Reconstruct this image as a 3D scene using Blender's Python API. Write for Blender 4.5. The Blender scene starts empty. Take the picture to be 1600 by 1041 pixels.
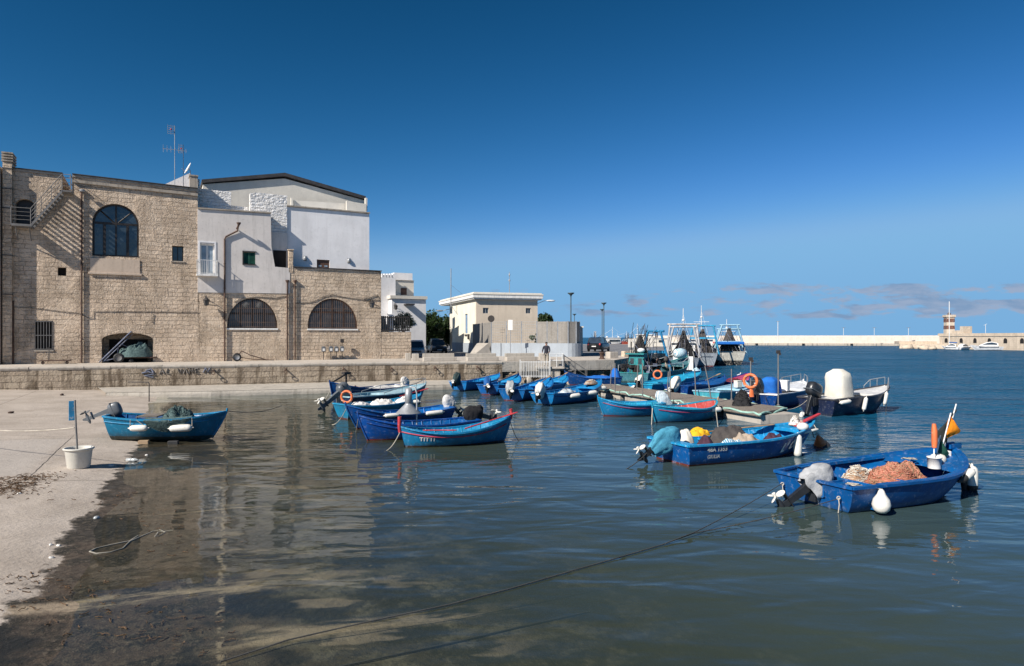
import bpy, bmesh, math, random
from mathutils import Vector, Matrix, Euler, noise as mnoise
from mathutils.geometry import tessellate_polygon
random.seed(7)
R = math.radians
SC = bpy.context.scene
COL = SC.collection

# ------------------------------------------------------------------ camera
F, CX, HY, H = 1066.67, 800.0, 527.0, 3.3      # focal length / centre / horizon of the photo in pixels, eye height in metres
cam_d = bpy.data.cameras.new('camera'); cam = bpy.data.objects.new('camera', cam_d); COL.objects.link(cam)
cam.location = (0, 0, H); cam.rotation_euler = (R(90), 0, 0)
cam_d.sensor_width = 36; cam_d.lens = 24.0; cam_d.shift_y = 6.5 / 1600
cam_d.clip_start = 0.1; cam_d.clip_end = 9000
SC.camera = cam

# ------------------------------------------------------------------ sun, sky, exposure
SUN_EL = 37.0
SUN_AZ = math.atan2(-0.705, -0.71)             # measured from +Y towards +X
sdir = Vector((math.sin(SUN_AZ) * math.cos(R(SUN_EL)), math.cos(SUN_AZ) * math.cos(R(SUN_EL)), math.sin(R(SUN_EL))))
sun_d = bpy.data.lights.new('sun', 'SUN'); sun = bpy.data.objects.new('sun', sun_d); COL.objects.link(sun)
sun_d.energy = 5.0; sun_d.angle = R(0.5); sun_d.color = (1.0, 0.93, 0.84)
sun.rotation_euler = (-sdir).to_track_quat('-Z', 'Y').to_euler(); sun.location = (-40, -40, 60)

class NT:
    """tiny node helper"""
    def __init__(s, tree): s.t = tree; s.t.nodes.clear()
    def n(s, kind, _in=None, **kw):
        nd = s.t.nodes.new(kind)
        for k, v in kw.items(): setattr(nd, k, v)
        for k, v in (_in or {}).items():
            sock = nd.inputs[k]
            if isinstance(v, bpy.types.NodeSocket): s.t.links.new(v, sock)
            else: sock.default_value = v
        return nd
    def math(s, op, a, b=0.0, clamp=False):
        nd = s.n('ShaderNodeMath', {0: a, 1: b}, operation=op); nd.use_clamp = clamp; return nd.outputs[0]
    def mix(s, f, a, b, mode='MIX'):
        nd = s.n('ShaderNodeMix', data_type='RGBA', blend_type=mode)
        for i, v in ((0, f), (6, a), (7, b)):
            if isinstance(v, bpy.types.NodeSocket): s.t.links.new(v, nd.inputs[i])
            else: nd.inputs[i].default_value = v if i == 0 else (tuple(v) + (1,))[:4]
        return nd.outputs[2]
    def ramp(s, f, a, b, c0=0.0, c1=1.0):
        nd = s.n('ShaderNodeMapRange', {0: f, 1: a, 2: b, 3: c0, 4: c1}); nd.interpolation_type = 'SMOOTHSTEP'; return nd.outputs[0]
    def noise(s, vec, scale, detail=4, rough=.55, dist=0.0, out=0):
        d = {'Scale': scale, 'Detail': detail, 'Roughness': rough, 'Distortion': dist}
        if vec is not None: d['Vector'] = vec
        return s.n('ShaderNodeTexNoise', d).outputs[out]
    def mapping(s, vec, scale=(1, 1, 1), loc=(0, 0, 0), rot=(0, 0, 0)):
        return s.n('ShaderNodeMapping', {'Vector': vec, 'Scale': scale, 'Location': loc, 'Rotation': rot}).outputs[0]

world = bpy.data.worlds.new('World'); SC.world = world; world.use_nodes = True
w = NT(world.node_tree)
sky = w.n('ShaderNodeTexSky', sky_type='NISHITA', sun_disc=False, sun_elevation=R(SUN_EL), sun_rotation=SUN_AZ % (2 * math.pi),
          altitude=0, air_density=1.0, dust_density=0.1, ozone_density=4.0)
gen = w.n('ShaderNodeTexCoord').outputs['Generated']
sep = w.n('ShaderNodeSeparateXYZ', {0: gen})
# deep clear-air blue: more contrast between zenith and horizon, pale sea haze low down
scl = w.mix(1.0, sky.outputs[0], (.1, .1, .1), 'MULTIPLY')
sc3 = w.n('ShaderNodeSeparateColor', {0: scl})
chan = []
for i, g_, k_, cap in ((0, 2.8, 31.5, 1.6), (1, 1.65, 8.7, 3.35), (2, 1.85, 10.3, 5.4)):
    sm = w.n('ShaderNodeMath', {0: w.math('MULTIPLY', w.math('POWER', sc3.outputs[i], g_), k_), 1: cap, 2: cap * .35}, operation='SMOOTH_MIN'); chan.append(sm.outputs[0])
deepsky = w.n('ShaderNodeCombineColor', {0: chan[0], 1: chan[1], 2: chan[2]}).outputs[0]
skyb = w.mix(w.ramp(sep.outputs[2], 0.165, 0.0), deepsky, (1.40, 3.05, 5.1))
# low fair-weather clouds: a thin bank a few degrees above the horizon
yab = w.math('MAXIMUM', w.math('ABSOLUTE', sep.outputs[1]), 0.15)
cx_ = w.math('DIVIDE', sep.outputs[0], yab); cz_ = w.math('DIVIDE', sep.outputs[2], yab)
cv = w.n('ShaderNodeCombineXYZ', {0: w.math('MULTIPLY', cx_, 13.0), 1: w.math('MULTIPLY', cz_, 52.0), 2: 6.1}).outputs[0]
cn = w.noise(cv, 1.0, 7, .58, .25)
band = w.math('MULTIPLY', w.ramp(cz_, 0.010, 0.034), w.ramp(cz_, 0.112, 0.068))
xf = w.ramp(cx_, 0.05, 0.5, 0.80, 1.0)
cm = w.ramp(w.math('MULTIPLY', w.math('MULTIPLY', cn, band), xf), 0.435, 0.55)
cshade = w.ramp(w.noise(w.mapping(cv, loc=(0.15, -0.35, 0)), 1.0, 7, .58, .25), 0.42, 0.68)
ccol = w.mix(cshade, (2.5, 2.9, 3.85), (1.45, 2.15, 3.35))
skyc = w.mix(w.math('MULTIPLY', cm, 0.8), skyb, ccol)
bg = w.n('ShaderNodeBackground', {'Color': skyc, 'Strength': 0.10})
wo = w.n('ShaderNodeOutputWorld'); w.t.links.new(bg.outputs[0], wo.inputs[0])

SC.view_settings.view_transform = 'Standard'; SC.view_settings.look = 'None'
SC.view_settings.exposure = 0.5; SC.view_settings.gamma = 1.0
SC.render.engine = 'CYCLES'
SC.cycles.use_denoising = True
SC.cycles.max_bounces = 8; SC.cycles.transparent_max_bounces = 12
SC.cycles.caustics_reflective = False; SC.cycles.caustics_refractive = False
# ------------------------------------------------------------------ helpers
def G(px, py, z=0.0):
    """point of the horizontal plane at height z under a photo pixel"""
    Y = (H - z) * F / (py - HY); return Vector(((px - CX) / F * Y, Y, z))

class MB:
    """collects shapes, links them as ONE mesh object"""
    def __init__(s): s.v = []; s.f = []; s.mi = []; s.sm = []; s.X = Matrix.Identity(4); s.m = 0
    def add(s, vs, fs, smooth=False, m=None):
        o = len(s.v); s.v += [tuple(s.X @ Vector(p)) for p in vs]
        for f in fs:
            s.f.append(tuple(i + o for i in f)); s.sm.append(smooth); s.mi.append(s.m if m is None else m)
        return s
    def box(s, c, d, rz=0.0, m=None):
        cx, cy, cz = c; a, b, h = d[0] / 2, d[1] / 2, d[2] / 2; co, si = math.cos(rz), math.sin(rz)
        vs = [(cx + x * co - y * si, cy + x * si + y * co, cz + z) for z in (-h, h) for x, y in ((-a, -b), (a, -b), (a, b), (-a, b))]
        return s.add(vs, [(3, 2, 1, 0), (4, 5, 6, 7), (0, 1, 5, 4), (1, 2, 6, 5), (2, 3, 7, 6), (3, 0, 4, 7)], m=m)
    def b2(s, p0, p1, m=None):
        return s.box([(p0[i] + p1[i]) / 2 for i in range(3)], [abs(p1[i] - p0[i]) for i in range(3)], m=m)
    def loft(s, rings, closed=True, caps=(True, True), smooth=True, m=None):
        n = len(rings[0]); vs = [p for r in rings for p in r]; fs = []
        for i in range(len(rings) - 1):
            for j in range(n if closed else n - 1):
                k = (j + 1) % n; fs.append((i * n + j, i * n + k, (i + 1) * n + k, (i + 1) * n + j))
        s.add(vs, fs, smooth, m)
        for c, ring, rev in ((caps[0], rings[0], True), (caps[1], rings[-1], False)):
            if c: s.add(ring, [tuple(range(n))[::-1] if rev else tuple(range(n))], False, m)
        return s
    def tube(s, pts, r, seg=6, closed=False, smooth=True, m=None):
        pts = [Vector(p) for p in pts]; n = len(pts); rings = []; prev = None
        for i, p in enumerate(pts):
            if closed: t = pts[(i + 1) % n] - pts[i - 1]
            else: t = pts[min(i + 1, n - 1)] - pts[max(i - 1, 0)]
            t = t.normalized() if t.length > 1e-9 else Vector((0, 0, 1))
            if prev is None:
                a = Vector((0, 0, 1)) if abs(t.z) < .9 else Vector((1, 0, 0)); u = t.cross(a).normalized()
            else:
                u = prev - t * prev.dot(t); u = u.normalized() if u.length > 1e-6 else t.orthogonal().normalized()
            prev = u; v = t.cross(u); rr = r[i] if isinstance(r, (list, tuple)) else r
            rings.append([tuple(p + (u * math.cos(2 * math.pi * k / seg) + v * math.sin(2 * math.pi * k / seg)) * rr) for k in range(seg)])
        if closed: rings.append(rings[0])
        return s.loft(rings, True, (not closed, not closed), smooth, m)
    def lathe(s, prof, c=(0, 0, 0), seg=16, axis='z', smooth=True, m=None, caps=(True, True)):
        rings = []
        for r, z in prof:
            ring = []
            for k in range(seg):
                a = 2 * math.pi * k / seg; x, y = max(r, 1e-4) * math.cos(a), max(r, 1e-4) * math.sin(a)
                p = (x, y, z) if axis == 'z' else ((z, x, y) if axis == 'x' else (x, -z, y))
                ring.append((p[0] + c[0], p[1] + c[1], p[2] + c[2]))
            rings.append(ring)
        return s.loft(rings, True, caps, smooth, m)
    def ell(s, c, r, seg=10, rings=6, m=None, p=1.0, jit=0.0, seed=0):
        rs = []
        sg = lambda q: math.copysign(abs(q) ** p, q)
        for i in range(rings + 1):
            a = -math.pi / 2 + math.pi * i / rings; ring = []
            for k in range(seg):
                b = 2 * math.pi * k / seg
                x, y, z = sg(max(math.cos(a), 1e-3)) * sg(math.cos(b)), sg(max(math.cos(a), 1e-3)) * sg(math.sin(b)), sg(math.sin(a))
                q = 1 + (jit * mnoise.noise((x * 1.7 + seed, y * 1.7, z * 1.7 + seed * .3)) if jit else 0)
                ring.append((c[0] + x * r[0] * q, c[1] + y * r[1] * q, c[2] + z * r[2] * q))
            rs.append(ring)
        return s.loft(rs, True, (True, True), True, m)
    def torus(s, c, R0, r, axis='y', seg=24, m=None):
        pts = []
        for k in range(seg):
            a = 2 * math.pi * k / seg; x, y = R0 * math.cos(a), R0 * math.sin(a)
            p = {'y': (x, 0, y), 'x': (0, x, y), 'z': (x, y, 0)}[axis]; pts.append((c[0] + p[0], c[1] + p[1], c[2] + p[2]))
        return s.tube(pts, r, 8, closed=True, m=m)
    def panel(s, outline, holes=(), y=0.0, back=0.3, reveal=0.3, m=None, mrev=None, cap_back=False):
        """upright plate in the xz plane: front face at y, outer edges run back to y+back, hole reveals to y+reveal"""
        loops = [[Vector((a, b, 0)) for a, b in outline]] + [[Vector((a, b, 0)) for a, b in h] for h in holes]
        tris = tessellate_polygon(loops); flat = [p for l in loops for p in l]
        vs = [(p.x, y, p.y) for p in flat]; fs = []
        for t in tris:
            a, b, c = (flat[i] for i in t); nz = (b - a).cross(c - a).z
            fs.append(tuple(t) if nz > 0 else tuple(t)[::-1])
        s.add(vs, fs, m=m)
        if cap_back: s.add([(p.x, y + back, p.y) for p in flat], [f[::-1] for f in fs], m=m)
        def area(l): return sum(l[i].x * l[(i + 1) % len(l)].y - l[(i + 1) % len(l)].x * l[i].y for i in range(len(l)))
        for li, l in enumerate(loops):
            dep = back if li == 0 else reveal
            if dep <= 0: continue
            if (area(l) < 0) == (li == 0): l = l[::-1]
            n = len(l); vs = [(p.x, y, p.y) for p in l] + [(p.x, y + dep, p.y) for p in l]
            s.add(vs, [(i, i + n, (i + 1) % n + n, (i + 1) % n) for i in range(n)], m=(m if li == 0 or mrev is None else mrev))
        return s
    def build(s, name, mats, parent=None, loc=None, rz=0.0, bevel=0.0):
        me = bpy.data.meshes.new(name); me.from_pydata(s.v, [], s.f)
        for m in (mats if isinstance(mats, (list, tuple)) else [mats]): me.materials.append(m)
        me.polygons.foreach_set('use_smooth', s.sm); me.polygons.foreach_set('material_index', s.mi); me.update()
        o = bpy.data.objects.new(name, me); COL.objects.link(o)
        if parent is not None: o.parent = parent
        if loc is not None: o.location = loc
        o.rotation_euler.z = rz
        if bevel:
            b = o.modifiers.new('bevel', 'BEVEL'); b.width = bevel; b.segments = 2; b.limit_method = 'ANGLE'; b.angle_limit = R(40)
        return o

def tag(o, label=None, cat=None, group=None, kind=None):
    if label: o['label'] = label
    if cat: o['category'] = cat
    if group: o['group'] = group
    if kind: o['kind'] = kind
    return o
def thing(name, label, cat, loc=(0, 0, 0), rz=0.0, group=None):
    o = bpy.data.objects.new(name, None); COL.objects.link(o); o.location = loc; o.rotation_euler = (0, 0, rz); o.empty_display_size = .2
    return tag(o, label, cat, group)
def copy_tree(o, parent=None):
    c = o.copy(); COL.objects.link(c)
    if parent is not None: c.parent = parent
    for ch in list(o.children): copy_tree(ch, c)
    return c

def text_geo(txt, size, shear=0.0, bold=0.0, spacing=1.0):
    cu = bpy.data.curves.new('text', 'FONT'); cu.body = txt; cu.size = size; cu.shear = shear; cu.offset = bold; cu.space_character = spacing
    cu.align_x = 'CENTER'; cu.align_y = 'CENTER'; cu.resolution_u = 3
    ob = bpy.data.objects.new('text', cu); COL.objects.link(ob)
    dg = bpy.context.evaluated_depsgraph_get(); me = bpy.data.meshes.new_from_object(ob.evaluated_get(dg))
    vs = [tuple(v.co) for v in me.vertices]; fs = [tuple(p.vertices) for p in me.polygons]
    bpy.data.objects.remove(ob); bpy.data.meshes.remove(me); bpy.data.curves.remove(cu)
    return vs, fs

# ------------------------------------------------------------------ materials
def newmat(name):
    m = bpy.data.materials.new(name); m.use_nodes = True; t = NT(m.node_tree)
    out = t.n('ShaderNodeOutputMaterial'); b = t.n('ShaderNodeBsdfPrincipled'); t.t.links.new(b.outputs[0], out.inputs[0])
    return m, t, b
def lk(t, a, b): t.t.links.new(a, b)

def paint(name, col, rough=.45, var=.18, scale=2.5, bump=.15, bscale=14, metal=0.0, wear=0.0, wearcol=(.55, .55, .52), wl=None, wlcol=(.12, .02, .015), spec=.5, streak=0.0):
    """painted / plain surface with uneven colour, optional chipped wear and a bottom paint below object height wl"""
    m, t, b = newmat(name); co = t.n('ShaderNodeTexCoord').outputs['Object']
    n1 = t.noise(co, scale, 5); d = tuple(c * (1 - var) for c in col); l = tuple(min(1, c * (1 + var)) for c in col)
    c = t.mix(t.ramp(n1, .3, .7), d, l)
    n2 = t.noise(co, bscale, 4, .65)
    if streak:
        n3 = t.noise(t.mapping(co, (9, 9, .7)), 1.0, 4, .6)
        c = t.mix(t.math('MULTIPLY', t.ramp(n3, .46, .62), streak), c, tuple(q * .45 + .03 for q in col))
    if wl is not None:
        z = t.n('ShaderNodeSeparateXYZ', {0: co}).outputs[2]
        zz = t.math('ADD', z, t.math('MULTIPLY', t.math('SUBTRACT', n1, .5), .03))
        c = t.mix(t.math('MULTIPLY', t.ramp(zz, wl + .16, wl + .02), t.ramp(n2, .35, .7, .1, .5)), c, (.05, .055, .04))
        c = t.mix(t.ramp(zz, wl + .012, wl - .004), c, wlcol)
    if wear:
        c = t.mix(t.math('MULTIPLY', t.ramp(t.noise(co, 8.5, 8, .75), .56, .61), wear), c, wearcol)
    lk(t, c, b.inputs['Base Color'])
    b.inputs['Metallic'].default_value = metal; b.inputs['Specular IOR Level'].default_value = spec
    lk(t, t.ramp(n2, .2, .8, max(.05, rough - .12), min(1, rough + .15)), b.inputs['Roughness'])
    if bump:
        bp = t.n('ShaderNodeBump', {'Strength': bump, 'Distance': .02, 'Height': n2}); lk(t, bp.outputs[0], b.inputs['Normal'])
    return m

def stone(name, c1, c2, mortar, bw=.62, bh=.3, rough=.9, bump=.8, dist=.04, warp=.05, msize=.018, stain=.5, rubble=0.0, stcol=(.09, .075, .06), pit=1.0, big=.35, jmin=.8):
    """coursed stone: courses and joints, block to block colour, pits and run-down stains"""
    m, t, b = newmat(name); co = t.n('ShaderNodeTexCoord').outputs['Object']
    sp = t.n('ShaderNodeSeparateXYZ', {0: co})
    wn = t.noise(co, 1.7, 3, .6, out=1)
    v = t.n('ShaderNodeCombineXYZ', {0: t.math('ADD', sp.outputs[0], sp.outputs[1]), 1: sp.outputs[2], 2: 0.0}).outputs[0]
    v = t.n('ShaderNodeVectorMath', {0: v, 1: t.n('ShaderNodeVectorMath', {0: t.n('ShaderNodeVectorMath', {0: wn, 1: (.5, .5, .5)}, operation='SUBTRACT').outputs[0], 1: (warp * 2, warp * 2, 0)}, operation='MULTIPLY').outputs[0]}, operation='ADD').outputs[0]
    br = t.n('ShaderNodeTexBrick', {'Vector': v, 'Color1': c1 + (1,), 'Color2': c2 + (1,), 'Mortar': tuple(.5 * (a_ + b_) for a_, b_ in zip(c1, c2)) + (1,), 'Scale': 1.0, 'Mortar Size': msize, 'Mortar Smooth': .35, 'Bias': -.1, 'Brick Width': bw, 'Row Height': bh})
    br.offset = .5; br.squash = 1.0
    br.offset_frequency = 2; br.squash_frequency = 3; br.squash = 1.35
    nl = t.noise(co, .45, 6, .62)
    jm = t.ramp(t.math('ADD', t.math('MULTIPLY', nl, .6), t.math('MULTIPLY', t.noise(co, 1.9, 5, .65), .5)), .46, .62, jmin, 1.0)     # joints show only where the face has weathered back
    c = t.mix(t.math('MULTIPLY', br.outputs['Fac'], jm), br.outputs['Color'], mortar)
    c = t.mix(t.ramp(nl, .35, .7, 0, big), c, tuple(q * .62 for q in c1))
    nf = t.noise(co, 7.0, 8, .7)
    c = t.mix(t.ramp(nf, .35, .75, 0, .45), c, tuple(min(1, q * 1.3) for q in c2))
    c = t.mix(t.ramp(t.noise(co, 15.0, 6, .7), .55, .78, 0, .6), c, tuple(q * .45 for q in c1))
    if stain:
        ns = t.noise(t.mapping(co, (1.6, 1.6, .22)), 1.0, 6, .65)
        c = t.mix(t.math('MULTIPLY', t.ramp(ns, .48, .62), stain), c, stcol)
    lk(t, c, b.inputs['Base Color']); b.inputs['Roughness'].default_value = rough; b.inputs['Specular IOR Level'].default_value = .2
    h = t.math('MULTIPLY', t.math('MULTIPLY', br.outputs['Fac'], jm), -.7)
    if rubble:
        vo = t.n('ShaderNodeTexVoronoi', {'Vector': t.n('ShaderNodeVectorMath', {0: t.mapping(co, (1, 1, 1.7)), 1: wn}, operation='ADD').outputs[0], 'Scale': 3.2}, feature='F1')
        h = t.math('ADD', h, t.math('MULTIPLY', vo.outputs[0], -rubble * 1.3))
    h = t.math('ADD', h, t.math('MULTIPLY', t.noise(co, 4.2, 8, .68), .9 * pit))
    rough_ = t.ramp(t.noise(co, .55, 4, .6), .42, .6, .25, 1.0)
    h = t.math('ADD', h, t.math('MULTIPLY', t.math('MULTIPLY', t.ramp(t.noise(co, 9, 6, .7), .35, .6), .55 * pit), rough_))
    h = t.math('ADD', h, t.math('MULTIPLY', t.math('MULTIPLY', t.ramp(t.noise(co, 3.1, 5, .65), .36, .44), .5 * pit), rough_))
    bp = t.n('ShaderNodeBump', {'Strength': bump, 'Distance': dist, 'Height': h}); lk(t, bp.outputs[0], b.inputs['Normal'])
    return m

def plaster(name, col, dirt=.35, bump=.25, dcol=(.33, .31, .28), dist=.02):
    m, t, b = newmat(name); co = t.n('ShaderNodeTexCoord').outputs['Object']
    n1 = t.noise(co, .7, 6, .6); n2 = t.noise(co, 6, 8, .65); ns = t.noise(t.mapping(co, (2.5, 2.5, .25)), 1.0, 6, .65)
    c = t.mix(t.ramp(n1, .3, .72), col, tuple(q * .86 for q in col))
    c = t.mix(t.math('MULTIPLY', t.ramp(ns, .50, .66), dirt), c, dcol)
    c = t.mix(t.ramp(n2, .57, .64, 0, .22), c, dcol)
    lk(t, c, b.inputs['Base Color']); b.inputs['Roughness'].default_value = .85; b.inputs['Specular IOR Level'].default_value = .25
    h = t.math('ADD', t.math('MULTIPLY', t.noise(co, 1.3, 4, .6), 1.6), t.math('MULTIPLY', n2, .6))
    bp = t.n('ShaderNodeBump', {'Strength': bump, 'Distance': dist, 'Height': h}); lk(t, bp.outputs[0], b.inputs['Normal'])
    return m

def glass(name, tint=(.02, .025, .03), rough=.04):
    m, t, b = newmat(name); co = t.n('ShaderNodeTexCoord').outputs['Object']
    n = t.noise(co, 1.2, 3); lk(t, t.mix(t.ramp(n, .3, .7), tint, tuple(q * 1.8 for q in tint)), b.inputs['Base Color'])
    b.inputs['Roughness'].default_value = rough; b.inputs['Specular IOR Level'].default_value = .8
    bp = t.n('ShaderNodeBump', {'Strength': .35, 'Distance': .05, 'Height': t.noise(co, 1.3, 2)}); lk(t, bp.outputs[0], b.inputs['Normal'])
    return m

def cloth_mat(name, col, col2=None, bump=.8, scale=9, rough=.85, stripes=0.0):
    m, t, b = newmat(name); co = t.n('ShaderNodeTexCoord').outputs['Object']
    n1 = t.noise(co, scale * .35, 5, .6); c = t.mix(t.ramp(n1, .32, .7), col, col2 or tuple(q * .6 for q in col))
    if stripes:
        wv = t.n('ShaderNodeTexWave', {'Vector': co, 'Scale': stripes, 'Distortion': 2.0}); c = t.mix(t.ramp(wv.outputs[1], .5, .6), c, (.75, .78, .8))
    lk(t, c, b.inputs['Base Color']); b.inputs['Roughness'].default_value = rough; b.inputs['Specular IOR Level'].default_value = .3
    bp = t.n('ShaderNodeBump', {'Strength': bump, 'Distance': .03, 'Height': t.noise(co, scale, 5, .6)}); lk(t, bp.outputs[0], b.inputs['Normal'])
    return m

def leafmat(name, c1, c2):
    m, t, b = newmat(name); rnd = t.n('ShaderNodeNewGeometry').outputs['Random Per Island']
    co = t.n('ShaderNodeTexCoord').outputs['Object']
    c = t.mix(t.math('ADD', t.math('MULTIPLY', rnd, .6), t.math('MULTIPLY', t.noise(co, .9, 3), .5), True), c1, c2)
    lk(t, c, b.inputs['Base Color']); b.inputs['Roughness'].default_value = .55
    tr = t.n('ShaderNodeBsdfTranslucent', {'Color': c}); mx = t.n('ShaderNodeMixShader', {0: .25, 1: b.outputs[0], 2: tr.outputs[0]})
    lk(t, mx.outputs[0], [n for n in t.t.nodes if n.type == 'OUTPUT_MATERIAL'][0].inputs[0])
    return m

M = {}
M['stone_old'] = stone('old_limestone', (.575, .45, .335), (.67, .545, .42), (.21, .16, .12), .66, .29, bump=1.0, dist=.075, stain=.2, pit=1.3, warp=.10, jmin=.08, big=.3)
M['stone_low'] = stone('low_limestone', (.585, .46, .34), (.68, .555, .425), (.24, .185, .14), .6, .27, bump=1.0, dist=.07, stain=.2, pit=1.3, warp=.09, jmin=.12, big=.3)
M['stone_quay'] = stone('quay_limestone', (.31, .25, .19), (.43, .36, .275), (.07, .055, .04), 1.0, .36, bump=1.0, dist=.06, stain=.95, stcol=(.13, .10, .07), warp=.04, jmin=.45)
M['stone_pier'] = stone('pier_blocks', (.40, .37, .32), (.47, .43, .37), (.22, .2, .17), 1.5, .9, bump=.5, dist=.03, stain=.4, warp=.015)
M['stone_fort'] = stone('fort_stone', (.52, .43, .33), (.60, .50, .39), (.42, .35, .27), 1.2, .5, bump=.5, dist=.05, stain=.35, stcol=(.3, .25, .19))
M['rubble_white'] = stone('whitewashed_rubble', (.74, .72, .69), (.80, .79, .77), (.62, .61, .58), .5, .24, bump=1.0, dist=.07, warp=.12, stain=.12, rubble=.7, stcol=(.45, .43, .4), big=.08, pit=.5)
M['plaster_grey'] = plaster('greyish_white_plaster', (.70, .655, .615), .28)
M['plaster_white'] = plaster('white_plaster', (.83, .82, .82), .18, .2, (.5, .49, .48))
M['plaster_cream'] = plaster('cream_plaster', (.70, .66, .58), .12, .12)
M['plaster_tan'] = plaster('tan_plaster', (.68, .58, .46), .2, .12, (.35, .28, .2))
M['plaster_fresh'] = plaster('cream_render', (.78, .74, .62), .12, .12, (.4, .37, .3))
M['plinth_grey'] = plaster('grey_blue_plinth', (.36, .40, .44), .4, .15, (.22, .23, .24))
M['trim_stone'] = plaster('weathered_stone_trim', (.40, .35, .29), .6, .4, (.12, .11, .1))
M['smooth_stone'] = plaster('smooth_stone', (.56, .455, .36), .35, .4, (.3, .23, .17), .03)
M['dark_trim'] = paint('dark_flashing', (.045, .042, .042), .6, .3)
M['white_trim'] = paint('white_trim', (.78, .77, .74), .6, .06, streak=.3)
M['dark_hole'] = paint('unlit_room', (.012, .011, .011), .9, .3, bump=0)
M['dark_wood'] = paint('dark_brown_wood', (.016, .012, .010), .5, .35)
M['brown_wood'] = paint('brown_wood', (.09, .045, .028), .6, .35)
M['iron'] = paint('dark_iron', (.03, .026, .024), .6, .3)
M['rust'] = paint('rusty_pipe', (.075, .042, .03), .8, .4)
M['grey_metal'] = paint('galvanised_metal', (.32, .33, .34), .45, .15, metal=.4)
M['mid_metal'] = paint('worn_grey_rail', (.16, .155, .15), .55, .2)
M['white_metal'] = paint('white_painted_metal', (.72, .72, .70), .5, .1, streak=.3)
M['glass'] = glass('window_glass', (.02, .03, .04))
M['dim_glass'] = glass('dusty_glass', (.05, .05, .05), .15); M['grille_brown'] = paint('rusty_grille', (.15, .10, .075), .8, .3)
M['cov_teal'] = cloth_mat('plain_turquoise_cover', (.07, .30, .42), (.04, .19, .30))
M['curtain_glass'] = glass('curtained_glass', (.16, .2, .24), .12)
M['green_shutter'] = paint('green_shutter', (.012, .07, .045), .5, .25)
M['concrete'] = plaster('pale_concrete', (.45, .41, .355), .45, .5, (.2, .18, .15), .03)
M['ledge'] = plaster('ledge_concrete', (.46, .42, .36), .4, .6, (.12, .11, .09), .05)
M['deckwood'] = stone('weathered_planks', (.20, .175, .15), (.27, .24, .205), (.06, .05, .045), 6.0, .16, bump=.4, dist=.02, warp=.004, stain=.3)
M['rope'] = paint('pale_rope', (.45, .41, .34), .9, .25, bump=.3, bscale=60)
M['dark_rope'] = paint('dark_wet_rope', (.05, .05, .048), .8, .3, bump=.3, bscale=60)
M['fender'] = paint('white_vinyl_fender', (.72, .70, .64), .4, .08, wear=.35, wearcol=(.38, .33, .25))
M['black_rubber'] = paint('black_rubber', (.02, .02, .021), .6, .3)
M['motor_black'] = paint('outboard_black', (.022, .024, .028), .32, .25)
M['motor_grey'] = paint('outboard_grey', (.10, .11, .12), .4, .2)
M['prop_white'] = paint('pale_propeller', (.68, .66, .6), .4, .1)
M['orange'] = paint('faded_orange', (.66, .155, .045), .55, .15, wear=.3, wearcol=(.6, .45, .35))
M['red'] = paint('red_paint', (.43, .035, .045), .5, .2, wear=.3, wearcol=(.5, .25, .22))
M['white_boat'] = paint('white_boat_paint', (.70, .69, .66), .45, .1, wear=.4, wearcol=(.45, .4, .33))
M['wood_boat'] = paint('worn_wood', (.33, .23, .14), .7, .25)
M['cov_white'] = cloth_mat('white_cover', (.68, .66, .62), (.5, .48, .45))
M['cov_cream'] = cloth_mat('cream_cover', (.72, .69, .60), (.62, .58, .5), bump=.35)
M['cov_grey'] = cloth_mat('silver_grey_cover', (.40, .41, .42), (.26, .27, .28))
M['cov_dark'] = cloth_mat('dark_green_cover', (.035, .06, .06), (.02, .035, .035))
M['cov_blue'] = cloth_mat('blue_cover', (.02, .11, .33), (.012, .07, .22))
M['cov_bright'] = cloth_mat('bright_blue_cover', (.012, .14, .5), (.01, .1, .38), bump=.3)
M['cov_turq'] = cloth_mat('turquoise_cloth', (.10, .36, .48), (.05, .22, .33), stripes=5)
M['cov_pale'] = cloth_mat('pale_grey_blue_cloth', (.22, .33, .38), (.13, .22, .27), stripes=6)
M['cov_black'] = cloth_mat('black_cover', (.02, .02, .022), (.012, .012, .014))
M['tarp_teal'] = cloth_mat('grey_green_netting', (.10, .155, .15), (.05, .085, .085), bump=1.0, scale=22)
M['tarp_brown'] = cloth_mat('brown_grey_tarp', (.085, .075, .068), (.05, .045, .045))
M['tarp_purple'] = cloth_mat('plum_cloth', (.07, .03, .05), (.04, .018, .03))
M['tarp_tan'] = cloth_mat('beige_cloth', (.42, .34, .26), (.28, .23, .18))
M['yellow'] = cloth_mat('yellow_bag', (.75, .42, .02), (.6, .3, .01))
M['net_red'] = cloth_mat('salmon_net', (.56, .22, .14), (.36, .13, .08), bump=1.0, scale=30)
M['net_pink'] = cloth_mat('pink_net', (.62, .29, .21), (.45, .18, .12), bump=.6, scale=30); M['net_tan'] = cloth_mat('tan_net', (.46, .29, .18), (.28, .17, .10), bump=1.0, scale=30)
M['net_black'] = cloth_mat('black_net', (.018, .018, .02), (.03, .03, .032), bump=1.0, scale=30)
M['flag_black'] = cloth_mat('black_flag', (.02, .025, .025)); M['flag_orange'] = cloth_mat('orange_flag', (.75, .25, .01), (.65, .2, .01)); M['flag_green'] = cloth_mat('dark_green_flag', (.01, .07, .05))
M['leaf_dark'] = leafmat('dark_leaves', (.012, .03, .008), (.045, .085, .02)); M['leaf_olive'] = leafmat('olive_leaves', (.06, .08, .045), (.20, .24, .15)); M['bark'] = paint('bark', (.09, .07, .05), .9, .35, bump=.8)
M['grey_rope'] = paint('grey_rope', (.27, .25, .21), .9, .3)
M['seaweed'] = cloth_mat('dried_seaweed', (.17, .105, .06), (.08, .05, .03), bump=1.0, scale=40)
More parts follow.
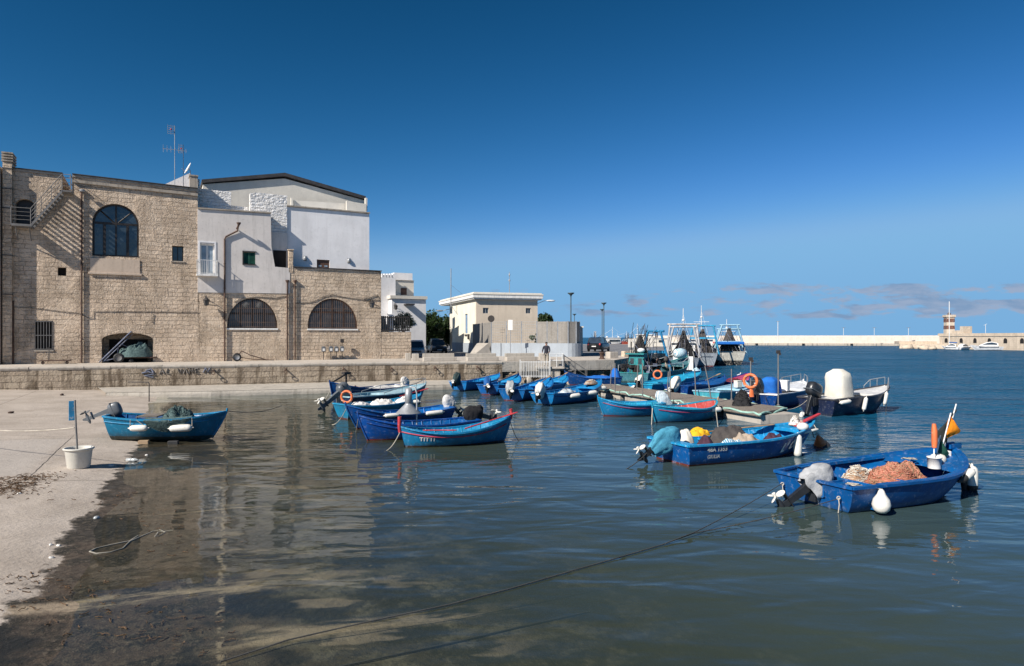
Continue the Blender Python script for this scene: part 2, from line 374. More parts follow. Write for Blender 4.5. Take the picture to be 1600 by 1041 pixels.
M['tub'] = paint('off_white_plastic_tub', (.58, .56, .50), .5, .08, wear=.3, wearcol=(.42, .38, .3))
M['skin'] = paint('skin', (.40, .23, .16), .6, .1, bump=0); M['jacket'] = cloth_mat('dark_jacket', (.035, .035, .05)); M['trousers'] = cloth_mat('beige_trousers', (.40, .35, .28)); M['hair'] = paint('dark_hair', (.02, .015, .012), .8)
M['plastic_clear'] = paint('crumpled_plastic', (.42, .44, .44), .2, .2)
M['graffiti_blue'] = paint('blue_spray', (.15, .17, .24), .9, .3, wear=.9, wearcol=(.32, .28, .23)); M['graffiti_grey'] = paint('grey_spray', (.19, .175, .165), .9, .3, wear=.9, wearcol=(.32, .28, .23))
# ------------------------------------------------------------------ setting: slipway, seabed, water
SO = Vector((-5.3, 11.7)); SW = Vector((.898, .44)); SE = Vector((-.44, .898))   # waterline origin, down-slope and along-shore directions
def slip_z(d, e):
    z = -.045 - .085 * (d - .7) if d > .7 else (-.045 * (d + 1.5) / 2.2 if d > -1.5 else (.085 * (-1.5 - d) if d > -2.6 else .0935 + .03 * (-d - 2.6)))   # a nearly level apron at the waterline, awash by a finger's depth
    n = mnoise.fractal((d * .55, e * .4, 1.7), 1.0, 2.0, 4) * .016 + mnoise.noise((d * .25, e * .16, 7.7)) * .016
    return max(z, -2.6) + n
def ground_z(x, y):
    p = Vector((x, y)) - SO; return slip_z(p.dot(SW), p.dot(SE))
def slipgeo():
    ds = [-48, -40, -32, -26, -20, -16, -13, -10.5, -8.5] + [-7 + .16 * i for i in range(95)] + [8.6, 9.2, 10, 11, 12.5, 14, 16, 19, 23, 28, 32]
    es = [-32, -26, -20, -16, -13] + [-11 + .25 * i for i in range(140)] + [24.5, 25.5, 27, 29, 31, 34, 38, 44]
    vs = [(d, e, slip_z(d, e)) for d in ds for e in es]; n = len(es)
    fs = [(i * n + j, (i + 1) * n + j, (i + 1) * n + j + 1, i * n + j + 1) for i in range(len(ds) - 1) for j in range(n - 1)]
    mb = MB(); mb.add(vs, fs, True); return mb
def slipmat():
    m, t, b = newmat('slipway_concrete'); co = t.n('ShaderNodeTexCoord').outputs['Object']
    s = t.n('ShaderNodeSeparateXYZ', {0: co}); d, e = s.outputs[0], s.outputs[1]
    nA = t.noise(co, .55, 6, .62); nB = t.noise(co, 2.4, 8, .68); nC = t.noise(co, 11, 8, .7); nD = t.noise(co, 45, 4, .7)
    dry = t.mix(t.ramp(nA, .3, .7), (.345, .295, .245), (.465, .405, .345))
    dry = t.mix(t.ramp(nB, .5, .72, 0, .5), dry, (.25, .205, .165))
    dry = t.mix(t.ramp(nC, .56, .7, 0, .55), dry, (.52, .46, .395))
    dry = t.mix(t.ramp(nD, .55, .75, 0, .4), dry, (.26, .21, .17))
    mu = t.math
    def line(coord, at, wd, tilt=None, wob=.10):
        v = mu('SUBTRACT', coord, at)
        if tilt: v = mu('SUBTRACT', v, mu('MULTIPLY', tilt[0], tilt[1]))
        v = mu('ADD', v, mu('MULTIPLY', mu('SUBTRACT', nB, .5), wob))
        return t.ramp(mu('ABSOLUTE', v), wd, wd * .35)
    def span(coord, a, b, f=.6): return mu('MULTIPLY', t.ramp(coord, a - f, a + f), t.ramp(coord, b + f, b - f))
    crack = mu('MAXIMUM', mu('MULTIPLY', line(d, -3.4, .022), span(e, 5.5, 13, 1.0)), mu('MAXIMUM', line(e, 12.6, .03), mu('MAXIMUM', mu('MULTIPLY', line(d, -7.6, .03), .6), line(e, 5.2, .022))))
    dry = t.mix(mu('MULTIPLY', crack, t.ramp(nB, .3, .5)), dry, (.10, .085, .07))
    # cement skim patch beside the tub, tyre-rubbed grey
    dry = t.mix(mu('MULTIPLY', mu('MULTIPLY', span(d, -9, -3.5, .3), span(e, 6.2, 12.5, .3)), .45), dry, (.40, .37, .34))
    wet = t.mix(t.ramp(nA, .44, .56), (.085, .062, .042), (.040, .034, .025))
    wet = t.mix(t.ramp(nB, .48, .56, 0, .85), wet, (.020, .019, .013))
    wet = t.mix(t.ramp(nC, .52, .6, 0, .7), wet, (.13, .105, .075))
    wet = t.mix(t.ramp(nD, .5, .6, 0, .7), wet, (.02, .017, .013))
    wet = t.mix(t.ramp(t.noise(co, 80, 3, .7), .57, .66, 0, .7), wet, (.3, .24, .17))
    wet = t.mix(mu('MULTIPLY', t.ramp(nA, .46, .56), span(e, -12, -3.1, .8)), wet, (.016, .017, .015))
    deep = t.mix(t.ramp(nB, .45, .58), (.075, .065, .042), (.14, .125, .088))
    deep = t.mix(t.ramp(nA, .47, .54, 0, .85), deep, (.032, .032, .022))
    deep = t.mix(t.ramp(nC, .5, .6, 0, .6), deep, (.035, .035, .027))
    lowc = t.mix(t.ramp(d, -.6, 1.6), wet, deep)
    sand = (.36, .285, .20)
    pat = t.ramp(t.noise(t.mapping(co, (.5, 2.2, 1)), 1.4, 6, .65), .42, .56)
    st1 = mu('MULTIPLY', mu('MULTIPLY', line(e, -3.0, .30, (d, -.03), .5), span(d, -3.2, 1.6)), pat)
    st2 = mu('MULTIPLY', mu('MULTIPLY', line(e, -4.8, .3, (d, .03), .35), span(d, .1, 3.6)), pat)
    st3 = mu('MULTIPLY', mu('MULTIPLY', line(e, 1.6, .07), span(d, -.7, 1.4)), pat)
    st4 = mu('MULTIPLY', line(d, .31, .05, (e, .06), .34), mu('MULTIPLY', span(e, -7, 6.5), t.ramp(nC, .45, .55)))
    st5 = mu('MULTIPLY', t.ramp(t.noise(t.mapping(co, (.55, 1.5, 1)), 1.0, 3), .56, .61), span(d, .2, 3.2))
    ss = mu('MAXIMUM', mu('MAXIMUM', st1, st2), mu('MAXIMUM', st3, mu('MAXIMUM', mu('MULTIPLY', st4, .8), mu('MULTIPLY', st5, .6))))
    lowc = t.mix(mu('MULTIPLY', ss, .85), lowc, sand)
    edge = mu('ADD', mu('ADD', d, mu('MULTIPLY', mu('SUBTRACT', nB, .5), 1.1)), mu('MULTIPLY', mu('SUBTRACT', nA, .5), 1.4))
    edge = mu('SUBTRACT', edge, mu('MULTIPLY', e, .045))
    wf = t.ramp(edge, -2.08, -1.92)
    c = t.mix(wf, dry, lowc)
    lk(t, c, b.inputs['Base Color'])
    wr = t.ramp(nB, .35, .7, .3, .7)
    rg = t.n('ShaderNodeMix', {0: wf, 2: .92}, data_type='FLOAT'); lk(t, wr, rg.inputs[3]); lk(t, rg.outputs[0], b.inputs['Roughness'])
    b.inputs['Specular IOR Level'].default_value = .35
    h = mu('ADD', mu('MULTIPLY', nC, .8), mu('ADD', mu('MULTIPLY', nD, .25), mu('MULTIPLY', nB, 1.4)))
    h = mu('SUBTRACT', h, mu('MULTIPLY', crack, .6))
    grooves = t.n('ShaderNodeTexWave', {'Vector': t.mapping(co, rot=(0, 0, R(38))), 'Scale': 2.4, 'Distortion': 1.2, 'Detail': 2})
    h = mu('ADD', h, mu('MULTIPLY', grooves.outputs[1], .10))
    bp = t.n('ShaderNodeBump', {'Strength': .75, 'Distance': .03, 'Height': h}); lk(t, bp.outputs[0], b.inputs['Normal'])
    return m
slip = slipgeo().build('slipway', slipmat(), loc=(SO.x, SO.y, 0), rz=math.atan2(SW.y, SW.x)); tag(slip, kind='structure')
sb = MB(); sb.add([(-5000, -600, -2.75), (5000, -600, -2.75), (5000, 6000, -2.75), (-5000, 6000, -2.75)], [(0, 1, 2, 3)])
tag(sb.build('seabed', paint('seabed_sand', (.10, .10, .075), .9, .4, .3)), kind='structure')

def watermat():
    m = bpy.data.materials.new('sea_water'); m.use_nodes = True; t = NT(m.node_tree); mu = t.math
    out = t.n('ShaderNodeOutputMaterial'); pos = t.n('ShaderNodeNewGeometry').outputs['Position']
    s = t.n('ShaderNodeSeparateXYZ', {0: pos}); X, Y = s.outputs[0], s.outputs[1]
    d = mu('ADD', mu('MULTIPLY', mu('SUBTRACT', X, SO.x), SW.x), mu('MULTIPLY', mu('SUBTRACT', Y, SO.y), SW.y))
    depth = mu('MAXIMUM', mu('MULTIPLY', mu('SUBTRACT', d, .2), .085), 0.0)
    turb = mu('SUBTRACT', 1.0, mu('POWER', 2.71828, mu('MULTIPLY', mu('POWER', mu('MULTIPLY', depth, 2.3), 1.5), -1.0)))
    far = t.ramp(mu('ADD', X, mu('MULTIPLY', Y, .4)), 4, 30)
    body = t.mix(far, (.055, .072, .050), (.004, .078, .158))
    body = t.mix(t.ramp(t.noise(t.mapping(pos, (.25, .5, 1)), 1.0, 3), .35, .7, 0, .5), body, t.mix(far, (.042, .056, .040), (.003, .05, .108)))
    # open water is choppy, the basin by the slipway is sheltered
    w1 = t.noise(t.mapping(pos, (.62, 1.3, 1), rot=(0, 0, R(-12))), 1.0, 2, .45, .35)
    w2 = t.noise(t.mapping(pos, (1.7, 3.3, 1), rot=(0, 0, R(14))), 1.0, 3, .55, .4)
    w3 = t.noise(t.mapping(pos, (5.5, 9, 1)), 1.0, 2, .5)
    open_ = t.ramp(mu('ADD', mu('MULTIPLY', X, .9), mu('MULTIPLY', Y, .36)), 8, 34, .0, 1.0)
    calm = t.ramp(d, -1.5, 2.5, .10, 1.0)
    amp1 = mu('MULTIPLY', mu('ADD', .048, mu('MULTIPLY', open_, .21)), calm)
    amp2 = mu('MULTIPLY', mu('ADD', .0055, mu('MULTIPLY', open_, .17)), calm)
    amp3 = mu('MULTIPLY', mu('ADD', .0003, mu('MULTIPLY', open_, .03)), calm)
    w0 = t.noise(t.mapping(pos, (.16, .42, 1), rot=(0, 0, R(6))), 1.0, 4, .6, .5)
    gust = t.ramp(t.noise(t.mapping(pos, (.06, .13, 1)), 1.0, 3), .35, .65, .65, 1.25)
    h = mu('MULTIPLY', mu('ADD', mu('ADD', mu('MULTIPLY', w0, mu('MULTIPLY', open_, .75)), mu('MULTIPLY', w1, amp1)), mu('ADD', mu('MULTIPLY', w2, amp2), mu('MULTIPLY', w3, amp3))), gust)
    bp = t.n('ShaderNodeBump', {'Strength': 1.0, 'Distance': 1.0, 'Height': h}).outputs[0]
    inc = t.n('ShaderNodeNewGeometry').outputs['Incoming']
    cosv = mu('ABSOLUTE', t.n('ShaderNodeVectorMath', {0: bp, 1: inc}, operation='DOT_PRODUCT').outputs['Value'])
    fr = mu('ADD', .02, mu('MULTIPLY', .98, mu('POWER', mu('SUBTRACT', 1.0, cosv, True), 5.0)))
    fr = mu('MULTIPLY', mu('MINIMUM', fr, .8), t.ramp(open_, .0, .9, .74, .42))   # a choppy surface never mirrors fully at a glancing angle
    gl = t.n('ShaderNodeBsdfGlossy', {'Color': (.93, .96, 1, 1), 'Roughness': t.ramp(open_, .2, 1.0, .02, .13), 'Normal': bp})
    tr = t.n('ShaderNodeBsdfTransparent', {'Color': (.88, .90, .84, 1)})
    df = t.n('ShaderNodeBsdfDiffuse', {'Color': body, 'Normal': bp})
    mx = t.n('ShaderNodeMixShader', {0: mu('MULTIPLY', turb, .97), 1: tr.outputs[0], 2: df.outputs[0]})
    fin = t.n('ShaderNodeMixShader', {0: fr, 1: mx.outputs[0], 2: gl.outputs[0]})
    t.t.links.new(fin.outputs[0], out.inputs[0]); return m
wb = MB(); wb.add([(-400, -300, 0), (4000, -300, 0), (4000, 6500, 0), (-4000, 6500, 0), (-4000, 300, 0), (-400, 300, 0)], [(0, 1, 2, 3, 4, 5)])
tag(wb.build('harbour_water', watermat()), kind='structure')

# ------------------------------------------------------------------ quay and pier
ZQ = 1.55
edge_px = [(-330, 580.5), (0, 575), (330, 570.6), (640, 566.5), (785, 565.3), (878, 564), (960, 562.7)]
QE = [G(px, py, ZQ) for px, py in edge_px]
cor = QE[-1]; q2 = G(1002, 556, ZQ); pdir = (q2 - cor).normalized()
QE2 = [cor, q2, cor + pdir * 60, cor + pdir * 118]              # right edge of the pier, running away
front = [(p.x, p.y) for p in QE]
top_poly = front + [(p.x, p.y) for p in QE2[1:]] + [(QE2[-1].x - 60, QE2[-1].y + 12), (-150, 170), (-150, 30)]
def sheet(poly, z):
    vs = [Vector((x, y, 0)) for x, y in poly]; tris = tessellate_polygon([vs]); fs = []
    for a, b_, c in tris: fs.append((a, b_, c) if (vs[b_] - vs[a]).cross(vs[c] - vs[a]).z > 0 else (c, b_, a))
    mb = MB(); mb.add([(x, y, z) for x, y in poly], fs); return mb
pav = stone('quay_paving_slabs', (.43, .385, .33), (.52, .47, .41), (.27, .24, .2), 1.4, .7, bump=.3, dist=.02, stain=.0, warp=.01)
for nd in pav.node_tree.nodes:            # paving courses lie flat: lay the pattern out in x and y
    if nd.type == 'COMBXYZ' and nd.inputs[1].is_linked:
        sp_ = nd.inputs[1].links[0].from_node
        if sp_.type == 'SEPXYZ':
            pav.node_tree.links.new(sp_.outputs[1], nd.inputs[1]); pav.node_tree.links.new(sp_.outputs[0], nd.inputs[0]); break
tag(sheet(top_poly, ZQ).build('quay_pavement', pav), kind='structure')
asp = sheet([(-9, 66), (8.5, 62), (QE2[1].x - 1.0, QE2[1].y + 2), (QE2[-1].x - 3, QE2[-1].y - 6), (QE2[-1].x - 40, QE2[-1].y + 2), (-40, 130), (-22, 80)], ZQ + .004)
tag(asp.build('quay_road', paint('worn_asphalt', (.17, .17, .175), .85, .25, .6, bump=.3, bscale=40)), kind='structure')

def wall_strip(pts, z0, z1, th=.5, coping=None):
    """upright wall skin along a polyline (sun side = right-hand side when walking pts in order), with slightly uneven top"""
    mb = MB()
    for a, b in zip(pts[:-1], pts[1:]):
        L = (Vector(b) - Vector(a)).length; n = max(1, int(L / 1.2))
        for i in range(n):
            p = Vector(a).lerp(Vector(b), i / n); q = Vector(a).lerp(Vector(b), (i + 1) / n)
            mb.add([(p.x, p.y, z0), (q.x, q.y, z0), (q.x, q.y, z1), (p.x, p.y, z1)], [(0, 1, 2, 3)])
    return mb
qroot = thing('quay_wall', 'long stained limestone block quay wall below the stone houses, ending at the rubble by the white gangway', 'quay wall', (QE[0].x, QE[0].y, 0))
o0 = Vector((QE[0].x, QE[0].y, 0)); loc_ = lambda p: (p[0] - o0.x, p[1] - o0.y, p[2] if len(p) > 2 else 0)
wall_strip([Vector(loc_((p.x, p.y))) for p in QE[:5]], -3, ZQ - .006).build('wall', M['stone_quay'], qroot)
cp = MB()                                       # rounded, worn coping stones with small height steps
for a, b in zip(QE[:4], QE[1:5]):
    L = (b - a).length; n = int(L / 1.3); u = (b - a).normalized(); nn = Vector((u.y, -u.x, 0))
    for i in range(n):
        p = a + u * (L * i / n); q = a + u * (L * (i + 1) / n - .012); h = ZQ + .03 + random.uniform(-.012, .02); o = .03 + random.uniform(-.015, .03)
        prof = [(o - .02, -.2), (o + .02, -.1), (o + .01, -.03), (o - .05, .0), (-.45, .0), (-.45, -.2)]
        cp.loft([[tuple(Vector(loc_((P.x + nn.x * x, P.y + nn.y * x, h + z)))) for x, z in prof] for P in (p, q)], True, (True, True), False)
cp.build('coping', M['concrete'], qroot)
ledge_px = [(165, 614), (330, 611.3), (500, 607), (640, 603.2), (722, 600.6)]
LE = [G(px, py, .3) for px, py in ledge_px]
back = [QE[1].lerp(QE[2], .44), QE[2], QE[3], QE[3].lerp(QE[4], .55)]
lp = [(p.x, p.y) for p in LE] + [(p.x, p.y) for p in back[::-1]]
lmb = MB(); vs = [Vector((x, y, 0)) for x, y in lp]
for a, b_, c in tessellate_polygon([vs]):
    f = (a, b_, c) if (vs[b_] - vs[a]).cross(vs[c] - vs[a]).z > 0 else (c, b_, a)
    lmb.add([loc_((lp[i][0], lp[i][1], .3)) for i in f], [(0, 1, 2)])
lpts = [Vector(loc_((p.x, p.y))) for p in LE]; lpts = [Vector((lpts[0].x + .4, lpts[0].y + 3.4, 0))] + lpts + [Vector((lpts[-1].x + .9, lpts[-1].y + 3, 0))]
for a, b in zip(lpts[:-1], lpts[1:]):
    n = max(1, int((b - a).length / .5)); nn = Vector(((b - a).y, -(b - a).x, 0)).normalized()
    for i in range(n):
        p, q = a.lerp(b, i / n), a.lerp(b, (i + 1) / n)
        def ring(P): 
            k = mnoise.noise((P.x * .8, P.y * .8, 3)) * .05
            return [(P.x + nn.x * x, P.y + nn.y * x, z) for x, z in ((-.04, .3), (.0 + k * .3, .275), (.03 + k, .1), (.02 + k, -.05), (.1 + k, -.5), (.1, -2.2))]
        lmb.loft([ring(p), ring(q)], False, (False, False), True)
lmb.build('ledge', M['ledge'], qroot)
# mooring rings on the wall
for px in (357, 452, 533, 603, 672, 741):
    p = G(px, 579, ZQ - .45); k = min(range(4), key=lambda i: abs(edge_px[i][0] + edge_px[i + 1][0] - 2 * px)); a, b = QE[k], QE[k + 1]
    tt = (p.x - a.x) / (b.x - a.x); p = a.lerp(b, tt); r = MB(); r.tube([loc_((p.x, p.y + .05, ZQ - .3)), loc_((p.x + .1, p.y - .25, ZQ - .38))], .05, 6)
    r.torus(loc_((p.x + .1, p.y - .26, ZQ - .48)), .11, .022, 'y', 12); r.build('mooring_ring', M['rust'], qroot)
# faded sprayed scrawl on the coping course
def on_wall(px, z, off=.035):
    k = (px - 800) / F; a, b = QE[1], QE[2]
    if px > 330: a, b = QE[2], QE[3]
    e = b - a; tt = (k * a.y - a.x) / (e.x - k * e.y); p = a + e * tt; return loc_((p.x + off * .2, p.y - off, z))
def scrawl(strokes, mat, r):
    mb = MB()
    for st in strokes:
        mb.tube([on_wall(px, z) for px, z in st], r, 5)
    mb.build('graffiti', mat, qroot)
scrawl([[(222, 1.12), (232, 1.2), (242, 1.05), (226, .95), (240, .85)], [(228, 1.25), (236, 1.36), (240, 1.15)], [(318, 1.1), (321, 1.38), (325, 1.1), (328, 1.36)]], M['graffiti_blue'], .05)
scrawl([[(249, 1.05), (253, 1.36), (257, 1.05)], [(251, 1.16), (256, 1.18)], [(262, 1.38), (260, 1.08), (265, 1.05)], [(278, 1.36), (281, 1.08), (284, 1.36)], [(287, 1.06), (290, 1.36), (293, 1.06)], [(296, 1.05), (296, 1.36), (301, 1.08), (301, 1.36)], [(310, 1.36), (305, 1.34), (306, 1.2), (310, 1.2), (306, 1.18), (306, 1.06), (311, 1.05)], [(334, 1.3), (338, 1.06), (342, 1.33)]], M['graffiti_grey'], .03)

# pier end: smooth block face above dark rubble
proot = thing('pier_wall', 'pier end of big pale concrete blocks over dark rough rubble, beside the fishing trawlers', 'pier', (cor.x, cor.y, 0))
o0 = Vector((cor.x, cor.y, 0))
pp = [Vector(loc_((p.x, p.y))) for p in [QE[4], QE[5]] + QE2]
wall_strip(pp, ZQ - .72, ZQ - .006).build('wall', M['stone_pier'], proot)
ins = [Vector((p.x + (-.15), p.y + .35, 0)) for p in pp]
rb = MB()
for a, b in zip(ins[:-1], ins[1:]):
    n = max(1, int((b - a).length / .22)) if (b - a).length < 14 else 40; nn = Vector(((b - a).y, -(b - a).x, 0)).normalized()
    rings = []
    for i in range(n + 1):
        p = a.lerp(b, i / n); rr = []
        for j in range(15):
            z = ZQ - .71 - j * .17; k = mnoise.turbulence((p.x * 1.3, p.y * 1.3, z * 1.7), 4, False) * .6 + .16 + max(0, j - 4) * .07
            rr.append((p.x + nn.x * k, p.y + nn.y * k, z))
        rings.append(rr)
    rb.loft(rings, False, (False, False), False)
rb.build('rubble_base', stone('dark_rubble', (.20, .16, .12), (.30, .245, .185), (.05, .045, .04), .5, .3, bump=1.0, dist=.08, warp=.3, stain=.5, rubble=.8), proot)

# far land behind everything on the left: keeps the horizon closed past the pier
# ------------------------------------------------------------------ stone houses on the quay
FA = R(27.5); FU = Vector((math.cos(FA), math.sin(FA))); FN = Vector((math.sin(FA), -math.cos(FA)))     # along the fronts, outwards
B0 = G(10, 569.5, ZQ)
class Front:
    """pixel -> (distance along the front, height above the pavement) on an upright plane, 'off' metres in front of / behind (-) the main front"""
    def __init__(s, b0, u, n): s.b, s.u, s.n = b0, u, n
    def __call__(s, px, py, off=0.0):
        bx, by = s.b.x + s.n.x * off, s.b.y + s.n.y * off; k = (px - CX) / F
        a = (k * by - bx) / (s.u.x - k * s.u.y); Y = by + s.u.y * a
        return (a, H - (py - HY) / F * Y - s.b.z)
FR = Front(B0, FU, FN)
def P(pts, off=0.0): return [FR(a, b, off) for a, b in pts]
def rect(x0, y0, x1, y1, off=0.0):
    a, zt = FR(x0, (y0), off); b, zb = FR(x1, y1, off); _, zt2 = FR(x1, y0, off); return [(a, zb), (b, zb), (b, zt), (a, zt)]
def arch(x0, ytop, x1, ybot, yspr, n=18, off=0.0):
    a, zb = FR(x0, ybot, off); b, _ = FR(x1, ybot, off); xm = (x0 + x1) / 2; _, zt = FR(xm, ytop, off); _, zs = FR(xm, yspr, off); _, zb = FR(xm, ybot, off)
    m_, r = (a + b) / 2, (b - a) / 2
    return [(a, zb), (b, zb)] + [(m_ + r * math.cos(math.pi * i / n), zs + (zt - zs) * math.sin(math.pi * i / n)) for i in range(n + 1)]
def bb(poly): xs = [p[0] for p in poly]; zs = [p[1] for p in poly]; return min(xs), min(zs), max(xs), max(zs)
def inset(poly, d):
    x0, z0, x1, z1 = bb(poly); cx, cz = (x0 + x1) / 2, (z0 + z1) / 2; sx, sz = (x1 - x0 - 2 * d) / (x1 - x0), (z1 - z0 - 2 * d) / (z1 - z0)
    return [(cx + (x - cx) * sx, cz + (z - cz) * sz) for x, z in poly]
def house(name, label, cat='house', group=None): return thing(name, label, cat, (B0.x, B0.y, B0.z), FA, group)
# local axes of every house: x along the front, y into the building, z up

def pipe(root, px, y0, y1, off=.09, r=.055, mat='rust', head=True, pts=None, name='downpipe'):
    mb = MB()
    if pts is None: p = [(FR(px, y0, off)[0], -off, FR(px, y0, off)[1]), (FR(px, y0, off)[0], -off, max(.02, FR(px, y1, off)[1]))]
    else: p = [(FR(a, b, off)[0], -o, FR(a, b, off)[1]) for a, b, o in pts]
    mb.tube(p, r, 8)
    if head: mb.lathe([(r, -.18), (.13, -.02), (.15, .06), (.13, .06)], (p[0][0], p[0][1], p[0][2]), 10)
    q0, q1 = Vector(p[-2]), Vector(p[-1]); n = max(2, int((q0 - q1).length / 1.6))
    for i in range(1, n): c = q0.lerp(q1, i / n); mb.lathe([(r + .015, -.03), (r + .015, .03)], tuple(c), 8); mb.box((c.x, c.y / 2, c.z), (.04, abs(c.y), .03))
    return mb.build(name, M[mat], root)
def bars(mb, x0, z0, x1, z1, y, step=.13, r=.011, hz=()):
    n = max(2, round((x1 - x0) / step))
    for i in range(n + 1): x = x0 + (x1 - x0) * i / n; mb.b2((x - r, y - r, z0), (x + r, y + r, z1))
    for z in hz: mb.b2((x0, y - r * 1.3, z - r * 1.3), (x1, y + r * 1.3, z + r * 1.3))

# ---- old stone house (left)
A = house('stone_house', 'old two storey limestone house with outside metal stair, tall arched window and low vaulted garage')
w_arch = arch(144, 318.5, 217, 401, 350); w_door = arch(24, 311, 53.5, 352, 320, 12); w_sq = rect(90, 418, 103.5, 431); w_win = rect(269, 384, 286.5, 408.5); w_bar = rect(54, 501, 82.5, 547)
w_gar = arch(159, 520.5, 239, 569.5, 531, 14)
outl = P([(14, 570), (312.5, 568.5), (311, 440), (308.5, 296), (113, 273.6), (113, 299), (98, 298.5), (98, 272.2), (14, 263.4)])
x0g = w_gar[0][0]; x1g = w_gar[1][0]
outl = [(outl[0][0], -.05), (x0g, -.05)] + w_gar[::-1][:-2][0:0] + outl[1:]      # plain outline; the garage is a hole that reaches the pavement
outl[1] = (outl[2][0], -.05); del outl[2]
w_gar = [(x, max(z, .0)) for x, z in w_gar]
mb = MB(); mb.panel(outl, [w_arch, w_door, w_sq, w_win, w_bar, w_gar], 0, 9.0, .42); mb.build('wall', M['stone_old'], A)
# smooth apron and sill under the big arch, string course under the parapet, coping
mb = MB(); a = rect(141, 403, 218.5, 428); mb.panel(a, [], -.05, .055, 0); x0, z0, x1, z1 = bb(a); mb.b2((x0 - .1, -.13, z0 - .14), (x1 + .12, .01, z0)); mb.build('sill', M['smooth_stone'], A, bevel=.015)
mb = MB()
for (xa, ya, xb, yb, h, o) in ((113, 273.6, 309, 296.2, .12, .06), (113, 281.5, 309, 303.5, .16, .13), (14, 263.4, 98, 272.2, .12, .06)):
    p, q = FR(xa, ya), FR(xb, yb); mb.loft([[(p[0], -o, p[1] - h), (p[0], -.001, p[1] - h), (p[0], -.001, p[1] + .02), (p[0], -o, p[1] + .02)], [(q[0], -o, q[1] - h), (q[0], -.001, q[1] - h), (q[0], -.001, q[1] + .02), (q[0], -o, q[1] + .02)]], True, (True, True), False)
mb.build('cornice', M['trim_stone'], A)
mb = MB()
for (xa, ya, xb, yb) in ((113, 272.6, 309, 295.2), (14, 262.6, 98, 271.4)):
    p, q = FR(xa, ya), FR(xb, yb); mb.loft([[(t_[0], y, t_[1] + z) for y, z in ((-.14, 0), (.35, 0), (.35, .05), (-.14, .05))] for t_ in (p, q)], True, (True, True), False)
mb.build('parapet_flashing', M['dark_trim'], A)
# arched window: dark frame, mullions, panes
def arched_window(root, hole, dep, frame_mat, pane_mat, mull, trans=None, fw=.09, radial=0, grille=None):
    x0, z0, x1, z1 = bb(hole); fr = MB(); inn = inset(hole, fw); y = dep - .12
    fr.panel(hole, [inn], y, .1, .1)
    for f_ in mull: x = x0 + (x1 - x0) * f_[0]; fr.b2((x - f_[1] / 2, y - .012, z0 + fw), (x + f_[1] / 2, y + .09, f_[2] if len(f_) > 2 else z1 - fw * .8))
    if trans is not None: fr.b2((x0 + fw, y - .02, trans - .07), (x1 - fw, y + .08, trans + .07))
    if radial:
        cx, r = (x0 + x1) / 2, (x1 - x0) / 2
        for sgn in (-1, 1):
            a = (cx + sgn * .05, y + .03, trans); b_ = (cx + sgn * r * .72, y + .03, trans + (z1 - trans) * .68); fr.tube([a, b_], .045, 4, smooth=False)
    f = fr.build('window', M[frame_mat], root)
    g = MB(); g.panel(inset(hole, fw * .5), [], y + .05, .02, 0); g.build('pane', M[pane_mat], f)
    if grille:
        gr = MB(); n = max(3, round((x1 - x0) / grille)); cx, r = (x0 + x1) / 2, (x1 - x0) / 2; zs = hole[2][1]
        for i in range(n + 1):
            x = x0 + .03 + (x1 - x0 - .06) * i / n; zt = zs + (z1 - zs) * math.sqrt(max(0, 1 - ((x - cx) / r) ** 2)) - .03
            gr.b2((x - .012, -.035 + .09, z0 + .02), (x + .012, -.01 + .09, zt))
        for z in (z0 + .1, z0 + .45, z0 + (z1 - z0) * .66):
            q = math.sqrt(max(0, 1 - ((z - zs) / (z1 - zs)) ** 2)) if z > zs else 1; gr.b2((cx - r * q, .05, z - .015), (cx + r * q, .085, z + .015))
        gr.build('grille', M['grille_brown'], f)
    return f
_, zspr = FR(180, 349)
arched_window(A, w_arch, .34, 'dark_wood', 'glass', [(.25, .17, zspr), (.5, .11), (.75, .17, zspr)], zspr, .12, 1)
cg = MB(); xa, za, xb, zb = bb(w_arch); cg.b2((xa + .2, .285, za + .15), (xa + (xb - xa) * .2, .29, zspr - .08)); cg.b2((xa + (xb - xa) * .53, .285, za + .15), (xa + (xb - xa) * .68, .29, zspr - .35)); cg.build('curtain', M['curtain_glass'], A)
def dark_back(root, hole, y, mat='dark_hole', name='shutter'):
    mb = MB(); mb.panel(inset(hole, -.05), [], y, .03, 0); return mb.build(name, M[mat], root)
dark_back(A, w_door, .4, 'dark_wood', 'door'); dark_back(A, w_sq, .38); f = dark_back(A, w_win, .33, 'dark_wood', 'window')  # square opening is backed by a dark sheet for the unlit room
x0, z0, x1, z1 = bb(w_win); mb = MB(); mb.b2((x0 + .06, .30, z0 + .06), ((x0 + x1) / 2 - .03, .325, z1 - .06)); mb.b2(((x0 + x1) / 2 + .03, .30, z0 + .06), (x1 - .06, .325, z1 - .06)); mb.build('pane', M['glass'], f)
mb = MB(); mb.b2((x0 - .08, -.06, z0 - .09), (x1 + .08, .05, z0)); mb.build('sill', M['trim_stone'], A, bevel=.01); mb = MB(); x0, z0, x1, z1 = bb(w_bar); mb.b2((x0 - .06, -.05, z0 - .1), (x1 + .06, .05, z0)); mb.build('sill', M['trim_stone'], A, bevel=.01)
f = dark_back(A, w_bar, .32, 'dark_hole', 'window'); gr = MB(); bars(gr, x0 + .03, z0 + .03, x1 - .03, z1 - .03, -.02, .16, .016, (z0 + .06, (z0 + z1) / 2, z1 - .06)); gr.build('grille', M['mid_metal'], f)
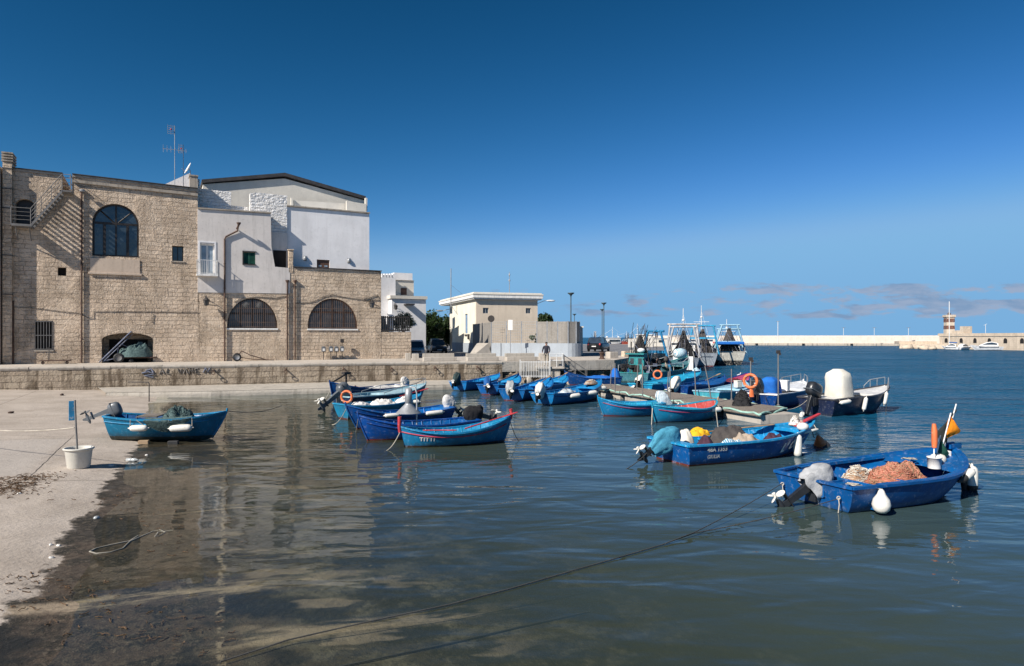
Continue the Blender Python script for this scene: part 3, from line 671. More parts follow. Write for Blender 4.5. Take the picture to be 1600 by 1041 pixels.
# garage recess
gx0, gz0, gx1, gz1 = bb(w_gar); mb = MB(); mb.b2((gx0 - .1, 1.6, 0), (gx1 + .1, 1.65, gz1)); 
mb.b2((gx0 - .1, .42, 0), (gx0 - .001, 1.6, gz1)); mb.b2((gx1 + .001, .42, 0), (gx1 + .1, 1.6, gz1)); mb.b2((gx0 - .1, .42, gz1), (gx1 + .1, 1.65, gz1 + .1)); mb.build('garage_recess', M['stone_low'], A)
mb = MB(); mb.b2((gx0 + .35, 1.52, .02), (gx1 - .35, 1.59, gz1 - .45)); mb.build('garage_dark_panel', M['dark_hole'], A)  # dark sheet standing for the unlit opening inside the recess
# pilaster with slatted chimney top
pa = FR(4, 570, .25); pb = FR(18.5, 570, .25); zt = FR(11, 253, .25)[1]
mb = MB(); mb.b2((pa[0], -.28, -.02), (pb[0], 1.0, zt)); mb.build('pilaster', M['stone_low'], A)
mb = MB()
for i in range(4): mb.b2((pa[0] - .06, -.34, zt + .02 + i * .17), (pb[0] + .06, 1.06, zt + .11 + i * .17))
mb.b2((pa[0] + .06, -.2, zt), (pb[0] - .06, .9, zt + .6)); mb.build('chimney_cap', M['trim_stone'], A)
for yy in (263, 295, 325, 399, 460): mb = MB(); z = FR(11, yy, .25)[1]; mb.b2((pa[0] - .03, -.31, z - .03), (pb[0] + .03, .3, z + .03)); mb.build('band', M['dark_trim'], A)  # dark bands stand for shadow stripes across the pilaster
pipe(A, 127.5, 297, 568); pipe(A, 20.5, 470, 570, head=False)
# outside stair: landing by the door, flight up to the notch, railing
st = MB(); ax, az = FR(22, 352); bx, bz = FR(52, 352); tx, tz = FR(100, 301); px_, _ = FR(113, 300); ny = -1.05
st.b2((ax, ny, az - .16), (bx, -.001, az - .02)); n = 11
for i in range(n):
    x = bx + (tx - bx) * i / n; z = az + (tz - az) * (i + 1) / n; st.b2((x, ny + .05, z - .06), (x + (tx - bx) / n + .04, -.001, z - .02))
st.b2((tx - .03, ny, tz - .12), (px_ + .05, .3, tz - .02))
for y in (ny + .02, -.06):
    st.loft([[(bx, y - .03, az - .22), (bx, y + .03, az - .22), (bx, y + .03, az), (bx, y - .03, az)], [(tx, y - .03, tz - .22), (tx, y + .03, tz - .22), (tx, y + .03, tz), (tx, y - .03, tz)]], True, (True, True), False)
st.tube([(ax + .2, ny + .1, az - .1), (ax + .2, -.02, az - .95)], .035); st.tube([(bx - .1, ny + .1, az - .1), (bx - .1, -.02, az - .95)], .035)
stair = st.build('staircase', M['mid_metal'], A)
rl = MB(); hr = 1.0; y = ny + .02
for k in range(4):
    hz = hr * (k + 1) / 4
    rl.tube([(ax, y, az + hz), (bx, y, az + hz), (tx, y, tz + hz), (px_, y, tz + hz)], .018 if k < 3 else .026, 5)
for f_ in (0, 1): rl.tube([(ax + (bx - ax) * f_, y, az - .1), (ax + (bx - ax) * f_, y, az + hr)], .026, 5)
for f_ in (.0, .33, .66, 1): rl.tube([(bx + (tx - bx) * f_, y, az + (tz - az) * f_), (bx + (tx - bx) * f_, y, az + (tz - az) * f_ + hr)], .022, 5)
for hz in (.35, .7, 1.0): rl.tube([(ax, y, az + hz), (ax, -.02, az + hz)], .018, 5)
rl.tube([(px_, y, tz), (px_, y, tz + 1.05)], .03, 5); rl.tube([(px_, .0, tz), (px_, .0, tz + 1.05)], .03, 5); rl.tube([(px_, y, tz + 1.0), (px_, 0, tz + 1.0)], .02, 5); rl.tube([(px_, y, tz + .5), (px_, 0, tz + .5)], .016, 5)
rl.tube([(tx, .15, tz + 1.05), (px_, .15, tz + 1.05)], .02, 5); rl.tube([(tx, .15, tz + .55), (px_, .15, tz + .55)], .016, 5)
rl.build('railing', M['mid_metal'], stair)
# security camera under the stair head, cables along the front
cpt = FR(126, 298, .3); mb = MB(); mb.tube([(cpt[0], 0, cpt[1]), (cpt[0], -.3, cpt[1] + .02)], .03); mb.lathe([(.06, -.12), (.1, 0), (.1, .16), (.04, .2)], (cpt[0] + .05, -.34, cpt[1]), 10, 'x'); mb.build('cctv_camera', M['grey_metal'], A)
mb = MB()
for pts in ([(20, 480), (60, 482), (95, 487), (120, 489), (128, 492), (138, 497), (145, 497), (146, 487), (200, 487), (260, 487.5), (310, 488)], [(240, 491), (238, 505)]):
    mb.tube([(FR(a, b)[0], -.03, FR(a, b)[1]) for a, b in pts], .016, 4)
mb.build('cable', M['dark_trim'], A)
# roof: stair head room in white, chimney stub
mb = MB(); p = FR(258, 290, -2.5); q = FR(298, 272, -2.5); zb = p[1] - 1.2
mb.loft([[(p[0], 2.5, zb), (p[0], 2.5, p[1] + .1), (q[0], 2.5, q[1] + .1), (q[0], 2.5, zb)], [(p[0], 5.5, zb), (p[0], 5.5, p[1] + .1), (q[0], 5.5, q[1] + .1), (q[0], 5.5, zb)]], True, (True, True), False); mb.build('roof_room', M['plaster_white'], A)
mb = MB(); a = rect(296.5, 275, 308.5, 300); x0, z0, x1, z1 = bb(a); mb.b2((x0, -.04, z0), (x1, 1.0, z1)); mb.b2((x0 - .05, -.1, z1), (x1 + .05, 1.05, z1 + .09)); mb.build('chimney', M['trim_stone'], A)
mb = MB(); mb.b2((outl[0][0], .3, FR(160, 300)[1] - .5), (FR(308, 300)[0], 8.9, FR(160, 300)[1] - .4)); mb.build('roof', M['concrete'], A)

# ---- white plastered house with stone base
Bh = house('plastered_house', 'narrow house of greyish white plaster over a stone base, small balcony and green shutter')
h_fd = rect(312.5, 381, 335, 430); h_sh = rect(380, 393.5, 399, 413.5); h_a1 = arch(355, 466, 433.5, 513, 508)
mb = MB(); mb.panel(P([(308.7, 457), (453, 459), (453, 419), (429.5, 417), (424, 385), (423, 334.5), (308.5, 327)]), [h_fd, h_sh], -.03, 1.5, .3); mb.build('plaster_wall', M['plaster_grey'], Bh)
mb = MB(); mb.panel([(FR(312, 566)[0], -.05), (FR(453, 563)[0], -.05), P([(453, 459.2)])[0], P([(309, 457.2)])[0]], [h_a1], 0, 5.0, .35); mb.build('stone_wall', M['stone_low'], Bh)
mb = MB(); p, q = FR(308.7, 326.6), FR(423.4, 334); mb.loft([[(t_[0], y, t_[1] + z) for y, z in ((-.12, 0), (.3, 0), (.3, .1), (-.12, .1))] for t_ in (p, q)], True, (True, True), False); mb.build('coping', M['trim_stone'], Bh)
arched_window(Bh, h_a1, .3, 'dark_wood', 'dim_glass', [(.27, .08), (.5, .1), (.73, .08)], FR(394, 490)[1], .1, 0, .14)
mb = MB(); x0, z0, x1, z1 = bb(h_a1); mb.b2((x0 - .05, -.07, z0 - .13), (x1 + .05, .05, z0)); mb.build('sill', M['white_trim'], Bh, bevel=.015)
for f_ in (.36, .62):      # two iron star rosettes in the arch grille
    gs = MB(); c = Vector((x0 + (x1 - x0) * f_, .05, z0 + (z1 - z0) * .78))
    for k in range(6): a = math.pi * k / 6; gs.tube([c + Vector((math.cos(a) * .24, 0, math.sin(a) * .24)), c - Vector((math.cos(a) * .24, 0, math.sin(a) * .24))], .018, 4)
    gs.build('rosette', M['mid_metal'], Bh)
x0, z0, x1, z1 = bb(h_fd); fd = MB(); fd.panel(h_fd, [inset([(x0, z0), ((x0 + x1) / 2 + .03, z0), ((x0 + x1) / 2 + .03, z1), (x0, z1)], .1), inset([((x0 + x1) / 2 - .03, z0), (x1, z0), (x1, z1), ((x0 + x1) / 2 - .03, z1)], .1)], .12, .06, .06); f = fd.build('french_door', M['white_trim'], Bh)
mb = MB(); mb.b2((x0 + .05, .15, z0 + .05), (x1 - .05, .17, z1 - .05)); mb.build('pane', M['curtain_glass'], f)
mb = MB(); mb.b2((x0 - .12, -.06, z0), (x0, 0, z1 + .1)); mb.b2((x1, -.06, z0), (x1 + .12, 0, z1 + .1)); mb.b2((x0 - .12, -.06, z1 + .1), (x1 + .12, 0, z1 + .2)); mb.build('door_surround', M['plaster_white'], Bh)
bal = MB(); bx0, bx1 = x0 - .25, x1 + .2; bal.b2((bx0, -.62, z0 - .12), (bx1, -.031, z0)); bl = bal.build('balcony', M['white_trim'], Bh)
rl = MB(); bars(rl, bx0 + .04, z0, bx1 - .04, z0 + 1.0, -.58, .125, .013)
for x in (bx0 + .04, bx1 - .04):
    for k in range(4): y = -.58 + .17 * k; rl.b2((x - .013, y - .013, z0), (x + .013, y + .013, z0 + 1.0))
    rl.b2((x - .022, -.6, z0 + .98), (x + .022, -.03, z0 + 1.02))
rl.b2((bx0, -.605, z0 + .98), (bx1, -.555, z0 + 1.02)); rl.b2((bx0, -.595, z0 + .06), (bx1, -.565, z0 + .09)); rl.build('balcony_railing', M['white_metal'], bl)
x0, z0, x1, z1 = bb(h_sh); sh = MB()
for a, b_ in ((x0 + .03, (x0 + x1) / 2 - .01), ((x0 + x1) / 2 + .01, x1 - .03)):
    sh.b2((a, .0, z0 + .02), (a + .06, .05, z1 - .02)); sh.b2((b_ - .06, .0, z0 + .02), (b_, .05, z1 - .02)); n = 12
    for i in range(n): z = z0 + .06 + (z1 - z0 - .12) * i / n; sh.add([(a + .05, .005, z), (b_ - .05, .005, z), (b_ - .05, .04, z + (z1 - z0) / n), (a + .05, .04, z + (z1 - z0) / n)], [(0, 1, 2, 3)])
sh.build('shutter', M['green_shutter'], Bh); mb = MB(); mb.b2((x0 - .04, -.1, z0 - .07), (x1 + .04, .02, z0)); mb.b2((x0 - .06, -.1, z0 - .06), (x0, -.03, z1 + .06)); mb.b2((x0 - .06, -.1, z1), (x1 + .06, -.03, z1 + .07)); mb.build('window_frame', M['dark_trim'], Bh)
dark_back(Bh, h_sh, .2, 'dark_hole', 'window_recess')
pipe(Bh, 0, 0, 0, .1, .06, 'rust', False, [(373, 351, .62), (371, 356, .5), (371, 361, .14), (353, 370, .11), (351, 374, .11), (351, 565, .11)])
mb = MB(); p = FR(373, 350, .6); mb.lathe([(.07, -.1), (.13, 0), (.16, .1), (.14, .1)], (p[0], -.62, p[1]), 10); mb.tube([(p[0], -.62, p[1]), (p[0] - .1, -.1, p[1] - .3)], .05); mb.build('rain_head', M['rust'], Bh)
pipe(Bh, 449, 439, 563); pipe(Bh, 461, 439, 563, mat='rust')
mb = MB(); mb.b2((FR(309, 340)[0], .4, FR(360, 340)[1] - .3), (FR(420, 340)[0], 1.4, FR(360, 340)[1] - .2)); mb.build('roof', M['concrete'], Bh)
mb = MB(); mb.tube([(FR(a, b)[0], -.03, FR(a, b)[1]) for a, b in ((366, 472), (378, 467), (400, 464), (430, 466), (448, 463))], .02, 4); mb.build('cable', M['dark_trim'], Bh)
# courtyard entrance between the two: dark panel standing for the unlit opening, and little pillar
mb = MB(); a = rect(427, 391, 447, 417.5, -.56); x0, z0, x1, z1 = bb(a); mb.b2((x0, .56, z0 - .2), (x1, .60, z1)); mb.build('yard_dark_panel', M['dark_hole'], Bh)
mb = MB(); a = rect(424, 362, 449, 418, -.6); x0, z0, x1, z1 = bb(a); mb.b2((x0, .605, z0 - .5), (x1, .64, z1)); mb.build('yard_wall', M['plaster_grey'], Bh)
mb = MB(); a = rect(451.2, 391, 458, 420, 0); x0, z0, x1, z1 = bb(a); mb.b2((x0, -.03, z0 - .3), (x1, .45, z1)); mb.b2((x0 - .05, -.08, z1), (x1 + .05, .5, z1 + .08)); mb.build('chimney', M['stone_low'], Bh)

# ---- lower stone house with roof terrace
Ch = house('terrace_house', 'low rough limestone house with one barred half round window and flat roof terrace')
h_a2 = arch(481, 466.5, 558.5, 514, 508)
c0, c1 = FR(453.2, 563), FR(595.3, 561)
mb = MB(); mb.panel([(c0[0], -.05), (c1[0], -.05), FR(595.6, 425), FR(453.2, 418.5)], [h_a2], 0.003, 1.65, .4); mb.build('wall', M['stone_low'], Ch)
mb = MB(); p, q = FR(459, 417.8), FR(596.2, 424.4); mb.loft([[(t_[0], y, t_[1] + z) for y, z in ((-.1, 0), (.35, 0), (.35, .07), (-.1, .07))] for t_ in (p, q)], True, (True, True), False); mb.build('coping', M['dark_trim'], Ch)
arched_window(Ch, h_a2, .3, 'brown_wood', 'dim_glass', [(.27, .1), (.5, .12), (.73, .1)], FR(519, 488)[1], .12, 0, .15)
mb = MB(); x0, z0, x1, z1 = bb(h_a2); mb.b2((x0 - .05, -.07, z0 - .12), (x1 + .05, .05, z0)); mb.build('sill', M['white_trim'], Ch, bevel=.015)
mb = MB(); mb.b2((c0[0], .3, FR(520, 430)[1] - .25), (c1[0] - .1, 1.6, FR(520, 430)[1] - .15)); mb.build('roof_terrace', M['concrete'], Ch)
mb = MB()
for pts in ([(462, 474), (480, 473), (492, 471), (505, 464), (519, 461), (534, 464), (553, 467), (575, 469), (594, 469)], [(566, 469), (590, 462), (592, 466)]):
    mb.tube([(FR(a, b)[0], -.03, FR(a, b)[1]) for a, b in pts], .02, 4)
mb.build('cable', M['dark_trim'], Ch)
# low wall and iron fence to the right of it
mb = MB(); l0, l1 = FR(595.4, 561), FR(642.5, 560.5); z1 = FR(619, 518.8)[1]; mb.b2((l0[0] + .003, .02, -.05), (l1[0], .5, z1)); W_ = house('garden_wall', 'low limestone garden wall with dark iron railing beside the parked cars', 'wall'); mb.build('wall', M['stone_low'], W_)
mb = MB(); zt = FR(619, 494)[1]; bars(mb, l0[0] + .05, z1 + .05, l1[0] - .15, zt, .06, .17, .034, (z1 + .12, zt - .1)); mb.build('railing', M['iron'], W_)
mb = MB(); a = FR(611, 518)[0]; mb.b2((a - .15, .1, z1), (a + .25, .4, FR(611, 494)[1] + .12)); mb.b2((a - .2, .05, FR(611, 494)[1] + .12), (a + .3, .45, FR(611, 494)[1] + .2)); mb.build('gate_post', M['plaster_white'], W_)

# ---- white house behind, set back from the fronts
D = house('white_house', 'big white plastered house set back above the terrace, small brown door and two wall lamps')
off = -.75
w0 = P([(447.5, 420), (577, 426), (577, 334.5), (447.5, 323)], off); dr = rect(495, 405.5, 515, 421, off)
mb = MB(); w0[0] = (w0[0][0], w0[0][1] - 1.2); w0[1] = (w0[1][0], w0[1][1] - 1.2); mb.panel(w0, [dr], -off, 6, .15); mb.build('wall', M['plaster_white'], D)
x0, z0, x1, z1 = bb(dr); mb = MB(); mb.b2((x0, -off + .1, z0 - .5), (x1, -off + .15, z1)); d_ = mb.build('door', M['brown_wood'], D)
for f_ in (.27, .73): mb = MB(); x = x0 + (x1 - x0) * f_; mb.b2((x - .12, -off + .08, z1 - .55), (x + .12, -off + .098, z1 - .42)); mb.build('pane', M['curtain_glass'], d_)
for px in (476.5, 545): p = FR(px, 404 + (px > 500) * 3.5, off); mb = MB(); mb.ell((p[0], -off - .06, p[1]), (.14, .12, .2), 10, 6); mb.b2((p[0] - .12, -off - .03, p[1] - .2), (p[0] + .12, -off - .001, p[1] + .2)); mb.build('wall_lamp', M['grey_metal'], D)
mb = MB(); p, q = FR(447.5, 322.6, off), FR(577.6, 334, off); mb.loft([[(t_[0], y, t_[1] + z) for y, z in ((-off - .12, 0), (-off + .3, 0), (-off + .3, .1), (-off - .12, .1))] for t_ in (p, q)], True, (True, True), False); mb.build('coping', M['trim_stone'], D)
# roof terrace parapets behind the coping
mb = MB()
for (xa, ya, xb, yb, o2) in ((456, 313, 541, 318, -4.5), (541.5, 314, 572.5, 319, -4.0)):
    p, q = FR(xa, ya, o2), FR(xb, yb, o2); mb.loft([[(t_[0], y, t_[1] + z) for y, z in ((-o2, -2.2), (-o2 + .25, -2.2), (-o2 + .25, 0), (-o2, 0))] for t_ in (p, q)], True, (True, True), False)
for px in (456, 572): a = rect(px - 1.5, 309 if px < 500 else 309.5, px + 1.5, 330, -4.3); x0, z0, x1, z1 = bb(a); mb.b2((x0, 4.2, z0), (x1, 4.5, z1))
mb.build('parapet', M['plaster_cream'], D)
# rail on the terrace stair, casting its slanting lines on the wall
mb = MB(); 
for k in range(5):
    p = FR(424, 337 + k * 6.5, -.9); q = FR(452, 366 + k * 6.5, -.9); mb.tube([(p[0], .9, p[1]), (q[0], .9, q[1])], .014, 4)
mb.build('stair_rail', M['mid_metal'], D)
# gabled hall behind
E_ = house('gabled_house', 'pale plastered gable wall with dark low pitched roof edge rising behind the white house')
off = -5.5
g = P([(317, 340), (570, 345), (570, 313.5), (444.5, 279), (317, 288)], off); mb = MB(); mb.panel(g, [], -off, 6, 0); mb.build('gable_wall', M['plaster_cream'], E_)
a, b_, c = FR(315, 287, off), FR(444.5, 276.2, off), FR(570.5, 312.5, off); mb = MB()
for p, q in ((a, b_), (b_, c)): mb.loft([[(t_[0], y, t_[1] + z) for y, z in ((-off - .25, 0), (-off + 6, 0), (-off + 6, .28), (-off - .25, .28))] for t_ in (p, q)], True, (True, True), False)
mb.build('roof', M['dark_trim'], E_)
# whitewashed rubble walls between
V = house('rubble_wall', 'whitewashed rough rubble walls stepping up beside the roof terraces', 'wall')
off = -.65
mb = MB(); mb.panel(P([(391, 420), (448.5, 420), (448.5, 306), (401, 301), (391, 302)], off), [], -off, .6, 0); mb.build('wall', M['rubble_white'], V)
off = -1.1
mb = MB(); mb.panel(P([(308, 335), (361, 340), (361, 300), (312, 294.5), (312, 280), (309, 280)], off), [], -off, .6, 0); mb.panel(P([(355, 340), (395, 340), (395, 325), (360, 321)], off - .3), [], -off + .3, .5, 0); mb.build('low_wall', M['rubble_white'], V)

# ---- neighbour at the far left: mostly outside the frame, shades the wall beside it
N_ = house('stone_neighbour', 'ochre stone house at the very left edge, seen only as a sliver')
nx = FR(2.0, 570, 0)[0]
mb = MB(); mb.b2((nx - 14, -.6, -.05), (nx, 9, FR(3, 262)[1])); mb.build('wall', M['plaster_tan'], N_)

# ---- wall lanterns (things that hang on the fronts)
def lantern(px, py, label, off=0.5, s=1.0, base=None, wall=0.0):
    q = FR(px, py, wall + off) if base is None else base; t = house('wall_lantern', label, 'lantern', 'wall lanterns on the quay houses'); x, z = q; y = -wall - off
    mb = MB(); mb.tube([(x - .05, y + off, z + .25), (x - .05, y + .3, z + .48), (x, y, z + .5), (x, y, z + .38)], .025, 6); mb.tube([(x - .05, y + off, z - .1), (x - .03, y + .25, z + .42)], .018, 5); mb.build('bracket', M['iron'], t)
    mb = MB(); mb.lathe([(.03, .42), (.07, .34), (.24, .2), (.25, .17), (.1, .17)], (x, y, z), 8, smooth=False); mb.build('hood', M['iron'], t)
    mb = MB(); mb.lathe([(.2, .17), (.12, -.2), (.03, -.24)], (x, y, z), 6, smooth=False); mb.build('glass', M['dim_glass'], t)
    mb = MB()
    for k in range(6): a = 2 * math.pi * k / 6; mb.tube([(x + .205 * math.cos(a), y + .205 * math.sin(a), z + .17), (x + .125 * math.cos(a), y + .125 * math.sin(a), z - .2)], .012, 4)
    mb.build('cage', M['iron'], t)
lantern(322.5, 473, 'black wall lantern on a bracket beside the balcony house corner')
lantern(581.5, 477, 'dark wall lantern on a curled bracket right of the barred half round window')

# ---- far white houses behind the low wall
off = -12.0
Fh = house('far_white_house', 'white stepped house with flat roofs and battlement parapet, behind the garden wall')
def fblock(x0, y0, x1, y1, o, mat, name, dep=5, parent=Fh):
    a = rect(x0, y0, x1, y1, o); xa, za, xb, zb = bb(a); mb = MB(); mb.b2((xa, -o, min(za, 0) if y1 > 490 else za), (xb, -o + dep, zb)); return mb.build(name, M[mat], parent)
fblock(592, 433, 618, 530, -19, 'plaster_white', 'wall'); fblock(618, 438, 646.5, 530, -20, 'plaster_cream', 'wing'); fblock(616, 426, 644.5, 440, -22, 'plaster_white', 'upper_room'); fblock(612, 467, 665.5, 530, -18, 'plaster_white', 'wall')
fblock(610, 461.5, 668, 468, -17.8, 'plaster_cream', 'cornice', 6); fblock(634.5, 474.5, 648, 477, -17.2, 'dark_trim', 'hood', .8); fblock(617, 437.2, 647.5, 439, -19.9, 'trim_stone', 'coping', 5)
f = fblock(626.5, 450, 635.5, 461, -19.95, 'brown_wood', 'window', .1); fblock(628, 451, 630.5, 461, -19.99, 'dark_hole', 'pane', .1, f); fblock(631.5, 451, 634, 461, -19.99, 'dark_hole', 'pane', .1, f)
fblock(617, 429, 623, 433, -22.05, 'grey_metal', 'vent', .1)
for i in range(5): fblock(596.5 + i * 4.4, 427.5, 598.8 + i * 4.4, 433.5, -19, 'plaster_white', 'battlement', .5)
mb = MB(); a = P([(595, 470), (606, 530), (595, 530)], -10)
st_ = MB(); n = 9
for i in range(n): p = FR(596 + i * 1.2, 494 + i * 4.2, -14.5); st_.b2((p[0] - .1, 14.5, -.02), (p[0] + .35, 15.6, p[1]))
st_.build('outside_steps', M['concrete'], Fh)
lantern(618.5, 481, 'black lantern on a curled bracket against the far white house', wall=-17.9)

# ---- roof aerials and dish
def aerial(px, ytop, ybot, off, label, grids, dip=True, sc=1.0):
    x, zt = FR(px, ytop, off); _, zb = FR(px, ybot, off); t = house('roof_aerial', label, 'aerial', 'aerials on the stone house roof'); y = -off
    mb = MB(); mb.tube([(x, y, zb - .3), (x, y, zt)], .025, 6); mb.build('mast', M['grey_metal'], t)
    for dz, dx, w_ in grids:
        g = MB()
        for k in range(5): g.b2((x + dx - w_, y - .01, zt - dz + k * .14), (x + dx + w_, y + .01, zt - dz + k * .14 + .02))
        for k in (-1, 0, 1): g.b2((x + dx + k * w_ - .01, y - .02, zt - dz - .05), (x + dx + k * w_ + .01, y, zt - dz + .65))
        g.ell((x + dx, y - .08, zt - dz + .3), (.07, .05, .06), 6, 4, m=1)
        g.build('grid_panel', [M['grey_metal'], M['red']], t)
    if dip:
        g = MB()
        for k in range(7): q = -.75 + .25 * k; L = .45 - .03 * k; g.tube([(x + q, y - L, zt - 1.75), (x + q, y + L, zt - 1.75)], .011, 4); g.tube([(x + q, y, zt - 1.75 - L * .6), (x + q, y, zt - 1.75 + L * .6)], .011, 4)
        g.tube([(x - .8, y, zt - 1.75), (x + .8, y, zt - 1.75)], .015, 4); g.build('dipole_array', M['grey_metal'], t)
    return t
aerial(273, 197, 292, -2, 'tall thin television aerial mast carrying a pale grid panel and comb of dipoles', [(.6, -.25, .22)])
mb = MB(); t = aerial(286.5, 229, 285, -2.2, 'short television aerial mast with one small grid panel beside the satellite dish', [(.5, -.15, .16)], False)
x, z = FR(295, 264, -1.2); t = house('satellite_dish', 'white satellite dish on the roof corner of the stone house', 'satellite dish'); mb = MB()
mb.X = Matrix.Translation((x, 1.2, z)) @ Vector((-.62, -.10, .30)).to_track_quat('Z', 'Y').to_matrix().to_4x4(); mb.lathe([(.02, .0), (.2, .015), (.38, .06), (.46, .1), (.44, .105), (.36, .07), (.02, .02)], (0, 0, 0), 20); mb.build('dish', M['white_trim'], t)
mb = MB(); mb.tube([(x + .1, 1.3, z - .9), (x + .1, 1.3, z - .1), (x, 1.2, z)], .03); mb.tube([(x, 1.2, z - .4), (x - .5, .8, z - .1)], .015); mb.build('mount', M['grey_metal'], t)
# ------------------------------------------------------------------ boats
_pc = {}
def hullpaint(col, wl=.045, wlcol=(.16, .022, .018), wear=.35):
    if col[2] > col[0] * 2.2 and col[2] > .2: col = (col[0] * .15, col[1] * .72, col[2] * .66) if col[1] < .14 else (col[0] * .3, col[1] * .95, col[2] * .88)
    k = (col, wl, wlcol, wear)
    if k not in _pc: _pc[k] = paint('boat_paint', col, .4, .16, 2.2, .12, 16, wear=wear, wearcol=(min(1, col[0] + .25), min(1, col[1] + .25), min(1, col[2] + .22)), wl=wl, wlcol=wlcol, streak=.3, spec=.35)
    return _pc[k]
ROYAL = (.008, .08, .33); AZURE = (.014, .15, .46); LIGHT = (.035, .27, .56); TEAL = (.02, .17, .34); NAVY = (.012, .02, .055); PALE = (.22, .42, .56); SEA = (.05, .14, .17)
RED = (.40, .03, .045); WHITE = (.70, .70, .67); DKRED = (.13, .02, .018); BLK = (.03, .03, .03)
VS = [0, .025, .07, .14, .23, .34, .46, .6, .74, .87, 1.0]
class Hull:
    def __init__(s, L, B, fs, fm, fb, draft=.16, tr=.7, e=.38, rake=.45, um=.42, srake=.04):
        s.L, s.B, s.fs, s.fm, s.fb, s.draft, s.tr, s.e, s.rake, s.um, s.srake = L, B, fs, fm, fb, draft, tr, e, rake, um, srake
    def w(s, u):
        if u < s.um: return s.B / 2 * (s.tr + (1 - s.tr) * math.sin(math.pi / 2 * u / s.um) ** (1 if s.tr > .3 else .75))
        q = (u - s.um) / (1 - s.um); return max(.012, s.B / 2 * (1 - q ** 2.3) ** .86)
    def sheer(s, u):
        return s.fm + ((s.fs - s.fm) * ((s.um - u) / s.um) ** 2 if u < s.um else (s.fb - s.fm) * ((u - s.um) / (1 - s.um)) ** 2)
    def keel(s, u): return -s.draft + s.draft * .6 * max(0, (u - .7) / .3) ** 2
    def ex(s, u):
        r = s.e + (.92 - s.e) * max(0, (u - .45) / .55) ** 2
        if s.tr < .3: r = max(r, s.e + (.92 - s.e) * max(0, (.45 - u) / .45) ** 2)
        return r
    def P(s, u, v, sd=1, off=0.0):
        zk, zs = s.keel(u), s.sheer(u); y = sd * (s.w(u) * v ** s.ex(u) + off)
        x = u * s.L - s.rake * (1 - v) ** 1.2 * u ** 5 + s.srake * s.L * (1 - v) * (1 - u) ** 4
        return (x, y, zk + (zs - zk) * v)
    def vz(s, u, z): return max(0, min(1, (z - s.keel(u)) / (s.sheer(u) - s.keel(u))))

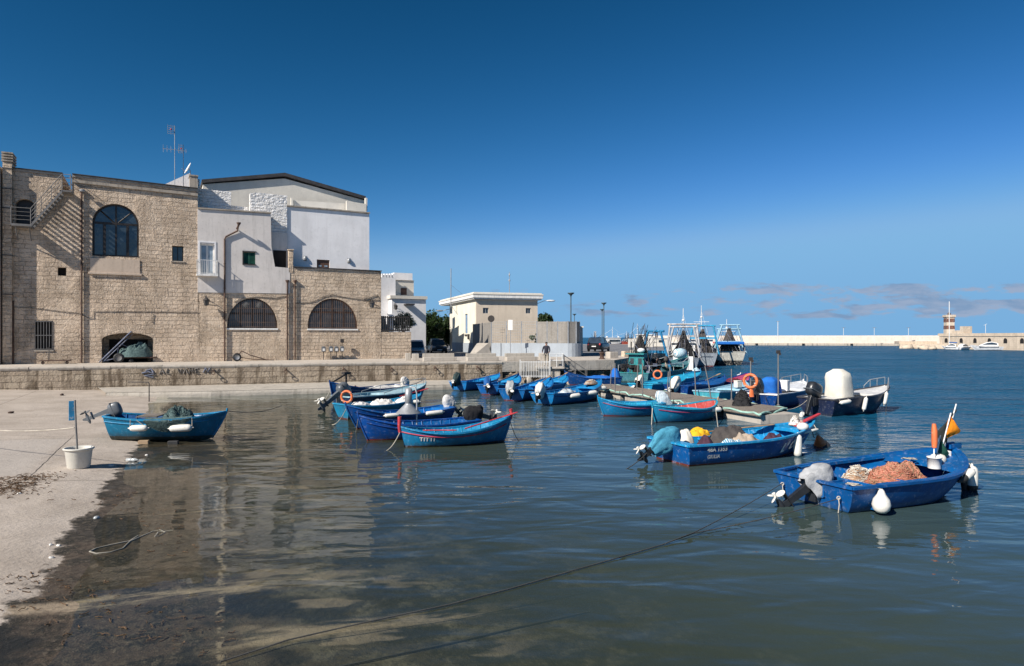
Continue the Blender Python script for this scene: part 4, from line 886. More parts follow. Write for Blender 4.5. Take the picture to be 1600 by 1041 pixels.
def boat(name, label, stern, bow, col, B=1.6, fs=.48, fm=.42, fb=.75, tr=.7, e=.38, rake=.45, L=None, cat='boat', group='small fishing boats in the harbour', inner=None, rail=None, strake=None, wl=.045, wlcol=DKRED,
         thwarts=(.3, .58), deck=.78, aft=.12, ribs=True, z=0.0, heel=0.0, trim=0.0, transom=True, floor=.06, stem=True, deckcol=None, pos=None, head=None, um=.42, N=22, draft=.16, wear=.3):
    a = G(*stern) if pos is None else Vector(pos); d = (G(*bow) - a) if head is None else Vector(head)
    if L is None: L = d.length + rake * .75
    h = Hull(L, B, fs, fm, fb, draft, tr, e, rake, um); h.z = z
    t = thing(name, label, cat, (a.x, a.y, z), math.atan2(d.y, d.x), group); t.rotation_euler = (heel, trim, math.atan2(d.y, d.x)); h.t = t
    t.rotation_mode = 'XYZ'
    mat = hullpaint(col, wl, wlcol, wear); us = [i / N for i in range(N + 1)]
    mb = MB()
    for sd in (1, -1):
        rings = [[h.P(u, v, sd) for v in (VS if sd > 0 else VS[::-1])] for u in us]; mb.loft(rings, False, (False, False), True)
    if transom and tr >= .1: mb.add([h.P(0, v, 1) for v in VS] + [h.P(0, v, -1) for v in VS[::-1][:-1]], [tuple(range(2 * len(VS) - 1))])
    mb.build('hull', mat, t)
    inm = hullpaint(inner or col, -9, DKRED, wear); ib = MB(); fz = floor
    for sd in (1, -1):
        rings = []
        for u in us:
            u2 = .012 + u * .97; r = []
            for v in VS:
                p = h.P(u2, v, sd); y = sd * max(0, abs(p[1]) - .04); r.append((min(p[0], L * .99), y, max(p[2], fz)))
            rings.append(r if sd < 0 else r[::-1])
        ib.loft(rings, False, (False, False), False)
    u2 = .012; q = [(h.P(u2, v, 1)[0], max(0, h.P(u2, v, 1)[1] - .03), max(fz, h.P(u2, v, 1)[2])) for v in VS]
    ib.add(q[::-1] + [(p[0], -p[1], p[2]) for p in q[1:]], [tuple(range(2 * len(q) - 1))])
    if ribs:
        for k in range(1, 12):
            u = k / 12
            for sd in (1, -1):
                pts = [h.P(u, v, sd, -.05) for v in (.35, .5, .65, .8, .97)]; pts = [(p[0], p[1], p[2]) for p in pts if p[2] > fz and abs(p[1]) > .06]
                if len(pts) > 2: ib.tube(pts, .017, 4, smooth=False)
    ib.build('interior', inm, t)
    gw = MB(); sec = [(.028, .022), (-.065, .022), (-.065, -.02), (.028, -.028)]
    for sd in (1, -1):
        rings = []
        for u in us:
            p = h.P(u, 1, sd); rings.append([(p[0], sd * max(0.0 if o < 0 else .01, abs(p[1]) + o), p[2] + z_) for o, z_ in (sec if sd < 0 else sec[::-1])])
        gw.loft(rings, True, (True, True), False)
    p = h.P(0, 1, 1); gw.b2((p[0] - .025, -p[1] + .0, p[2] - .03), (p[0] + .06, p[1] - .0, p[2] + .021))
    gw.build('gunwale', hullpaint(rail or col, -9, DKRED, wear), t)
    if strake:
        st = MB()
        for sd in (1, -1): st.tube([h.P(u, .80, sd, .004) for u in us[:-1]], .022, 5)
        st.build('rub_rail', hullpaint(strake, -9, DKRED, wear), t)
    for u in thwarts:
        zt = h.sheer(u) - .13; wy = abs(h.P(u, h.vz(u, zt))[1]) - .05; mb = MB(); mb.b2((u * L - .11, -wy, zt - .035), (u * L + .11, wy, zt)); mb.build('thwart', hullpaint(deckcol or inner or col, -9, DKRED, wear), t, bevel=.008)
    def deckpoly(u0, u1, nm):
        mb = MB(); n = 10; rings = []
        for i in range(n + 1):
            u = u0 + (u1 - u0) * i / n; p = h.P(u, 1); w_ = max(.004, p[1] - .05); rings.append([(p[0], w_ * c, p[2] - .03 + .05 * h.w(u) * (1 - c * c)) for c in (-1, -.6, 0, .6, 1)])
        mb.loft(rings, False, (False, False), True); p0 = rings[0] if nm == 'foredeck' else rings[-1]
        mb.add(p0 + [(q[0], q[1], q[2] - .10) for q in p0[::-1]], [tuple(range(10))]); mb.build(nm, hullpaint(deckcol or inner or col, -9, DKRED, wear), t)
    if deck: deckpoly(deck, .985, 'foredeck')
    if aft: deckpoly(.012, aft, 'aft_deck')
    if stem:
        mb = MB(); pts = [h.P(1, v, 1) for v in (.0, .15, .3, .45, .6, .75, .9, 1)]; mb.tube([(p[0] + .015, 0, p[2]) for p in pts] + [(pts[-1][0] + .03, 0, pts[-1][2] + .10)], .032, 6); mb.build('stem_post', hullpaint(rail or col, wl, wlcol, wear), t)
    return h
def at(h, u, y, dz=0.0):
    """world point inside the boat: fraction u of the length, y metres to port, height above the water"""
    return h.t.matrix_basis @ Vector((u * h.L, y, dz))
def on_hull(h, u, zz, sd, off=0.0): return h.t.matrix_basis @ Vector(h.P(u, h.vz(u, zz), sd, off))
def upd(): bpy.context.view_layer.update()
def lettering(h, txt, u0, z0, size, sd=-1, shear=0.0, mat='white_boat', bold=.0, spacing=1.0, slope=0.0, off=.011):
    vs, fs = text_geo(txt, size, shear, bold, spacing); out = []
    for x, y, _ in vs:
        u = u0 + (-sd) * x / h.L; v = h.vz(u, z0 + y + slope * x); out.append(h.P(u, v, sd, off))
    mb = MB(); mb.add(out, fs if sd < 0 else [f[::-1] for f in fs]); return mb.build('lettering', M[mat], h.t)

def motor(h, x=None, zz=None, tilt=20, steer=0, s=1.0, cover=None, col='motor_black', y=0.0, long_cover=False, seed=1, prop='prop_white', pos=None, parent=None):
    """outboard hung on the transom, 'tilt' degrees swung up: leg and cowling, propeller, cover"""
    x = -.06 if x is None else x; zz = (h.fs + .02) if zz is None else zz; parent = parent or h.t
    X = Matrix.Translation((x, y, zz)) @ Euler((0, R(tilt), R(steer)), 'XYZ').to_matrix().to_4x4() @ Matrix.Scale(s, 4)
    mb = MB(); mb.X = X
    mb.loft([[(-.02, -.08, .1), (-.22, -.07, .1), (-.22, .07, .1), (-.02, .08, .1)], [(-.05, -.06, -.15), (-.22, -.055, -.15), (-.22, .055, -.15), (-.05, .06, -.15)], [(-.07, -.045, -.6), (-.2, -.04, -.6), (-.2, .04, -.6), (-.07, .045, -.6)], [(-.05, -.03, -.86), (-.2, -.028, -.86), (-.2, .028, -.86), (-.05, .03, -.86)]], True, (True, True), False)
    mb.ell((-.13, 0, -.8), (.23, .06, .065), 10, 8); mb.b2((-.34, -.09, -.625), (-.02, .09, -.605)); mb.loft([[(-.04, -.012, -.84), (-.2, -.012, -.84), (-.2, .012, -.84), (-.04, .012, -.84)], [(-.13, -.006, -1.02), (-.2, -.006, -1.0), (-.2, .006, -1.0), (-.13, .006, -1.02)]], True, (True, True), False)
    mb.X = Matrix.Translation((x, y, zz)) @ Matrix.Scale(s, 4); mb.b2((-.03, -.11, -.22), (.08, .11, .03)); mb.b2((-.09, -.09, -.25), (-.03, .09, .02)); mb.X = X
    m = mb.build('outboard_motor', M[col], parent, bevel=.01)
    if cover: c = MB(); c.X = X; c.ell((-.08, 0, .2), (.2, .13, .16), 14, 8, p=.62)
    else: c = MB(); c.X = X; c.ell((-.08, 0, .27), (.30, .18, .24), 14, 8, p=.62); c.tube([(.2, 0, .15), (.42, 0, .17), (.62, .02, .2)], [.03, .025, .035], 8); c.build('cowling', M[col if col != 'motor_black' else 'motor_black'], m)
    if not cover: c = MB(); c.X = X; c.b2((-.39, -.181, .2), (.2, .181, .225)); c.build('cowling_band', M['motor_grey'], m)
    p = MB(); p.X = X @ Matrix.Translation((-.39, 0, -.8)); p.lathe([(.04, -.08), (.035, .06), (.02, .09)], (0, 0, 0), 8, 'x')
    for k in range(3):
        p.X = X @ Matrix.Translation((-.4, 0, -.8)) @ Euler((R(120 * k + 20), 0, 0)).to_matrix().to_4x4() @ Euler((0, 0, R(28))).to_matrix().to_4x4(); p.ell((0, 0, .12), (.016, .075, .1), 8, 6)
    p.build('propeller', M[prop], m)
    if cover:
        c = MB(); c.X = X; rings = []; lo = -.5 if long_cover else -.14; n = 20; sg = 40; rs_ = random.Random(seed); pk = (rs_.uniform(-.10, .08), rs_.uniform(-.05, .05))
        for i in range(n + 1):
            f = i / n; z = lo + (.55 - lo) * f; q = math.sqrt(max(.012, 1 - max(0, (z - .05) / .505) ** 1.9)); tap = (1 - .18 * max(0, z)) if z > -.05 else max(.5, 1 + (z + .05) * 1.1); ring = []
            for k in range(sg):
                a = 2 * math.pi * k / sg; ca, sa = math.cos(a), math.sin(a)
                fold = 1.10 + .10 * math.sin(a * 6 + seed + z * 2) * (1.1 - f) ** 1.5 + .16 * mnoise.noise((ca * 1.5 + seed, sa * 1.5, z * 2.5)) - .34 * (.35 - min(.35, abs(mnoise.noise((ca * 1.9 + seed * 2, sa * 1.9, z * 4.5))))) - .2 * (.3 - min(.3, abs(mnoise.noise((ca * 4 + seed, sa * 4, z * 8)))))
                ring.append((-.08 + pk[0] * f * f * 1.6 + .33 * q * tap * fold * math.copysign(abs(math.cos(a)) ** .75, math.cos(a)), .24 * q * tap * fold * .84 * math.copysign(abs(math.sin(a)) ** .75, math.sin(a)) + pk[1] * f * f, z + (.09 * mnoise.noise((a * 1.3, seed, 0)) if i == 0 else .02 * mnoise.noise((a, z * 4, seed)))))
            rings.append(ring)
        c.loft(rings, True, (False, True), True); c.build('motor_cover', M[cover], m)
    return m

def fender(p, label, L=.5, r=.1, horiz=None, hang=None, group='white fenders hanging on the boats', black_ends=False, tear=False):
    """inflated fender: sausage (upright, or lying along direction horiz) or teardrop buoy, with its line"""
    t = thing('boat_fender', label, 'fender', tuple(p), 0, group); ax = Vector(horiz).normalized() if horiz is not None else Vector((0, 0, 1))
    q = ax.to_track_quat('Z', 'Y').to_matrix().to_4x4(); mb = MB(); mb.X = q
    if tear: mb.lathe([(.02, r * 1.75), (.05, r * 1.55), (r * .45, r * 1.15), (r * .85, r * .6), (r, 0), (r * .86, -r * .55), (r * .5, -r * .9), (.02, -r)], (0, 0, 0), 18)
    else: mb.lathe([(.015, -L / 2 - .05), (.03, -L / 2), (r * .55, -L / 2 + .01), (r * .88, -L / 2 + r * .45), (r, -L / 2 + r), (r * 1.02, 0), (r, L / 2 - r), (r * .88, L / 2 - r * .45), (r * .55, L / 2 - .01), (.03, L / 2), (.015, L / 2 + .05)], (0, 0, 0), 16)
    mb.build('float_body', M['fender'], t)
    if black_ends:
        e = MB(); e.X = q; e.lathe([(.012, -L / 2 - .12), (r * .4, -L / 2 - .07), (r * .95, -L / 2 + .03), (r * 1.03, -L / 2 + .1), (r * 1.03, -L / 2 + .11)], (0, 0, 0), 14); e.build('end_cap', M['black_rubber'], t)
    if hang is not None:
        hh = [Vector(x) - Vector(p) for x in (hang if isinstance(hang, list) else [hang])]; ro = MB(); ends = [ax * (L / 2 if not tear else r * 1.7)] if len(hh) == 1 else [ax * -L / 2, ax * L / 2]
        for a, b in zip(ends, hh): ro.tube([a, a.lerp(b, .5) + Vector((.005, 0, -.01)), b], .011, 5)
        ro.build('rope', M['rope'], t)
    return t
def heap(rx, ry, h, seed, amp=.25, n=40, p=2.0, fold=2.2):
    """lumpy pile or draped cloth"""
    mb = MB(); vs = []; fs = []
    for i in range(n + 1):
        for j in range(n):
            f = i / n; a = 2 * math.pi * j / n; rr = 1 + .18 * mnoise.noise((math.cos(a) * 1.5 + seed, math.sin(a) * 1.5, seed)); x, y = rx * f * rr * math.cos(a), ry * f * rr * math.sin(a)
            z = h * max(0, 1 - f ** p) + h * amp * (mnoise.fractal((x * fold + seed, y * fold, seed * 1.3), 1, 2, 4) - .8 * abs(mnoise.noise((x * fold * 1.6 + seed * 2, y * fold * 1.6, seed))) - .25 * abs(mnoise.noise((x * fold * 4 + seed, y * fold * 4, seed)))) * (1 - f ** 4); vs.append((x, y, max(z, .003)))
    for i in range(n):
        for j in range(n): k = (j + 1) % n; fs.append((i * n + j, (i + 1) * n + j, (i + 1) * n + k, i * n + k))
    mb.add(vs, fs, True); return mb
def heap_thing(name, label, cat, loc, rx, ry, h, seed, mat, rz=0.0, strands=0, smat=None, group=None, amp=.25, fold=2.2, p=2.0, parts='body'):
    t = thing(name, label, cat, tuple(loc), rz, group); mb = heap(rx, ry, h, seed, amp, p=p, fold=fold); vs = list(mb.v); mb.build(parts, M[mat], t)
    for si, sm_ in enumerate(((smat,) if not isinstance(smat, tuple) else smat) if strands else ()):
        rnd = random.Random(seed + si * 7); sb_ = MB(); n = 40
        for k in range(strands // (1 if not isinstance(smat, tuple) else len(smat))):
            i, j = rnd.randrange(4, n - 1), rnd.randrange(n); di, dj = rnd.choice((-1, 0, 1)), rnd.choice((-1, 1)); pts = []
            for q in range(rnd.randrange(5, 11)):
                v = vs[max(0, min(n, i + di * q)) * n + (j + dj * q) % n]; pts.append((v[0] + rnd.uniform(-.02, .02), v[1] + rnd.uniform(-.02, .02), v[2] + rnd.uniform(.006, .03)))
            sb_.tube(pts, rnd.uniform(.004, .009), 4)
        sb_.build('strands', M[sm_ or mat], t)
    return t
def rope(name, label, pts, r=.014, mat='rope', cat='rope', group='mooring ropes'):
    mb = MB(); mb.tube(pts, r, 6); o = mb.build(name, M[mat]); return tag(o, label, cat, group)
def sag(a, b, s, n=12): a, b = Vector(a), Vector(b); return [a.lerp(b, i / n) - Vector((0, 0, s * 4 * (i / n) * (1 - i / n))) for i in range(n + 1)]
def oar(label, a, b, mat='red'):
    a, b = Vector(a), Vector(b); t = thing('oar', label, 'oar', tuple(a), 0, 'oars lying in the boats'); d = b - a; mb = MB(); mb.tube([(0, 0, 0), d * .72], .022, 6); mb.build('shaft', M[mat], t)
    mb = MB(); mb.X = Matrix.Translation(d * .85) @ d.to_track_quat('X', 'Z').to_matrix().to_4x4(); mb.ell((0, 0, 0), (d.length * .17, .075, .016), 12, 6, p=.7); mb.build('blade', M[mat], t); return t
def lifebuoy(label, c, n, R0=.3, r=.075):
    t = thing('lifebuoy', label, 'lifebuoy', tuple(c), math.atan2(n[1], n[0]) + math.pi / 2, 'orange lifebuoys'); mb = MB(); mb.torus((0, 0, 0), R0, r, 'y', 28); mb.build('ring', M['orange'], t)
    mb = MB()
    for k in range(4):
        a = math.pi / 4 + math.pi / 2 * k; x, z = R0 * math.cos(a), R0 * math.sin(a); mb.torus((x, 0, z), r + .006, .012, 'x' if abs(x) > 9 else 'z', 10)
    mb.build('grab_rope', M['rope'], t); return t

# ---- foreground boat: royal blue skiff with a heap of net
S1, S2 = G(1350, 808), G(1217, 776.6); sc_ = (S1 + S2) / 2; ax = (S1 - S2); hd = Vector((-ax.y, ax.x, 0)).normalized()
bowt = G(1468, 763); sc_ = sc_ + Vector((-.13, .05, 0)); hd = ((bowt - sc_).normalized() * .8 + hd * .2).normalized()
fb_ = boat('fishing_skiff', 'royal blue open skiff nearest the viewer, carrying a heap of salmon pink net', None, None, (.005, .10, .38), B=2.32, fs=.52, fm=.54, fb=.84, tr=.80, e=.18, rake=.62, L=(bowt - sc_).length + .62, inner=(.006, .125, .43), thwarts=(), deck=.74, aft=0, pos=sc_, head=hd, transom=False, ribs=False, floor=.02, um=.5, N=30, wear=.3, deckcol=(.006, .125, .43), strake=None, wlcol=(.01, .03, .05), stem=False, wl=.02)
h = fb_; mt = hullpaint((.005, .10, .38), .02, (.01, .03, .05), .3); mi_ = hullpaint((.006, .125, .43), -9, DKRED, .3)
zt = h.fs; wy = h.w(0); nw = .27
sec = [(h.P(0, v, 1)[1], h.P(0, v, 1)[2], h.P(0, v, 1)[0]) for v in VS]
out_ = [(y, z) for y, z, _ in sec] ; poly = out_ + [(nw + .02, zt), (nw - .03, zt - .27), (-nw + .03, zt - .27), (-nw - .02, zt)] + [(-y, z) for y, z in out_[::-1][:-1]]
xs_ = lambda z: h.srake * h.L * (1 - (z - h.keel(0)) / (zt - h.keel(0)))
mb = MB(); vs = [Vector((a, b, 0)) for a, b in poly]; fs = []
for a, b, c in tessellate_polygon([vs]): fs.append((a, b, c) if (vs[b] - vs[a]).cross(vs[c] - vs[a]).z < 0 else (c, b, a))
mb.add([(xs_(b) - .002, a, b) for a, b in poly], fs); mb.build('transom', mt, h.t)
mb = MB()        # stern bench with a motor well and two hatch openings
zb_ = zt - .05; xw = .62
for sd in (1, -1):
    mb.b2((.03, sd * (nw + .0), zt - .30), (xw, sd * (nw - .035), zt - .012)); hx0, hx1, hy0, hy1 = .16, .46, nw + .12, wy - .18
    for (x0, y0, x1, y1) in ((.03, nw, xw, hy0), (.03, hy1, xw, wy - .05), (.03, hy0, hx0, hy1), (hx1, hy0, xw, hy1)): mb.b2((x0, sd * y0, zb_ - .03), (x1, sd * y1, zb_))
mb.b2((xw, -(wy - .03), .05), (xw + .035, wy - .03, zt + .0)); mb.b2((.05, -nw + .03, zt - .32), (xw, nw - .03, zt - .29)); mb.build('stern_bench', mi_, h.t)
mb = MB(); u_ = .44; p = h.P(u_, 1); mb.loft([[(u_ * h.L + dx, sd * max(.01, abs(h.P(u_, v, 1)[1]) - .03), h.P(u_, v)[2]) for sd, vv in ((1, (.3, .4, .5, .6, .72, .84)), (-1, (.84, .72, .6, .5, .4, .3))) for v in vv] for dx in (-.02, .02)], True, (True, True), False); mb.build('bulkhead', mi_, h.t)
mb = MB()
for u0_, u1_, w_ in ((.16, .985, .14),):
    for sd in (1, -1):
        rings = [[(h.P(u, 1, sd)[0], h.P(u, 1, sd)[1] - sd * .03, h.P(u, 1)[2] + .012), (h.P(u, 1, sd)[0], sd * max(.0, abs(h.P(u, 1, sd)[1]) - .03 - w_), h.P(u, 1)[2] + .012), (h.P(u, 1, sd)[0], sd * max(.0, abs(h.P(u, 1, sd)[1]) - .03 - w_), h.P(u, 1)[2] - .05)] for u in [u0_ + (u1_ - u0_) * i / 24 for i in range(25)]]
        mb.loft(rings if sd < 0 else [r[::-1] for r in rings], False, (False, False), False)
mb.build('side_deck', mi_, h.t)
motor(h, .10, zt - .20, 56, -16, .95, 'cov_grey', 'motor_black', seed=3)
upd()
# bow roller fork
mb = MB(); p = h.P(1, 1); mb.b2((p[0] - .25, -.10, p[2] - .02), (p[0] + .16, -.05, p[2] + .1)); mb.b2((p[0] - .25, .05, p[2] - .02), (p[0] + .16, .10, p[2] + .1)); mb.build('bow_fork', mi_, h.t, bevel=.015)
heap_thing('fishing_net', 'heap of salmon pink fishing net amidships in the nearest blue skiff', 'fishing net', at(h, .52, -.16, .24), .84, .56, .42, 5, 'net_red', h.t.rotation_euler.z, 540, ('net_pink', 'net_red', 'net_tan'), 'nets piled in the nearest skiff', .35, 3.0)
heap_thing('fishing_net', 'smaller tan and grey net bundle behind the salmon pink heap', 'fishing net', at(h, .40, .32, .24), .62, .28, .36, 8, 'net_tan', h.t.rotation_euler.z + .15, 120, 'cov_cream', 'nets piled in the nearest skiff', .3, 3.0)
heap_thing('fishing_net', 'thin salmon net tail trailing onto the stern bench', 'fishing net', at(h, .27, -.42, .30), .34, .10, .14, 11, 'net_red', h.t.rotation_euler.z + .35, 30, 'net_tan', 'nets piled in the nearest skiff', .3, 3.0)
fender(on_hull(h, .12, .20, -1, .17), 'big round white teardrop fender hanging near the nearest skiff stern corner', r=.165, tear=True, hang=on_hull(h, .115, .52, -1, -.05))
fender(on_hull(h, .74, .50, -1, .09), 'white sausage fender with black cap lashed level below the nearest skiff bow rail', .42, .085, horiz=(hd.x * .9, hd.y * .9, .35), hang=[on_hull(h, .69, .6, -1, 0), on_hull(h, .79, .62, -1, 0)], black_ends=True)
p = at(h, .965, -.50, .26); fender(p, 'long white fender with black lower end hanging upright under the nearest skiff bow', .52, .115, hang=at(h, .96, -.26, .70), black_ends=True)
p = at(h, .945, -.40, .28); t = thing('marker_float', 'dark slim float hanging beside the upright fender under the bow', 'float', tuple(p)); mb = MB(); mb.lathe([(.01, -.42), (.05, -.36), (.085, -.1), (.08, .2), (.03, .36), (.012, .42)], (0, 0, 0), 12); mb.build('float_body', M['black_rubber'], t)
# bucket, marker flags, buoys in the bow
def bucket(label, loc, r0, r1, hh, mat, group=None, handle=True):
    t = thing('bucket', label, 'bucket', tuple(loc), 0, group); mb = MB(); mb.lathe([(r0 * .98, 0), (r0, .01), (r1, hh), (r1 + .012, hh), (r1 + .012, hh - .02), (r1 - .012, hh - .01), (r0 - .01, .02), (.01, .02)], (0, 0, 0), 20); mb.build('tub_body', M[mat], t); return t
zd = h.sheer(.72) + .0
bucket('white plastic bucket standing on the nearest skiff foredeck', at(h, .72, -.38, zd - .06), .125, .135, .24, 'white_trim')
def flagpole(label, base, top, flagmat, size, d=(1, 0, 0), group='net marker flags'):
    t = thing('marker_flag', label, 'flag', tuple(base), 0, group); v = Vector(top) - Vector(base); mb = MB(); mb.tube([(0, 0, 0), v], .014, 6); mb.build('pole', M['white_trim'], t)
    mb = MB(); n = 8; d = Vector(d); rows = []
    for i in range(n + 1):
        f = i / n; ra = v * (1 - .03 - f * size[1] / v.length); w_ = size[0] * max(.0, 1 - abs(f - .55) / .55); row = []
        for j in range(5): g = j / 4; row.append(tuple(ra + d * w_ * g + Vector((0, 0, -.14 * g * size[1])) + Vector((-d.y, d.x, 0)) * .035 * math.sin(g * 5 + f * 4)))
        rows.append(row)
    mb.loft(rows, False, (False, False), True); mb.build('cloth', M[flagmat], t); return t
b_ = at(h, .725, -.36, zd); t = flagpole('rolled orange marker flag on a thin rod standing in the white bucket', b_, b_ + Vector((.06, .1, .86)), 'orange', (.02, .1), (1, 0, 0))
mb = MB(); mb.tube([(.03, .04, .36), (.04, .05, .5), (.05, .07, .72), (.06, .1, .86)], [.05, .062, .06, .04], 8); mb.build('rolled_cloth', M['orange'], t)
b_ = at(h, .83, -.16, .62); flagpole('orange net marker flag on a white pole leaning in the nearest skiff bow', b_, b_ + Vector((.36, .15, 1.02)), 'flag_orange', (.40, .46), (.95, .2, -.25))
b_ = at(h, .87, -.10, .60); flagpole('black net marker flag with the tallest pole in the nearest skiff bow', b_, b_ + Vector((.46, .2, 1.22)), 'flag_black', (-.34, .85), (.95, .1, .1))
b_ = at(h, .79, -.20, .62); flagpole('dark green net marker flag drooping low over the nearest skiff bow', b_ , b_ + Vector((.12, .02, .56)), 'flag_green', (.26, .5), (1, -.1, -.2))
mb = MB(); mb.ell((0, 0, 0), (.17, .15, .13), 14, 8, jit=.15, seed=2); t = thing('float_buoy', 'mottled white and green float lying beside the bucket in the bow', 'float', tuple(at(h, .79, -.26, zd + .08))); mb.build('float_body', M['cov_cream'], t)
mb = MB(); mb.box((0, 0, .07), (.13, .13, .14)); t = thing('white_box', 'small white box among the marker flags at the nearest skiff bow', 'box', tuple(at(h, .89, -.17, h.sheer(.89) - .04))); mb.build('box_body', M['white_trim'], t, bevel=.02)
for u, y, sd, lab in ((.10, -.62, 1, 'coil of pale rope on the stern bench of the nearest skiff'), (.70, .1, 3, 'tangled pale rope on the foredeck of the nearest skiff')):
    rnd = random.Random(sd); c = at(h, u, y, (zt - .045 if u < .3 else zd + .05)); pts = [(c.x + rnd.uniform(-.14, .14), c.y + rnd.uniform(-.12, .12), c.z + .012 + rnd.uniform(0, .02)) for _ in range(14)]; rope('rope_coil', lab, pts, .011, 'rope', 'rope', None)
# stern lines
e1 = h.t.matrix_basis @ Vector((.0, -.62, .27)); e2 = h.t.matrix_basis @ Vector((.0, .72, .30))
rope('mooring_rope', 'long mooring rope from the nearest skiff right stern corner across the water to the slipway', sag(e1, G(1085, 833, .05), .04, 8) + [G(1035, 851, .02), G(960, 873, .015), G(900, 890, .02), G(800, 919, .015), G(700, 945, .02), G(600, 966, .015), G(520, 984, .02), G(450, 1000, .015), G(345, 1034, .012)], .008, 'dark_rope')
rope('mooring_rope', 'mooring rope from the nearest skiff left stern corner joining the other rope over the water', sag(e2, G(1085, 832, .06), .03, 10) + [G(1040, 849, .03)], .008, 'dark_rope')
rope('rope_shadow', 'old dark rope lying on the slipway bed under water', [Vector((G(px, py, 0).x, G(px, py, 0).y, ground_z(G(px, py).x, G(px, py).y) + .02)) for px, py in ((520, 1035), (620, 1005), (720, 975), (820, 945), (920, 915))], .010, 'dark_rope', group=None)  # dark tube laid out as the long rope's shadow on the bottom
for k, y_ in enumerate((-.62, .72)):
    t = thing('rope_cleat', 'tied rope ring on the %s of the nearest skiff transom' % ('right' if k == 0 else 'left'), 'cleat', tuple(h.t.matrix_basis @ Vector((-.01, y_, .29))), 0, 'rope rings on the transom'); mb = MB(); mb.torus((0, -.02, 0), .03, .01, 'y', 10); mb.tube([(0, -.02, 0), (.01, -.03, -.12), (-.01, -.03, -.28)], .011, 5); mb.build('ring', M['rope'], t)

# ---- second boat: blue, loaded with tarpaulins, registration on the side
S1, S2 = G(1078, 732), G(1010, 715.5); sc_ = (S1 + S2) / 2; bowt = G(1243, 704); hd = (bowt - sc_).normalized()
gb = boat('fishing_boat', 'blue open boat with red prow piece, loaded with tarpaulins and a yellow bag', None, None, (.010, .12, .46), B=1.9, fs=.56, fm=.55, fb=.84, tr=.9, e=.17, rake=.75, L=(bowt - sc_).length + .75, inner=(.03, .25, .58), rail=(.04, .28, .6), thwarts=(.34,), deck=.80, aft=.07, pos=sc_, head=hd, um=.42, N=28, floor=.02, wlcol=(.16, .035, .02), deckcol=(.03, .27, .6), wear=.5)
h = gb; motor(h, -.02, h.fs - .04, 55, -8, .92, 'cov_teal', 'motor_black', seed=5, long_cover=True)
upd()
lettering(h, '48A 1353', .165, .42, .155, -1, bold=.006, spacing=1.05); lettering(h, 'GIULIA', .145, .23, .135, -1, bold=.005); lettering(h, "L' Oscar", .715, .34, .33, -1, shear=.4, slope=.12, spacing=1.12, bold=.013, off=.03, mat='white_trim')
mb = MB(); p = h.P(1, 1); q = h.P(.86, 1, -1)
mb.loft([[(h.L * .84, .05, h.sheer(.84) + .04), (h.L * .84, -.16, h.sheer(.84) + .04), (h.L * .84, -.16, h.sheer(.84) + .01), (h.L * .84, .05, h.sheer(.84) + .01)], [(h.L + .22, .04, p[2] + .20), (h.L + .22, -.05, p[2] + .20), (h.L + .22, -.05, p[2] + .16), (h.L + .22, .04, p[2] + .16)]], True, (True, True), False); mb.build('bow_board', M['red'], h.t)
rz = h.t.rotation_euler.z
heap_thing('tarpaulin', 'brown grey tarpaulin humped across the middle of the blue boat', 'tarpaulin', at(h, .42, .12, .22), .95, .55, .62, 21, 'tarp_brown', rz, 0, None, 'cloths piled in the blue boat', .25, 1.8)
heap_thing('tarpaulin', 'beige sheet bunched up against the side of the blue boat', 'tarpaulin', at(h, .42, -.45, .3), .62, .36, .42, 24, 'tarp_tan', rz, 0, None, 'cloths piled in the blue boat', .35, 3)
heap_thing('tarpaulin', 'plum coloured cloth by the stern end of the pile', 'tarpaulin', at(h, .19, -.30, .3), .32, .28, .38, 27, 'tarp_purple', rz, 0, None, 'cloths piled in the blue boat', .4, 3)
heap_thing('tarpaulin', 'plum and teal cloth at the forward end of the pile near the fender', 'tarpaulin', at(h, .62, -.42, .38), .36, .26, .34, 28, 'tarp_purple', rz, 0, None, 'cloths piled in the blue boat', .4, 3)
heap_thing('tarpaulin', 'turquoise sheet low along the near side of the blue boat', 'tarpaulin', at(h, .3, -.58, .32), .7, .2, .26, 29, 'cov_turq', rz, 0, None, 'cloths piled in the blue boat', .3, 3)
heap_thing('sack', 'pale round sack beside the yellow bag in the blue boat', 'sack', at(h, .17, .38, .42), .22, .2, .42, 31, 'cov_cream', 0, p=3)
heap_thing('plastic_bag', 'crumpled bright yellow plastic bag on the tarpaulins', 'bag', at(h, .25, .34, .60), .34, .22, .17, 33, 'yellow', .4, amp=.6, fold=5, p=4)
heap_thing('rope_pile', 'white rope and floats piled on the blue boat bow', 'rope', at(h, .88, .05, h.sheer(.88)), .26, .2, .26, 35, 'cov_white', rz, 40, 'rope', amp=.7, fold=5)
fender(on_hull(h, .735, .30, -1, .13), 'long white fender hanging upright near the bow of the blue boat with writing', .62, .115, hang=on_hull(h, .72, .78, -1, -.02))
fender(on_hull(h, .86, .63, -1, .07), 'thin white fender slung level on two cords at the blue boat bow', .55, .04, horiz=(hd.x, hd.y, .12), hang=[on_hull(h, .80, .82, -1, .02), on_hull(h, .93, .86, -1, .02)])
mb = MB(); mb.ell((0, 0, 0), (.17, .13, .12), 14, 8); t = thing('float_buoy', 'white oval float resting on the blue boat bow gunwale', 'float', tuple(at(h, .80, -.55, h.sheer(.8) + .1))); mb.build('float_body', M['fender'], t)
oar('weathered wooden oar lying along the far side of the blue boat', at(h, .35, .75, .6), at(h, .8, .5, .72), 'wood_boat')
e = h.t.matrix_basis @ Vector((-.5, .1, .35)); rope('mooring_rope', 'dark line from the outboard of the blue boat with writing into the water', sag(e, G(975, 735, -.02), .05, 8), .011, 'dark_rope')
